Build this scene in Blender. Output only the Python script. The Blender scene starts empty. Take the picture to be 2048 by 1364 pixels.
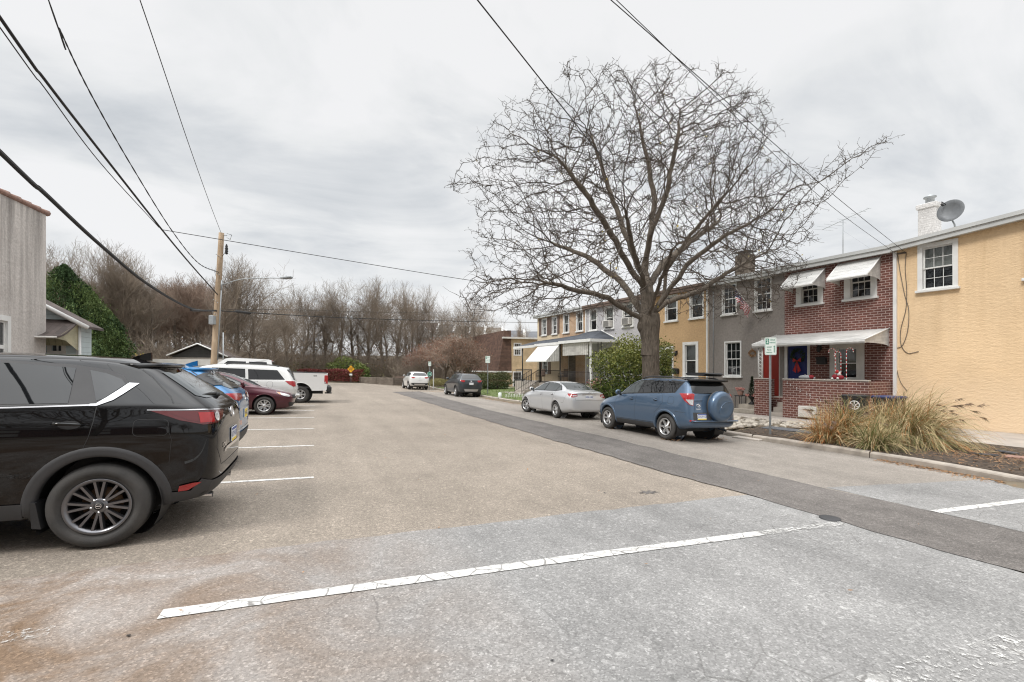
import bpy, math, random
import numpy as np
from mathutils import Vector, Matrix
from mathutils.bvhtree import BVHTree
from mathutils.kdtree import KDTree
from mathutils.geometry import delaunay_2d_cdt

random.seed(7); RNG = np.random.default_rng(7)
scene = bpy.context.scene
COL = scene.collection
pi = math.pi

# ------------------------------------------------------------------ site frame
# World X runs across the street (towards the row houses), Y along the street,
# Z up.  The camera stands at the origin, 1.57 m above the asphalt.
CH = 1.57
CA, SA = .9177, .3973              # camera heading relative to the street
F, Y0 = 910.0, 736.0               # focal length and horizon in photo pixels
HA = math.radians(4.85)            # the row houses are turned a little to the street
HC, HS = math.cos(HA), math.sin(HA)
HP = 19.7                          # distance of the row's facade plane

def road(p, s):
    s2 = s if s < 8 else 8 + 6*(1-math.exp(-(s-8)/6))
    return -.035*p - .009*s2

KERB = [(8.6, -9), (9.3, -4), (9.9, -1), (10.4, 1.2), (10.95, 3.6), (11.35, 5.2), (11.5, 6.6), (11.53, 10), (11.45, 15),
        (11.2, 21), (10.95, 28), (10.8, 36), (10.8, 44), (11.2, 49), (12.5, 54), (16, 58)]
def kerb_p(s):
    return float(np.interp(s, [k[1] for k in KERB], [k[0] for k in KERB]))

def terrain(p, s):
    k = kerb_p(s)
    if p > k:
        top = road(k, s)+.12
        t = min(1, (p-k)/5.5)
        z = top*(1-t) + (-.41)*t
    else:
        z = road(max(p, -60), s)
    if s > 68: z += 7*(1-math.cos(min(1, (s-68)/90)*pi))/2
    return z

def at(x, y, Y):
    """point seen at photo pixel (x, y), Y metres in front of the camera"""
    X = (x-1024)/F*Y; Z = CH+(Y0-y)/F*Y
    return Vector((CA*X+SA*Y, -SA*X+CA*Y, Z))

def gp(x, y, h=None):
    h = h or terrain
    lo, hi = .5, 300.
    for _ in range(60):
        m = (lo+hi)/2; q = at(x, y, m)
        if q.z > h(q.x, q.y): lo = m
        else: hi = m
    return at(x, y, lo)

def hw(x, y, P=HP):
    """(along, z) on the plane P metres out in the house frame"""
    u = (x-1024)/F
    Y = P/(.8809*u+.4734)
    return Y*(.8809-.4734*u), CH+(Y0-y)/F*Y

# ------------------------------------------------------------------ mesh helper
class MB:
    def __init__(self): self.v = []; self.f = []; self.m = []; self.s = []
    def add(self, V, Fs, mat=0, smooth=False, M=None):
        o = len(self.v)
        for p in V:
            p = Vector(p)
            self.v.append(tuple(M @ p) if M is not None else tuple(p))
        for fc in Fs:
            self.f.append(tuple(o+i for i in fc)); self.m.append(mat); self.s.append(smooth)
        return self
    def box(self, x0, x1, y0, y1, z0, z1, mat=0, M=None):
        V = [(x0,y0,z0),(x1,y0,z0),(x1,y1,z0),(x0,y1,z0),(x0,y0,z1),(x1,y0,z1),(x1,y1,z1),(x0,y1,z1)]
        return self.add(V, [(3,2,1,0),(4,5,6,7),(0,1,5,4),(1,2,6,5),(2,3,7,6),(3,0,4,7)], mat, False, M)
    def bbox(self, x0, x1, y0, y1, z0, z1, b=.01, mat=0, M=None):
        """box with chamfered vertical and top edges"""
        def ring(x0,x1,y0,y1,z,b):
            return [(x0+b,y0,z),(x1-b,y0,z),(x1,y0+b,z),(x1,y1-b,z),(x1-b,y1,z),(x0+b,y1,z),(x0,y1-b,z),(x0,y0+b,z)]
        V = ring(x0+b,x1-b,y0+b,y1-b,z0,b)+ring(x0,x1,y0,y1,z0+b,b)+ring(x0,x1,y0,y1,z1-b,b)+ring(x0+b,x1-b,y0+b,y1-b,z1,b)
        Fs = []
        for k in range(3):
            for i in range(8):
                j = (i+1) % 8
                Fs.append((k*8+i, k*8+j, k*8+8+j, k*8+8+i))
        Fs += [tuple(range(7,-1,-1)), tuple(range(24,32))]
        return self.add(V, Fs, mat, False, M)
    def tube(self, pts, r, n=8, mat=0, caps=True, smooth=True, M=None):
        pts = [Vector(p) for p in pts]; k = len(pts)
        rs = r if isinstance(r, (list, tuple)) else [r]*k
        V = []; Fs = []; ref = None
        for i, p in enumerate(pts):
            d = (pts[min(i+1,k-1)]-pts[max(i-1,0)])
            if d.length < 1e-9: d = Vector((0,0,1))
            d.normalize()
            if ref is None:
                ref = Vector((0,0,1)) if abs(d.z) < .9 else Vector((1,0,0))
            a = (ref - d*ref.dot(d)).normalized(); ref = a; b = d.cross(a)
            for j in range(n):
                t = 2*pi*j/n
                V.append(p + (a*math.cos(t)+b*math.sin(t))*rs[i])
        for i in range(k-1):
            for j in range(n):
                j2 = (j+1) % n
                Fs.append((i*n+j, i*n+j2, (i+1)*n+j2, (i+1)*n+j))
        if caps: Fs += [tuple(range(n-1,-1,-1)), tuple((k-1)*n+j for j in range(n))]
        return self.add(V, Fs, mat, smooth, M)
    def lathe(self, prof, n=24, mat=0, M=None, smooth=True, closed=False):
        """prof: (r, h) pairs turned about local Z"""
        V = []; Fs = []; k = len(prof)
        for r, h in prof:
            for j in range(n):
                t = 2*pi*j/n; V.append((r*math.cos(t), r*math.sin(t), h))
        for i in range(k-1 if not closed else k):
            i2 = (i+1) % k
            for j in range(n):
                j2 = (j+1) % n
                Fs.append((i*n+j, i*n+j2, i2*n+j2, i2*n+j))
        return self.add(V, Fs, mat, smooth, M)
    def prism(self, poly, h0, h1, mat=0, M=None, smooth=False):
        """2-D polygon (a, b) extruded along local Z from h0 to h1"""
        n = len(poly)
        V = [(a,b,h0) for a,b in poly]+[(a,b,h1) for a,b in poly]
        Fs = [tuple(range(n-1,-1,-1)), tuple(range(n,2*n))]+[(i,(i+1)%n,n+(i+1)%n,n+i) for i in range(n)]
        return self.add(V, Fs, mat, smooth, M)
    def ball(self, c, r, n=8, k=5, mat=0, sc=(1,1,1), M=None, jit=0):
        V = [(c[0],c[1],c[2]-r*sc[2])]; Fs = []
        for i in range(1, k):
            ph = -pi/2+pi*i/k
            for j in range(n):
                t = 2*pi*j/n; q = r*(1+random.uniform(-jit,jit))
                V.append((c[0]+q*sc[0]*math.cos(ph)*math.cos(t), c[1]+q*sc[1]*math.cos(ph)*math.sin(t), c[2]+q*sc[2]*math.sin(ph)))
        V.append((c[0],c[1],c[2]+r*sc[2])); L = len(V)-1
        for j in range(n):
            j2 = (j+1) % n
            Fs.append((0, 1+j2, 1+j)); Fs.append((L, 1+(k-2)*n+j, 1+(k-2)*n+j2))
            for i in range(k-2):
                Fs.append((1+i*n+j, 1+i*n+j2, 1+(i+1)*n+j2, 1+(i+1)*n+j))
        return self.add(V, Fs, mat, True, M)
    def build(self, name, mats, parent=None, off=None):
        me = bpy.data.meshes.new(name)
        V = self.v
        if off is not None: V = [(a-off[0], b-off[1], c-off[2]) for a,b,c in V]
        me.from_pydata(V, [], self.f)
        if not isinstance(mats, (list, tuple)): mats = [mats]
        for m in mats: me.materials.append(m)
        if self.f:
            me.polygons.foreach_set('material_index', self.m)
            me.polygons.foreach_set('use_smooth', self.s)
        me.update()
        o = bpy.data.objects.new(name, me); COL.objects.link(o)
        if parent is not None: o.parent = parent
        return o

def np_mesh(name, V, Fq, mats, parent=None, midx=None, smooth=False):
    """mesh from numpy arrays; Fq is (n,3) or (n,4)"""
    me = bpy.data.meshes.new(name)
    V = np.asarray(V, dtype=np.float32); Fq = np.asarray(Fq, dtype=np.int32)
    n, k = Fq.shape
    me.vertices.add(len(V)); me.vertices.foreach_set('co', V.ravel())
    me.loops.add(n*k); me.loops.foreach_set('vertex_index', Fq.ravel())
    me.polygons.add(n); me.polygons.foreach_set('loop_start', np.arange(0, n*k, k, dtype=np.int32))
    me.polygons.foreach_set('loop_total', np.full(n, k, dtype=np.int32))
    if not isinstance(mats, (list, tuple)): mats = [mats]
    for m in mats: me.materials.append(m)
    if midx is not None: me.polygons.foreach_set('material_index', np.asarray(midx, dtype=np.int32))
    me.polygons.foreach_set('use_smooth', np.full(n, smooth, dtype=bool))
    me.update(calc_edges=True); me.validate()
    o = bpy.data.objects.new(name, me); COL.objects.link(o)
    if parent is not None: o.parent = parent
    return o

def tag(o, label, cat, group=None, kind=None):
    o['label'] = label; o['category'] = cat
    if group: o['group'] = group
    if kind: o['kind'] = kind
    return o
def thing(name, label, cat, loc=(0,0,0), rotz=0, group=None):
    o = bpy.data.objects.new(name, None); COL.objects.link(o)
    o.location = loc; o.rotation_euler = (0,0,rotz); o.empty_display_size = .2
    return tag(o, label, cat, group)
def struct(o, label=None):
    o['kind'] = 'structure'
    if label: o['label'] = label
    return o
def dup(root, loc, rotz=0, scale=1, label=None):
    r = root.copy(); COL.objects.link(r); r.location = loc; r.rotation_euler = (0,0,rotz)
    r.scale = (scale,)*3 if not isinstance(scale, tuple) else scale
    if label: r['label'] = label
    for ch in list(root.children):
        c = ch.copy(); COL.objects.link(c); c.parent = r
        for g in list(ch.children):
            d = g.copy(); COL.objects.link(d); d.parent = c
    return r

# ------------------------------------------------------------------ materials
def node(nt, typ, ins=None, **props):
    n = nt.nodes.new(typ)
    for k, v in props.items(): setattr(n, k, v)
    for k, v in (ins or {}).items():
        s = n.inputs[k]
        if isinstance(v, bpy.types.NodeSocket): nt.links.new(v, s)
        else:
            if s.type == 'RGBA' and len(v) == 3: v = (*v, 1)
            s.default_value = v
    return n
def ramp(nt, fac, stops, interp='LINEAR'):
    n = nt.nodes.new('ShaderNodeValToRGB'); nt.links.new(fac, n.inputs[0])
    cr = n.color_ramp; cr.interpolation = interp
    while len(cr.elements) < len(stops): cr.elements.new(.5)
    for e, (p, c) in zip(cr.elements, stops):
        e.position = p
        if not isinstance(c, (tuple, list)): c = (c, c, c)
        e.color = (*c, 1)
    return n.outputs[0]
def mixc(nt, fac, a, b, mode='MIX'):
    n = nt.nodes.new('ShaderNodeMix'); n.data_type = 'RGBA'; n.blend_type = mode
    for i, v in ((0, fac), (6, a), (7, b)):
        s = n.inputs[i]
        if isinstance(v, bpy.types.NodeSocket): nt.links.new(v, s)
        elif i == 0: s.default_value = v
        else: s.default_value = (*v, 1) if len(v) == 3 else v
    return n.outputs[2]
def mth(nt, op, a, b=0.0, clamp=False):
    n = nt.nodes.new('ShaderNodeMath'); n.operation = op; n.use_clamp = clamp
    for i, v in ((0, a), (1, b)):
        if isinstance(v, bpy.types.NodeSocket): nt.links.new(v, n.inputs[i])
        else: n.inputs[i].default_value = v
    return n.outputs[0]
def newmat(name):
    m = bpy.data.materials.new(name); m.use_nodes = True
    nt = m.node_tree; b = nt.nodes['Principled BSDF']
    return m, nt, b
def coords(nt, sc=(1,1,1), rot=(0,0,0)):
    tc = nt.nodes.new('ShaderNodeTexCoord')
    mp = node(nt, 'ShaderNodeMapping', {'Vector': tc.outputs['Object'], 'Scale': sc, 'Rotation': rot})
    return mp.outputs[0]
def noise(nt, co, scale, detail=4, rough=.55, dist=0):
    return node(nt, 'ShaderNodeTexNoise', {'Vector': co, 'Scale': scale, 'Detail': detail, 'Roughness': rough, 'Distortion': dist}).outputs['Fac']
def bump(nt, b, h, strength, dist=.01):
    n = node(nt, 'ShaderNodeBump', {'Height': h, 'Strength': strength, 'Distance': dist})
    nt.links.new(n.outputs[0], b.inputs['Normal'])
def mat(name, col, rough=.6, metal=0., var=.12, vs=4., bp=0., bs=60., coat=0., spec=.5, col2=None, sc=(1,1,1)):
    m, nt, b = newmat(name)
    co = coords(nt, sc)
    n1 = noise(nt, co, vs, 5)
    c2 = col2 if col2 else tuple(min(1, c*(1+var)) for c in col)
    c1 = col if col2 else tuple(c*(1-var) for c in col)
    nt.links.new(ramp(nt, n1, [(.3, c1), (.7, c2)]), b.inputs['Base Color'])
    b.inputs['Roughness'].default_value = rough; b.inputs['Metallic'].default_value = metal
    b.inputs['Coat Weight'].default_value = coat; b.inputs['Coat Roughness'].default_value = .03
    b.inputs['Specular IOR Level'].default_value = spec
    if bp: bump(nt, b, noise(nt, co, bs, 4), bp)
    return m
def paint(name, col, metal=.0, rough=.35, coat=1., dirty=1.):
    m, nt, b = newmat(name)
    co = coords(nt)
    dirt = noise(nt, co, 2.2, 6)
    sep = node(nt, 'ShaderNodeSeparateXYZ', {'Vector': co}).outputs[2]
    low = mth(nt, 'SUBTRACT', .62, sep, True)
    dm = mth(nt, 'MULTIPLY', mth(nt, 'MULTIPLY', low, dirt), .55*dirty, True)
    nt.links.new(mixc(nt, dm, col, (.19, .17, .15)), b.inputs['Base Color'])
    b.inputs['Metallic'].default_value = metal
    b.inputs['Coat Weight'].default_value = coat; b.inputs['Coat Roughness'].default_value = .02; b.inputs['Specular IOR Level'].default_value = .15 if sum(col) > .05 else 0.
    nt.links.new(mth(nt, 'ADD', mth(nt, 'MULTIPLY', dm, .5), rough), b.inputs['Roughness'])
    return m
def asphalt(name, base, contrast=1., dirt=0., crack=0., stain=.2, chip=95., warm=(.26, .21, .17)):
    m, nt, b = newmat(name)
    co = coords(nt)
    vor = node(nt, 'ShaderNodeTexVoronoi', {'Vector': co, 'Scale': chip, 'Randomness': 1.})
    sep = node(nt, 'ShaderNodeSeparateColor', {'Color': vor.outputs['Color']})
    k = contrast
    chips = ramp(nt, sep.outputs[0], [(0., 1-.42*k), (.25, 1-.16*k), (.7, 1+.06*k), (.9, 1+.3*k), (1., 1+.75*k)])
    vor2 = node(nt, 'ShaderNodeTexVoronoi', {'Vector': co, 'Scale': chip*.36, 'Randomness': 1.})
    sep2 = node(nt, 'ShaderNodeSeparateColor', {'Color': vor2.outputs['Color']})
    chips2 = ramp(nt, sep2.outputs[1], [(0., 1-.2*k), (.15, 1.), (.88, 1.), (1., 1+.5*k)])
    trk = ramp(nt, noise(nt, coords(nt, (1.5, .10, 1)), 1., 4, .6), [(.3, 1-stain*.8), (.7, 1+stain*.5)])
    big = ramp(nt, noise(nt, co, .33, 5, .6), [(.3, 1-stain), (.7, 1+stain*.7)])
    mid = ramp(nt, noise(nt, co, 2.7, 6, .65), [(.3, 1-stain*.6), (.7, 1+stain*.5)])
    c = mixc(nt, 1, base, chips, 'MULTIPLY'); c = mixc(nt, 1, c, chips2, 'MULTIPLY')
    c = mixc(nt, 1, c, big, 'MULTIPLY'); c = mixc(nt, 1, c, mid, 'MULTIPLY'); c = mixc(nt, 1, c, trk, 'MULTIPLY')
    if dirt:
        px = node(nt, 'ShaderNodeSeparateXYZ', {'Vector': co})
        edge = node(nt, 'ShaderNodeMapRange', {'Value': px.outputs[0], 'From Min': 1.4, 'From Max': -1.6}); edge.clamp = True
        d = ramp(nt, noise(nt, co, 1.1, 7, .65, .6), [(.38, 0), (.60, 1)])
        d = mth(nt, 'MULTIPLY', mth(nt, 'MULTIPLY', d, edge.outputs[0]), dirt, True)
        haze = mth(nt, 'MULTIPLY', edge.outputs[0], .55*dirt)
        c = mixc(nt, haze, c, mixc(nt, 1, (.36, .305, .265), chips, 'MULTIPLY'))
        c = mixc(nt, d, c, mixc(nt, 1, (.17, .115, .075), chips, 'MULTIPLY'))
    if crack:
        dco = node(nt, 'ShaderNodeMix', {0: .09}); dco.data_type = 'RGBA'
        ns = node(nt, 'ShaderNodeTexNoise', {'Vector': co, 'Scale': 3., 'Detail': 4})
        nt.links.new(co, dco.inputs[6]); nt.links.new(ns.outputs['Color'], dco.inputs[7])
        ve = node(nt, 'ShaderNodeTexVoronoi', {'Vector': dco.outputs[2], 'Scale': 2.6}, feature='DISTANCE_TO_EDGE')
        ln = ramp(nt, ve.outputs['Distance'], [(.0, 1), (.018, 0)])
        mk = ramp(nt, noise(nt, co, .45, 3), [(.50, 0), (.62, 1)])
        c = mixc(nt, mth(nt, 'MULTIPLY', mth(nt, 'MULTIPLY', ln, mk), crack), c, (.07, .065, .06))
    nt.links.new(c, b.inputs['Base Color'])
    b.inputs['Roughness'].default_value = .9; b.inputs['Specular IOR Level'].default_value = .25
    bump(nt, b, mth(nt, 'ADD', vor.outputs['Distance'], noise(nt, co, 40, 4)), .35, .006)
    return m
def line_paint(name, wear=.4, under=(.25, .25, .25)):
    m, nt, b = newmat(name)
    co = coords(nt)
    w1 = ramp(nt, noise(nt, co, 26, 8, .72), [(.60-.25*wear, 0), (.74-.25*wear, 1)])
    w2 = ramp(nt, noise(nt, co, 1.6, 3), [(.3, .25), (.65, 1)])
    dco = node(nt, 'ShaderNodeMix', {0: .06}); dco.data_type = 'RGBA'
    ns = node(nt, 'ShaderNodeTexNoise', {'Vector': co, 'Scale': 6., 'Detail': 4})
    nt.links.new(co, dco.inputs[6]); nt.links.new(ns.outputs['Color'], dco.inputs[7])
    ve = node(nt, 'ShaderNodeTexVoronoi', {'Vector': dco.outputs[2], 'Scale': 4.2}, feature='DISTANCE_TO_EDGE')
    ck = ramp(nt, ve.outputs['Distance'], [(.0, 1), (.010, 1), (.026, 0)])
    wm = mth(nt, 'MULTIPLY', mth(nt, 'MULTIPLY', w1, w2), wear*1.7, True)
    tone = ramp(nt, noise(nt, co, 5, 6), [(.3, (.50, .49, .465)), (.7, (.66, .65, .63))])
    nt.links.new(mixc(nt, mth(nt, 'MULTIPLY', ck, .8), tone, (.17, .16, .15)), b.inputs['Base Color'])
    b.inputs['Roughness'].default_value = .75
    tr = nt.nodes.new('ShaderNodeBsdfTransparent')
    ms = node(nt, 'ShaderNodeMixShader', {0: wm, 1: b.outputs[0], 2: tr.outputs[0]}); nt.links.new(ms.outputs[0], nt.nodes['Material Output'].inputs[0])
    bump(nt, b, mth(nt, 'SUBTRACT', noise(nt, co, 90, 4), ck), .08, .003)
    return m
def brick_mat(name, c1, c2, mortar, bw=.215, bh=.085, mo=.011, axis='YZ'):
    m, nt, b = newmat(name)
    tc = nt.nodes.new('ShaderNodeTexCoord')
    sp = node(nt, 'ShaderNodeSeparateXYZ', {'Vector': tc.outputs['Object']})
    cb = node(nt, 'ShaderNodeCombineXYZ', {'X': mth(nt, 'ADD', sp.outputs[1], sp.outputs[0]), 'Y': sp.outputs[2]})
    bt = node(nt, 'ShaderNodeTexBrick', {'Vector': cb.outputs[0], 'Color1': c1, 'Color2': c2, 'Mortar': mortar, 'Scale': 1.,
              'Mortar Size': mo, 'Mortar Smooth': .15, 'Bias': 0., 'Brick Width': bw, 'Row Height': bh})
    n1 = noise(nt, tc.outputs['Object'], 1.3, 6); n2 = noise(nt, tc.outputs['Object'], 22, 4)
    c = mixc(nt, 1, bt.outputs[0], ramp(nt, n1, [(.3, .8), (.7, 1.18)]), 'MULTIPLY')
    c = mixc(nt, 1, c, ramp(nt, n2, [(.3, .82), (.7, 1.15)]), 'MULTIPLY')
    nt.links.new(c, b.inputs['Base Color']); b.inputs['Roughness'].default_value = .85
    bump(nt, b, mth(nt, 'SUBTRACT', mth(nt, 'MULTIPLY', n2, .3), bt.outputs['Fac']), .5, .012)
    return m
def stucco(name, col, rough=.9, coarse=1., streak=0., low=None, horiz=1., sk=(.085, .075, .07), sa=.8, amp=1.):
    m, nt, b = newmat(name)
    co = coords(nt); cs = coords(nt, (1, 1, horiz))
    n1 = noise(nt, co, .55, 6, .6); n2 = noise(nt, cs, 26*coarse, 5, .6); n3 = noise(nt, cs, 7*coarse, 4, .5, .8)
    c = mixc(nt, 1, col, ramp(nt, n1, [(.3, .90), (.7, 1.08)]), 'MULTIPLY')
    c = mixc(nt, 1, c, ramp(nt, n2, [(.3, 1-.14*amp), (.7, 1+.1*amp)]), 'MULTIPLY')
    sp = node(nt, 'ShaderNodeSeparateXYZ', {'Vector': co})
    if streak:
        st = noise(nt, coords(nt, (2.2, 2.2, .16)), 1.6, 5, .65)
        up = node(nt, 'ShaderNodeMapRange', {'Value': sp.outputs[2], 'From Min': streak-5.5, 'From Max': streak}); up.clamp = True
        c = mixc(nt, mth(nt, 'MULTIPLY', ramp(nt, st, [(.40, 0), (.68, 1)]), mth(nt, 'MULTIPLY', up.outputs[0], sa)), c, sk)
    if low:
        z0, z1, lc = low
        lo = node(nt, 'ShaderNodeMapRange', {'Value': mth(nt, 'ADD', sp.outputs[2], mth(nt, 'MULTIPLY', n1, 1.4)), 'From Min': z1+.7, 'From Max': z0+.7}); lo.clamp = True
        c = mixc(nt, mth(nt, 'MULTIPLY', lo.outputs[0], .85), c, lc)
    nt.links.new(c, b.inputs['Base Color']); b.inputs['Roughness'].default_value = rough
    b.inputs['Specular IOR Level'].default_value = .2
    bump(nt, b, mth(nt, 'ADD', n2, mth(nt, 'MULTIPLY', n3, 1.6)), .55, .02)
    return m
def rows(name, col, period, axis=2, depth=.5, rough=.7, var=.15, cell=None, col2=None):
    """courses: siding, shingles, planks - saw profile along one axis"""
    m, nt, b = newmat(name)
    tc = nt.nodes.new('ShaderNodeTexCoord'); ob = tc.outputs['Object']
    sp = node(nt, 'ShaderNodeSeparateXYZ', {'Vector': ob})
    a = mth(nt, 'DIVIDE', sp.outputs[axis], period)
    fr = mth(nt, 'FRACT', a)
    c = mixc(nt, ramp(nt, noise(nt, ob, 3, 5), [(.3, 0), (.7, 1)]), tuple(x*(1-var) for x in col), col2 or tuple(x*(1+var) for x in col))
    if cell:
        row = mth(nt, 'FLOOR', a)
        oth = mth(nt, 'ADD', sp.outputs[0], sp.outputs[1])
        cx = mth(nt, 'FLOOR', mth(nt, 'ADD', mth(nt, 'DIVIDE', oth, cell), mth(nt, 'MULTIPLY', row, .37)))
        wn = node(nt, 'ShaderNodeTexWhiteNoise', {'Vector': node(nt, 'ShaderNodeCombineXYZ', {'X': cx, 'Y': row}).outputs[0]}, noise_dimensions='2D')
        c = mixc(nt, 1, c, ramp(nt, wn.outputs[0], [(0, .72), (1, 1.25)]), 'MULTIPLY')
    c = mixc(nt, ramp(nt, fr, [(0, .75), (.09, 0), (1, 0)]), c, tuple(x*.25 for x in col))
    nt.links.new(c, b.inputs['Base Color']); b.inputs['Roughness'].default_value = rough
    bump(nt, b, mth(nt, 'ADD', fr, mth(nt, 'MULTIPLY', noise(nt, ob, 60, 3), .25)), depth, .02)
    return m
def glass_mat(name, tint=(.03, .035, .04), trans=.35, ior=1.75):
    m, nt, b = newmat(name)
    b.inputs['Base Color'].default_value = (*tint, 1); b.inputs['Roughness'].default_value = .02
    b.inputs['Specular IOR Level'].default_value = .8; b.inputs['IOR'].default_value = ior
    wob = noise(nt, coords(nt), 1.1, 2)
    bump(nt, b, wob, .05, .02)
    if trans > 0:
        tr = node(nt, 'ShaderNodeBsdfTransparent', {'Color': (.72, .76, .76)})
        mx = node(nt, 'ShaderNodeMixShader', {0: trans, 1: b.outputs[0], 2: tr.outputs[0]})
        nt.links.new(mx.outputs[0], nt.nodes['Material Output'].inputs[0])
    return m
def bark(name, c1, c2, sc=(8, 8, 1.6)):
    m, nt, b = newmat(name)
    co = coords(nt, sc)
    n = noise(nt, co, 2.2, 7, .68, .5); n0 = noise(nt, coords(nt), 1.2, 4)
    c = ramp(nt, n, [(.34, c1), (.66, c2)])
    c = mixc(nt, 1, c, ramp(nt, n0, [(.3, .8), (.7, 1.2)]), 'MULTIPLY')
    nt.links.new(c, b.inputs['Base Color']); b.inputs['Roughness'].default_value = .95; b.inputs['Specular IOR Level'].default_value = .15
    bump(nt, b, n, .9, .04)
    return m
def leafmat(name, c1, c2, rough=.6, vs=3., tr=.0):
    m, nt, b = newmat(name)
    co = coords(nt)
    c = ramp(nt, noise(nt, co, vs, 4, .7), [(.32, c1), (.68, c2)])
    g = node(nt, 'ShaderNodeTexWhiteNoise', {'Vector': node(nt, 'ShaderNodeVectorMath', {0: co, 1: (14, 14, 14)}, operation='MULTIPLY').outputs[0]}, noise_dimensions='3D')
    c = mixc(nt, 1, c, ramp(nt, noise(nt, co, 34, 2), [(.3, .6), (.7, 1.45)]), 'MULTIPLY')
    nt.links.new(c, b.inputs['Base Color']); b.inputs['Roughness'].default_value = rough; b.inputs['Specular IOR Level'].default_value = .3
    return m

M = {}
M['asphalt_tan'] = asphalt('asphalt_tan', (.258, .222, .184), .75, 0., .3, .13, 105)
M['asphalt_side'] = asphalt('asphalt_side', (.262, .236, .208), .6, 0., 0., .16, 110)
M['asphalt_grey'] = asphalt('asphalt_grey', (.250, .245, .238), .66, 1.0, .5, .17, 90)
M['asphalt_dark'] = asphalt('asphalt_dark', (.150, .137, .127), .8, 0., 0., .24, 105)
M['line'] = line_paint('line_paint', .38)
M['line_worn'] = line_paint('line_paint_worn', .8, (.27, .265, .26))
M['line_faint'] = line_paint('line_paint_faint', .95, (.26, .258, .256))
M['concrete'] = mat('concrete', (.40, .36, .32), .9, var=.16, vs=1.6, bp=.35, bs=50)
M['kerb'] = mat('kerb_concrete', (.24, .21, .18), .95, vs=2.6, bp=.6, bs=30, col2=(.46, .41, .35))
M['mulch'] = mat('mulch', (.035, .027, .022), 1., vs=9, bp=1., bs=45, col2=(.10, .072, .05))
M['soil'] = mat('soil', (.10, .078, .055), 1., vs=.8, bp=.8, bs=14, col2=(.19, .155, .105))
M['lawn'] = mat('lawn', (.075, .115, .03), .95, vs=2.5, bp=.8, bs=60, col2=(.16, .185, .07))
M['white'] = mat('white_trim', (.72, .72, .70), .55, var=.06, vs=3)
M['offwhite'] = mat('offwhite_metal', (.62, .60, .56), .5, var=.12, vs=2.5)
M['fascia'] = mat('fascia_metal', (.50, .51, .50), .5, var=.08, vs=1.2)
M['gutter_brown'] = mat('brown_fascia', (.17, .12, .095), .6, var=.15)
M['stucco_yellow'] = stucco('stucco_yellow', (.80, .595, .375), coarse=.7, horiz=3., amp=.3, low=(-.4, 1.9, (.78, .61, .43)), streak=5.9, sk=(.50, .33, .17), sa=.35)
M['stucco_tan'] = stucco('stucco_tan', (.55, .375, .21), coarse=.45)
M['stucco_grey'] = stucco('stucco_grey', (.255, .232, .212), coarse=.45)
M['stucco_light'] = stucco('stucco_light', (.50, .49, .50), coarse=.5)
M['cream_wall'] = stucco('cream_wall', (.66, .55, .39), coarse=.6)
M['peach_brick'] = brick_mat('peach_brick', (.50, .33, .20), (.44, .28, .17), (.58, .47, .36))
M['brick'] = brick_mat('red_brick', (.172, .066, .050), (.122, .046, .037), (.43, .33, .295), .24, .092, .0105)
M['stucco_white'] = stucco('stucco_white', (.60, .56, .525), coarse=.55, streak=6.4)
M['glass'] = glass_mat('window_glass', trans=.62)
M['glass_dark'] = glass_mat('window_glass_dark', (.02, .022, .025), .12)
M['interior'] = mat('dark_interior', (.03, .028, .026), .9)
M['curtain'] = mat('curtain', (.62, .60, .56), .9, var=.12, vs=8, sc=(1, 9, 1))
M['blind'] = mat('blind', (.34, .33, .31), .9, var=.1, vs=2)
M['black'] = mat('black_plastic', (.018, .018, .019), .55, var=.2, vs=8)
M['black_iron'] = mat('black_iron', (.022, .021, .021), .5)
M['rubber'] = mat('tyre_rubber', (.035, .034, .033), .82, vs=6, bp=.3, bs=120, col2=(.062, .058, .054))
M['cladding'] = mat('grey_cladding', (.042, .042, .044), .6, var=.15, vs=3)
M['chrome'] = mat('chrome', (.75, .75, .76), .12, 1.)
M['dish'] = mat('dish_grey', (.17, .18, .19), .5, .1)
M['satin'] = mat('satin_chrome', (.50, .50, .51), .22, 1.)
M['alloy'] = mat('alloy_silver', (.55, .55, .55), .32, .85, var=.06)
M['alloy_dark'] = mat('alloy_gunmetal', (.19, .19, .20), .3, .9, var=.08)
M['brake'] = mat('brake_disc', (.20, .12, .07), .6, .7, var=.3, vs=20)
M['car_glass'] = glass_mat('car_glass', (.008, .009, .010), 0, 1.48)
M['car_glass_clear'] = glass_mat('car_glass_clear', (.04, .048, .048), 0, 1.55)
M['red_lamp'] = mat('red_lens', (.36, .012, .014), .12, coat=1., var=.15, vs=12)
M['dark_red_lamp'] = mat('dark_red_lens', (.10, .008, .010), .1, coat=1.)
M['clear_lamp'] = mat('clear_lens', (.55, .55, .55), .12, .3, coat=1., var=.25, vs=30)
M['amber'] = mat('amber_lens', (.65, .22, .03), .2, coat=1.)
M['plate_w'] = mat('plate_white', (.70, .71, .72), .5, var=.04)
M['plate_y'] = mat('plate_yellow', (.80, .58, .06), .5, var=.04)
M['plate_b'] = mat('plate_blue', (.05, .09, .30), .5, var=.04)
M['galv'] = mat('galvanised_steel', (.36, .38, .39), .5, .6, var=.15, vs=5)
M['wood_pole'] = bark('pole_wood', (.34, .24, .155), (.50, .39, .28), (14, 14, .5))
M['dark_wood'] = bark('weathered_timber', (.115, .095, .078), (.25, .215, .18), (.8, .8, 12))
M['cable'] = mat('cable', (.022, .021, .021), .7)
M['shingle_dark'] = rows('dark_shingle', (.055, .062, .075), .14, 1, .4, .85, cell=.3)
M['shingle_brown'] = rows('brown_shingle', (.115, .066, .048), .21, 2, .7, .85, cell=.34)
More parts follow.
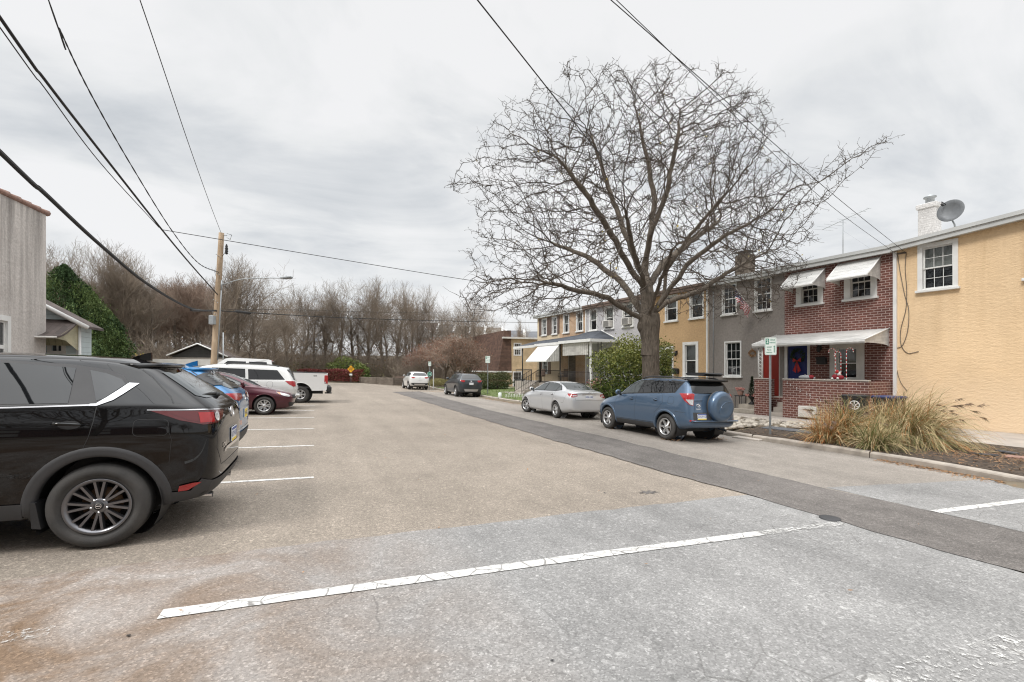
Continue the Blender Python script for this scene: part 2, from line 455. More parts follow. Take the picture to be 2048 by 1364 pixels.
M['shingle_roof'] = rows('brown_roof', (.085, .065, .058), .14, 0, .4, .85, cell=.3)
M['siding_blue'] = rows('pale_blue_siding', (.52, .60, .61), .17, 2, .6, .6, .06)
M['siding_grey'] = rows('grey_siding', (.42, .43, .44), .2, 2, .5, .6, .06)
M['siding_dark'] = rows('dark_gable_siding', (.06, .058, .055), .16, 2, .5, .8)
M['green'] = mat('sign_green', (.015, .20, .13), .4, var=.05)
M['sign_white'] = mat('sign_white', (.74, .80, .76), .45, var=.04)
M['sign_yellow'] = mat('sign_yellow', (.85, .42, .02), .45, var=.04)
M['blue_door'] = mat('blue_door', (.016, .028, .15), .4, var=.1)
M['red_door'] = mat('red_door', (.26, .02, .012), .4, var=.1)
M['red'] = mat('red_cloth', (.42, .02, .02), .7)
M['darkred'] = mat('dark_red_cloth', (.22, .012, .02), .8)
M['greyfelt'] = mat('grey_felt', (.30, .31, .32), .95)
M['wreath'] = leafmat('wreath_green', (.012, .03, .012), (.03, .06, .02))
M['terracotta'] = mat('terracotta', (.27, .16, .125), .8, var=.25, vs=6)
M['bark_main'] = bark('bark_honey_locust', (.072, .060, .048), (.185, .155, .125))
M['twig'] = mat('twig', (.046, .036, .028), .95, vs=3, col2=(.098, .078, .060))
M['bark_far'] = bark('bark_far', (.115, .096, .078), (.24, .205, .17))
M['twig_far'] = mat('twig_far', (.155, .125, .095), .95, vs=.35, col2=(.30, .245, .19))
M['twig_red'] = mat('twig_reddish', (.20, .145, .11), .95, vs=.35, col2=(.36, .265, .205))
M['stone'] = mat('river_stone', (.24, .21, .18), .9, vs=2.2, bp=.3, bs=30, col2=(.58, .53, .45))
M['leaf_brown'] = leafmat('dead_leaf', (.17, .085, .035), (.36, .21, .10), .8, 5)
M['slate'] = mat('slate', (.10, .105, .115), .8, var=.2)

def text_obj(txt, size, m, name='lettering', parent=None, mtx=None, bold=0., align='CENTER', sx=1.):
    cu = bpy.data.curves.new(name, 'FONT'); cu.body = txt; cu.size = size
    cu.align_x = align; cu.align_y = 'CENTER'; cu.offset = bold; cu.resolution_u = 3
    tmp = bpy.data.objects.new('tmp_text', cu); COL.objects.link(tmp)
    dg = bpy.context.evaluated_depsgraph_get(); dg.update()
    me = bpy.data.meshes.new_from_object(tmp.evaluated_get(dg))
    bpy.data.objects.remove(tmp); me.name = name
    if sx != 1.: me.transform(Matrix.Diagonal((sx, 1, 1, 1)))
    if mtx is not None: me.transform(mtx)
    me.materials.clear(); me.materials.append(m)
    o = bpy.data.objects.new(name, me); COL.objects.link(o)
    if parent is not None: o.parent = parent
    return o
def frame(origin, xdir, up=(0, 0, 1)):
    """matrix whose local X runs along xdir, local Y along up, local Z out of the face"""
    x = Vector(xdir).normalized(); y = Vector(up); y = (y-x*y.dot(x)).normalized(); z = x.cross(y)
    m = Matrix((x, y, z)).transposed().to_4x4(); m.translation = Vector(origin)
    return m

# ------------------------------------------------------------------ world, sun, camera
SUN_EL, SUN_AZ = math.radians(48), math.radians(-112)     # azimuth from +Y, clockwise positive
w = bpy.data.worlds.new('World'); scene.world = w; w.use_nodes = True
nt = w.node_tree; nt.nodes.clear()
sky = nt.nodes.new('ShaderNodeTexSky'); sky.sky_type = 'NISHITA'; sky.sun_disc = False
sky.sun_elevation = SUN_EL; sky.sun_rotation = SUN_AZ
bg1 = node(nt, 'ShaderNodeBackground', {'Color': sky.outputs[0], 'Strength': .10})
tc = nt.nodes.new('ShaderNodeTexCoord')
sp = node(nt, 'ShaderNodeSeparateXYZ', {'Vector': tc.outputs['Generated']})
den = mth(nt, 'ADD', mth(nt, 'MAXIMUM', sp.outputs[2], 0.), .22)
cv = node(nt, 'ShaderNodeCombineXYZ', {'X': mth(nt, 'DIVIDE', sp.outputs[0], den), 'Y': mth(nt, 'DIVIDE', sp.outputs[1], den), 'Z': .3})
mp = node(nt, 'ShaderNodeMapping', {'Vector': cv.outputs[0], 'Rotation': (0, 0, .75), 'Scale': (1.0, 1.45, 1)})
n1 = noise(nt, mp.outputs[0], 1.15, 8, .56, .7); n2 = noise(nt, cv.outputs[0], 1.3, 5, .5, .3)
cl = mth(nt, 'ADD', mth(nt, 'MULTIPLY', n1, .62), mth(nt, 'MULTIPLY', n2, .38))
cc = ramp(nt, cl, [(.36, (.62, .65, .68)), (.43, (.75, .77, .79)), (.49, (.87, .88, .885)), (.55, (.94, .94, .945))])
gain = node(nt, 'ShaderNodeMapRange', {'Value': sp.outputs[2], 'From Min': .66, 'From Max': .93, 'To Min': 1., 'To Max': 4.6}); gain.clamp = True
bg2 = node(nt, 'ShaderNodeBackground', {'Color': cc, 'Strength': gain.outputs[0]})
mx = node(nt, 'ShaderNodeMixShader', {0: .93, 1: bg1.outputs[0], 2: bg2.outputs[0]})
out = nt.nodes.new('ShaderNodeOutputWorld'); nt.links.new(mx.outputs[0], out.inputs[0])

sl = bpy.data.lights.new('sun', 'SUN'); sl.energy = 2.0; sl.angle = math.radians(14); sl.color = (1., .965, .92)
so = bpy.data.objects.new('sun', sl); COL.objects.link(so)
sd = Vector((math.sin(SUN_AZ)*math.cos(SUN_EL), math.cos(SUN_AZ)*math.cos(SUN_EL), math.sin(SUN_EL)))
so.rotation_euler = sd.to_track_quat('Z', 'Y').to_euler(); so.location = (0, 0, 30)

cd = bpy.data.cameras.new('camera'); cam = bpy.data.objects.new('camera', cd); COL.objects.link(cam)
cd.sensor_width = 36; cd.lens = 36*F/2048; cd.shift_y = (Y0-682)/2048
cd.clip_end = 3000; cd.clip_start = .05
cam.location = (0, 0, CH); cam.rotation_euler = (pi/2, 0, -math.atan2(SA, CA))
scene.camera = cam
scene.view_settings.view_transform = 'Standard'; scene.view_settings.look = 'None'
scene.view_settings.exposure = 0; scene.view_settings.gamma = 1
scene.cycles.max_bounces = 6; scene.cycles.transparent_max_bounces = 8
scene.cycles.use_denoising = True; scene.cycles.denoising_input_passes = 'RGB_ALBEDO_NORMAL'
scene.cycles.pixel_filter_type = 'BLACKMAN_HARRIS'; scene.cycles.filter_width = 1.15

# ------------------------------------------------------------------ ground
def refine(poly, step, jit=0., closed=True):
    outp = []; n = len(poly)
    for i in range(n if closed else n-1):
        a = Vector(poly[i]); b = Vector(poly[(i+1) % n]); k = max(1, int((b-a).length/step))
        nrm = Vector((-(b-a).y, (b-a).x)).normalized() if (b-a).length > 0 else Vector((0, 0))
        for j in range(k):
            q = a+(b-a)*(j/k)
            if jit and (j or 1): q = q+nrm*random.uniform(-jit, jit)
            outp.append((q.x, q.y))
    if not closed: outp.append(tuple(poly[-1]))
    return outp
def inside(pt, poly):
    x, y = pt; c = False; n = len(poly)
    for i in range(n):
        x1, y1 = poly[i]; x2, y2 = poly[(i+1) % n]
        if (y1 > y) != (y2 > y) and x < (x2-x1)*(y-y1)/(y2-y1)+x1: c = not c
    return c
def cdt(poly, step):
    xs = [p[0] for p in poly]; ys = [p[1] for p in poly]
    pts = [Vector(p) for p in poly]; n = len(poly)
    x = min(xs)+step*.5
    P = np.array(poly)
    while x < max(xs):
        y = min(ys)+step*.5
        while y < max(ys):
            if inside((x, y), poly) and np.min((P[:, 0]-x)**2+(P[:, 1]-y)**2) > (step*.35)**2: pts.append(Vector((x, y)))
            y += step
        x += step
    r = delaunay_2d_cdt(pts, [(i, (i+1) % n) for i in range(n)], [list(range(n))], 1, 1e-6)
    return r[0], r[2]
def sheet(name, poly, dz, m, step=1., jit=0., hf=road, bstep=.4):
    bp = refine(poly, bstep, jit)
    V, Fc = cdt(bp, step)
    b = MB()
    Fc = [f if ((V[f[1]]-V[f[0]]).cross(V[f[2]]-V[f[0]])) > 0 else tuple(reversed(f)) for f in Fc]
    b.add([(v.x, v.y, hf(v.x, v.y)+dz) for v in V], Fc, 0, True)
    return struct(b.build(name, m))

def ground_grid():
    xs = np.concatenate([np.arange(-900, -70, 60), np.arange(-70, 70, 1.4), np.arange(70, 901, 60)])
    ys = np.concatenate([np.arange(-300, -30, 45), np.arange(-30, 120, 1.4), np.arange(120, 1300, 70)])
    V = []
    for y in ys:
        for x in xs:
            z = terrain(x, y)
            lot = -7 < x < kerb_p(y)+.12 and y < 62
            V.append((x, y, z-(.10 if lot else .03)))
    n = len(xs); Fq = [(j*n+i, j*n+i+1, (j+1)*n+i+1, (j+1)*n+i) for j in range(len(ys)-1) for i in range(n-1)]
    return np_mesh('ground', V, Fq, M['soil'], smooth=True)
struct(ground_grid(), 'bare earth ground around the parking lot and houses')

kp = [(k[0]-.02, k[1]) for k in KERB]
lot_poly = [(-6.6, -9)]+[k for k in kp if k[1] < 47]+[(9.4, 48.7), (8.3, 52.4), (5.3, 59.4), (3.9, 58.8), (-2, 58), (-6.6, 57)]
struct(sheet('parking_lot', lot_poly, 0, M['asphalt_tan'], 1.2, .02), 'tan worn asphalt of the parking lot')
wob = lambda s: .03*math.sin(s*1.7)+.02*math.sin(s*4.1)
stripL = [(5.62+wob(s), s) for s in np.arange(-9, 37, .6)]
stripR = [(7.25+wob(s+9)+(.12 if s > 8 else 0)+max(0, s-20)*.035, s) for s in np.arange(-9, 37, .6)]
side_poly = stripR+[(8.3, 38.3)]+[k for k in reversed(kp) if k[1] < 38]
joint_r = [(7.3, 4.55), (8.4, 4.42), (9.7, 4.22), (10.6, 4.12), (11.1, 4.05)]
struct(sheet('roadside_asphalt', side_poly, .004, M['asphalt_side'], 1.2, .012), 'greyish asphalt lane beside the kerb')
fg = [(-6.6, -9), (5.55, -9), (5.62, 0), (5.64, 4.62), (4, 4.61), (2, 4.60), (0.1, 4.56), (-1.6, 4.50), (-3.2, 4.42), (-6.6, 4.35)]
struct(sheet('old_asphalt', fg, .006, M['asphalt_grey'], 1., .02, bstep=.22), 'pale grey old asphalt in the foreground')
fgr = [(7.3, -9), (8.58, -9), (9.28, -4), (9.86, -1), (10.36, 1.2), (10.9, 3.5), (11.0, 4.02)]+list(reversed(joint_r[:-1]))
struct(sheet('old_asphalt_patch', fgr, .008, M['asphalt_grey'], 1., .015, bstep=.25), 'pale grey old asphalt beside the kerb')
struct(sheet('road_patch', stripL+[(8.1, 38.2)]+list(reversed(stripR)), .012, M['asphalt_dark'], 1., .025, bstep=.25), 'dark asphalt trench patch along the street')

def stripe(a, b, wd, m, name='parking_line', dz=.0125):
    a = Vector(a); b = Vector(b); d = (b-a).normalized(); nrm = Vector((-d.y, d.x))*wd/2
    poly = [tuple(a-nrm), tuple(b-nrm), tuple(b+nrm), tuple(a+nrm)]
    return struct(sheet(name, poly, dz, m, .5, .004, bstep=.12), 'white painted parking line')
for s in (7.42, 10.62, 13.68, 16.87, 19.63, 22.15, 25.6, 28.6):
    stripe((-5.6, s-.06), (-.02, s), .10, M['line'], dz=.005)
stripe((-.90, 3.53), (2.5, 3.43), .125, M['line']); stripe((2.5, 3.43), (4.3, 3.36), .12, M['line']); stripe((4.3, 3.36), (5.6, 3.29), .11, M['line_worn'])
stripe((7.3, 3.2), (10.3, 3.05), .12, M['line'])
stripe((-4.4, 3.5), (-1.42, 3.53), .14, M['line_faint'])
stripe((2.2, 1.44), (5.6, 1.25), .2, M['line_faint'])

# kerb: swept concrete section, broken into cast lengths
def kerb_run():
    b = MB(); pts = refine(KERB, .5, 0, False)
    sec = [(0, -.05), (.0, .105), (.02, .13), (.05, .142), (.155, .142), (.165, -.05)]
    n = len(sec); V = []; Fs = []
    for i, (p, s) in enumerate(pts):
        a = Vector(pts[max(i-1, 0)]); c = Vector(pts[min(i+1, len(pts)-1)]); d = (c-a).normalized(); nr = Vector((d.y, -d.x))
        j = (random.uniform(-.008, .008), random.uniform(-.012, .008))
        for o, h in sec:
            V.append((p+nr.x*(o+j[0]), s+nr.y*(o+j[0]), road(p, s)+h+(j[1] if h > 0 else 0)))
    for i in range(len(pts)-1):
        for k in range(n-1): Fs.append((i*n+k, (i+1)*n+k, (i+1)*n+k+1, i*n+k+1))
    b.add(V, [tuple(reversed(f)) for f in Fs], 0, False)
    for s0 in np.arange(-6, 44, 3.05):                   # joints
        p0 = kerb_p(s0); q = road(p0, s0)
        b.box(p0-.006, p0+.17, s0-.007, s0+.007, q, q+.147, 1)
    return b.build('kerb', [M['kerb'], M['mulch']])
struct(kerb_run(), 'weathered concrete kerb along the street')

def h2w(X, Y, z=0):
    return Vector((X*HC-Y*HS, X*HS+Y*HC, z))
flat = lambda p, s: terrain(p, s)
bed = [(k[0]+.17, k[1]) for k in KERB if -5 < k[1] < 11]+[(13.6, 10.6), (14.2, 9.6), (15.7, 8.6), (15.9, 4), (15.9, -4)]
struct(sheet('planting_bed', bed, .02, M['mulch'], .5, .02, flat), 'dark mulch bed behind the kerb')
w2 = lambda pts: [tuple(h2w(a, c)[:2]) for a, c in pts]
struct(sheet('sidewalk', w2([(16.2, -6), (HP-.02, -6), (HP-.02, 7.9), (18.05, 7.9), (18.05, 33), (16.6, 33), (16.6, 9), (16.2, 7)]), .028, M['concrete'], 1.2, 0, flat), 'pale concrete footpath along the row houses')
rocks_poly = [(11.75, 10.4), (13.4, 10.7), (14.3, 9.8), (15.6, 9.2), (15.7, 15), (14, 17.5), (11.65, 17.5)]
struct(sheet('rock_bed', rocks_poly, .018, M['soil'], .8, .02, flat), 'earth bed under the river stones')
lawn_poly = [(11.62, 17.6), (15.6, 17.6), (14.4, 32), (18, 33), (18.5, 45), (11.1, 45), (11.0, 36), (11.15, 28), (11.4, 21)]
struct(sheet('lawn', lawn_poly, .022, M['lawn'], 1., .03, flat), 'patchy green lawn beside the street')
struct(sheet('walkway', [(13.0, 41.2), (17.9, 40.4), (17.9, 41.9), (12.9, 42.5)], .03, M['concrete'], 1., 0, flat), 'concrete walk across the lawn')
# ------------------------------------------------------------------ row houses
BZ = -.41
class HouseCtx:
    def __init__(self, name, label, y0, cat='house', group=None, X0=HP):
        self.y0 = y0; self.X0 = X0
        self.root = thing(name, label, cat, tuple(h2w(X0, y0, BZ)), HA, group)
        self.off = (X0, y0, BZ)
    def put(self, mb, name, mats, parent=None):
        return mb.build(name, mats, parent or self.root, self.off)

def wall_with_holes(mb, y0, y1, z0, z1, holes, X=HP, depth=.12, mat=0, rev=1):
    ys = sorted({y0, y1, *[h[0] for h in holes], *[h[1] for h in holes]})
    zs = sorted({z0, z1, *[h[2] for h in holes], *[h[3] for h in holes]})
    for i in range(len(ys)-1):
        for j in range(len(zs)-1):
            cy, cz = (ys[i]+ys[i+1])/2, (zs[j]+zs[j+1])/2
            if any(h[0] < cy < h[1] and h[2] < cz < h[3] for h in holes): continue
            mb.add([(X, ys[i+1], zs[j]), (X, ys[i], zs[j]), (X, ys[i], zs[j+1]), (X, ys[i+1], zs[j+1])], [(0, 1, 2, 3)], mat)
    for a, c, e, f in holes:
        Xb = X+depth
        for q in ([(X,a,e),(Xb,a,e),(Xb,a,f),(X,a,f)], [(X,c,e),(X,c,f),(Xb,c,f),(Xb,c,e)], [(X,a,f),(Xb,a,f),(Xb,c,f),(X,c,f)], [(X,a,e),(X,c,e),(Xb,c,e),(Xb,a,e)]):
            mb.add(q, [(0, 1, 2, 3)], rev)

def window(h, y0, y1, z0, z1, tw=.10, cols=3, rws=2, lower=True, sill=True, cover='curtain', trim_m='white', X=HP, cov_h=1., sash_m='white', name='window', proud=.03, label=None):
    """double-hung window; y0..y1, z0..z1 are the outside of the trim.  Returns the wall opening"""
    iy0, iy1, iz0, iz1 = y0+tw, y1-tw, z0+(.03 if sill else tw), z1-tw
    t = MB()
    t.box(X-proud, X+.05, y0, iy0, z0, z1); t.box(X-proud, X+.05, iy1, y1, z0, z1)
    t.box(X-proud, X+.05, iy0, iy1, iz1, z1); t.box(X-proud, X+.05, iy0, iy1, z0, iz0)
    w = h.put(t, name, M[trim_m])
    if label: w['label'] = label
    if sill:
        s = MB(); s.bbox(X-proud-.07, X+.02, y0-.05, y1+.05, z0-.085, z0-.002, .008)
        h.put(s, 'sill', M[trim_m], None).parent = w
    def fix(o):
        o.parent = w; return o
    f = MB(); zm = (iz0+iz1)/2; st = .042
    for (a, c, xx) in ((zm-.02, iz1-.001, X+.052), (iz0+.001, zm+.02, X+.085)):
        f.box(xx, xx+.03, iy0, iy0+st, a, c); f.box(xx, xx+.03, iy1-st, iy1, a, c)
        f.box(xx, xx+.03, iy0+st, iy1-st, a, a+st); f.box(xx, xx+.03, iy0+st, iy1-st, c-st, c)
    for (a, c, xx, on) in ((zm-.02, iz1, X+.06, True), (iz0, zm+.02, X+.093, lower)):
        if not on or cols < 2: continue
        for k in range(1, cols):
            yy = iy0+st+(iy1-iy0-2*st)*k/cols; f.box(xx, xx+.016, yy-.008, yy+.008, a+st, c-st)
        for k in range(1, rws):
            zz = a+st+(c-a-2*st)*k/rws
            f.box(xx+.002, xx+.014, iy0+st, iy1-st, zz-.008, zz+.008)
    fix(h.put(f, 'sash', M[sash_m]))
    g = MB()
    for (a, c, xx) in ((zm+.02, iz1-st, X+.068), (iz0+st, zm-.02, X+.101)):
        g.add([(xx, iy1-st, a), (xx, iy0+st, a), (xx, iy0+st, c), (xx, iy1-st, c)], [(0, 1, 2, 3)])
    fix(h.put(g, 'pane', M['glass']))
    if cover:
        c = MB(); zb = iz1-(iz1-iz0)*cov_h
        n = 14
        for k in range(n):
            a0 = iy0+(iy1-iy0)*k/n; a1 = iy0+(iy1-iy0)*(k+1)/n
            if cover == 'split' and .32 < (k+.5)/n < .68: continue
            xa = X+.17+.02*math.sin(k*2.1); xb = X+.17+.02*math.sin((k+1)*2.1)
            if cover == 'blind': xa = xb = X+.17
            c.add([(xb, a1, zb), (xa, a0, zb), (xa, a0, iz1), (xb, a1, iz1)], [(0, 1, 2, 3)])
        fix(h.put(c, 'blind' if cover == 'blind' else 'curtain', M['blind' if cover == 'blind' else 'curtain']))
    return (iy0-.005, iy1+.005, iz0-.005, iz1+.005)

def shell(h, y0, y1, zt, wallm, holes, z0=BZ-.3, depth=9., gable=None):
    mb = MB()
    wall_with_holes(mb, y0, y1, z0, zt, holes, HP)
    X2 = HP+depth
    mb.add([(HP, y0, z0), (X2, y0, z0), (X2, y0, zt), (HP, y0, zt)], [(0, 1, 2, 3)])
    mb.add([(HP, y1, z0), (HP, y1, zt), (X2, y1, zt), (X2, y1, z0)], [(0, 1, 2, 3)])
    mb.add([(X2, y0, z0), (X2, y1, z0), (X2, y1, zt), (X2, y0, zt)], [(0, 1, 2, 3)])
    h.put(mb, 'wall', [M[wallm], M['white']])
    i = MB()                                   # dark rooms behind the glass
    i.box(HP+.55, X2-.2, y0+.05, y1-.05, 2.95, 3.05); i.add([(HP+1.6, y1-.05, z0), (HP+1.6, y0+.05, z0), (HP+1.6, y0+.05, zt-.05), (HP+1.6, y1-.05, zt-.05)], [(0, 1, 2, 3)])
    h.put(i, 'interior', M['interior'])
def roof(h, y0, y1, zt, fm='fascia', over=.28, fh=.24, rise=.25, depth=9.):
    r = MB()
    r.add([(HP-over, y1, zt+fh-.01), (HP-over, y0, zt+fh-.01), (HP+depth, y0, zt+fh+rise), (HP+depth, y1, zt+fh+rise)], [(0, 1, 2, 3)])
    o = h.put(r, 'roof', M['offwhite'])
    f = MB(); f.box(HP-over, HP-.001, y0, y1, zt-.005, zt+fh*.55); f.box(HP-over-.05, HP-over+.04, y0, y1, zt+fh*.5, zt+fh)
    f.box(HP-over-.002, HP-over+.10, y0, y1, zt-.03, zt+.012)
    q = h.put(f, 'fascia', M[fm]); q.parent = o
    return o

def curved_awning(h, y0, y1, zt, X1, zf, zs, name='awning', m='offwhite', lip=.10, label=None):
    """bent sheet-metal awning; zt at the wall, zf front edge X1 metres out, zs where its side meets the wall"""
    b = MB(); prof = [(0, zt)]
    n = 9
    for k in range(1, n+1):
        t = k/n; prof.append((-X1*t, zt+(zf+lip-zt)*t*(.93+.07*t)))
    prof += [(-X1-.02, zf+lip*.5), (-X1+.01, zf)]
    V = []; Fs = []
    m2 = 40
    for j in range(m2+1):
        y = y0+(y1-y0)*j/m2
        for (a, z) in prof: V.append((HP+a, y, z+(.008 if j % 2 else 0)))
    k = len(prof)
    for j in range(m2):
        for i in range(k-1): Fs.append((j*k+i, j*k+i+1, (j+1)*k+i+1, (j+1)*k+i))
    b.add(V, Fs, 0)
    for yy, sg in ((y0, 1), (y1, -1)):
        low = [(-X1+.02, zf+.01)]
        for t in np.linspace(0, 1, 8):
            low.append((-X1*.9*(1-t), zf+.03-(zf-zs)*(1-math.sqrt(max(0, 1-t*t)))))
        top = [(a, z-.012) for a, z in prof[:-2]]
        poly = top+[(-X1+.01, zf+lip*.4)]+low
        V2 = []; 
        for a, z in poly: V2.append((HP+a, yy+sg*.02, z))
        b.add(V2, [tuple(range(len(V2))) if sg < 0 else tuple(reversed(range(len(V2))))], 1)
    b.tube([(HP, y0, zt+.01), (HP-X1, y0, zf+lip+.01)], .022, 6, 2); b.tube([(HP, y1, zt+.01), (HP-X1, y1, zf+lip+.01)], .022, 6, 2)
    o = h.put(b, name, [M['awning_top'], M['awning_side'], M['white']])
    if label: o['label'] = label
    return o
def ribbed(name, col, period, axis, col2=None, rough=.5):
    m, nt, b = newmat(name)
    tc = nt.nodes.new('ShaderNodeTexCoord'); sp = node(nt, 'ShaderNodeSeparateXYZ', {'Vector': tc.outputs['Object']})
    fr = mth(nt, 'FRACT', mth(nt, 'DIVIDE', sp.outputs[axis], period))
    st = mth(nt, 'ABSOLUTE', mth(nt, 'SUBTRACT', fr, .5))
    n = noise(nt, node(nt, 'ShaderNodeMapping', {'Vector': tc.outputs['Object'], 'Scale': (1, .35, 1)}).outputs[0], 2.4, 6, .7)
    c = mixc(nt, ramp(nt, n, [(.38, 0), (.72, 1)]), col, tuple(x*.52 for x in col))
    c = mixc(nt, ramp(nt, st, [(.40, 0), (.46, .6)]), c, col2 or tuple(x*.45 for x in col))
    nt.links.new(c, b.inputs['Base Color']); b.inputs['Roughness'].default_value = rough
    bump(nt, b, st, .4, .012)
    return m
M['awning_top'] = ribbed('awning_sheet', (.66, .655, .63), .19, 0)
M['awning_side'] = ribbed('awning_side_ribs', (.68, .67, .64), .055, 2)
M['awning_stripe'] = ribbed('striped_awning', (.70, .69, .66), .20, 0, (.10, .10, .10))

# --- yellow corner house
h = HouseCtx('row_house', 'yellow ochre stucco house nearest at the right edge of the street', 0, group='attached row houses')
holes = [window(h, 6.13, 7.17, 4.22, 5.78, .13, proud=.05, cov_h=.5), window(h, 3.62, 4.66, 4.22, 5.78, .13, proud=.05, cov_h=.6)]
shell(h, 0, 7.86, 5.72, 'stucco_yellow', holes); ro = roof(h, 0, 7.86, 5.72)
for q in (ro, ro.children[0]):                               # the eaves line climbs towards the corner
    for v in q.data.vertices: v.co.z += (7.86-v.co.y)*.072
b = MB(); b.add([(HP, 7.855, 5.72), (HP, 0, 5.72), (HP, 0, 6.28)], [(0, 1, 2)]); h.put(b, 'eaves_wall', M['stucco_yellow'])
d = MB(); d.box(HP-.075, HP-.002, 7.75, 7.855, BZ, 5.69); h.put(d, 'downspout', M['white'])
c = MB(); xx = HP-.02                                      # loose service cables on the wall
def onwall(pts): return [(xx, *hw(a, e)) for a, e in pts]
def smooth(pts, k=6):
    P = [Vector(p) for p in pts]; P = [P[0]*2-P[1]]+P+[P[-1]*2-P[-2]]; o = []
    for i in range(1, len(P)-2):
        for j in range(k):
            t = j/k; a, b_, c_, d_ = P[i-1:i+3]
            o.append(.5*((2*b_)+(c_-a)*t+(2*a-5*b_+4*c_-d_)*t*t+(3*b_-a-3*c_+d_)*t**3))
    o.append(P[-2]); return o
c.tube(smooth(onwall([(1813, 506), (1811, 540), (1814, 580), (1812, 620), (1802, 660), (1803, 690), (1816, 706), (1838, 703)])), .012, 5)
c.tube(smooth(onwall([(1796, 510), (1801, 545), (1810, 590), (1818, 620), (1816, 660), (1806, 690), (1793, 697)])), .012, 5)
c.tube(smooth(onwall([(1793, 697), (1791, 720), (1800, 760), (1815, 782)])), .010, 5)
c.tube(onwall([(1795, 508), (1813, 505)]), .03, 6)
h.put(c, 'service_cable', M['dark_wood'])
ch = MB(); ch.bbox(HP+1.9, HP+2.42, 7.35, 7.87, 5.9, 7.55, .02); ch.bbox(HP+1.85, HP+2.47, 7.30, 7.92, 7.52, 7.70, .02)
o = h.put(ch, 'chimney', M['white_brick'] if 'white_brick' in M else M['white'])
M['white_brick'] = brick_mat('white_painted_brick', (.60, .59, .58), (.54, .53, .52), (.50, .49, .48)); o.data.materials[0] = M['white_brick']
fl = MB(); fl.lathe([(.13, 7.7), (.13, 7.92), (.19, 7.94), (.19, 7.98), (.05, 8.06)], 16, 0, Matrix.Translation((HP+2.16, 7.6, 0))); f_ = h.put(fl, 'flue', M['galv']); f_.parent = o

# --- red brick house
h = HouseCtx('row_house', 'red brick house with metal awnings, between the yellow house and the grey stucco house', 7.86, group='attached row houses')
kw = dict(tw=.20, sash_m='offwhite', cover=None)
holes = [window(h, 8.36, 9.44, 4.22, 5.6, **kw), window(h, 10.2, 11.26, 4.22, 5.6, **kw), window(h, 8.76, 9.95, 1.14, 2.6, .26, 1, 1, trim_m='offwhite', cov_h=.45)]
dh = (10.80, 11.62, .34, 2.5)
shell(h, 7.865, 11.75, 5.70, 'brick', holes+[dh]); roof(h, 7.86, 11.75, 5.70)
d = MB(); d.box(HP+.04, HP+.09, 10.80, 11.62, .34, 2.5)
for z0, z1 in ((.5, 1.2), (1.32, 2.36)):
    for yy in (10.9, 11.25): d.bbox(HP+.03, HP+.05, yy, yy+.27, z0, z1, .01)
do = h.put(d, 'front_door', M['blue_door']); do['label'] = 'dark blue front door'
d = MB(); d.box(HP-.03, HP+.06, 10.70, 10.80, .34, 2.6); d.box(HP-.03, HP+.06, 11.62, 11.74, .34, 2.6); d.box(HP-.03, HP+.06, 10.80, 11.62, 2.5, 2.6)
h.put(d, 'door_frame', M['white']).parent = do
d = MB(); d.ball((HP+.02, 10.9, 1.3), .035); h.put(d, 'door_knob', M['chrome']).parent = do
curved_awning(h, 8.24, 9.62, 5.64, .92, 4.83, 4.72, label='right upper window awning'); curved_awning(h, 10.10, 11.42, 5.60, .92, 4.80, 4.70, label='left upper window awning')
curved_awning(h, 7.98, 12.1, 3.0, 1.72, 2.42, 2.32, 'porch_canopy', lip=.13)
p = MB(); PX = HP-1.62
p.box(PX, PX+.11, 7.92, 10.86, BZ-.2, 1.10); p.box(PX+.11, HP-.002, 7.92, 8.03, BZ-.2, 1.10)
p.box(PX, PX+.11, 11.44, 12.06, BZ-.2, 1.10); p.box(PX+.11, HP-.4, 11.95, 12.06, BZ-.2, 1.10); p.box(PX+.85, PX+.95, 10.87, 11.94, BZ-.2, .33)
po = h.put(p, 'porch_wall', M['brick'])
p = MB(); p.bbox(PX-.03, PX+.14, 7.9, 10.88, 1.103, 1.15, .01); p.bbox(PX-.03, PX+.14, 11.42, 12.08, 1.103, 1.15, .01); h.put(p, 'porch_cap', M['concrete']).parent = po
p = MB()
p.box(PX+.96, HP-.003, 8.03, 11.94, BZ, .34)
for k in range(3): p.box(PX+.02+.28*k, PX+.848, 10.87, 11.43, BZ+.185*k, BZ+.185*(k+1)-.002)
p.box(PX+.112, PX+.958, 8.03, 10.86, BZ, .338)
h.put(p, 'porch_floor', M['concrete'])
p = MB(); p.tube([(PX+.06, 11.92, 1.15), (PX+.06, 11.92, 2.45)], .02, 6); p.tube([(PX+.06, 11.74, 1.15), (PX+.06, 11.74, 2.45)], .02, 6)
for k in range(8):
    z = 1.18+k*.158; p.tube(smooth([(PX+.06, 11.75, z), (PX+.06, 11.83, z+.07), (PX+.06, 11.91, z), ]), .011, 5); p.tube(smooth([(PX+.06, 11.91, z+.158), (PX+.06, 11.83, z+.07), (PX+.06, 11.75, z+.158)]), .011, 5)
h.put(p, 'porch_post', M['white'])
b = MB(); q = hw(1643, 835, PX); b.bbox(PX-.14, PX-.002, 9.55, 10.2, -.30, .12, .015); h.put(b, 'meter_box', M['offwhite'])

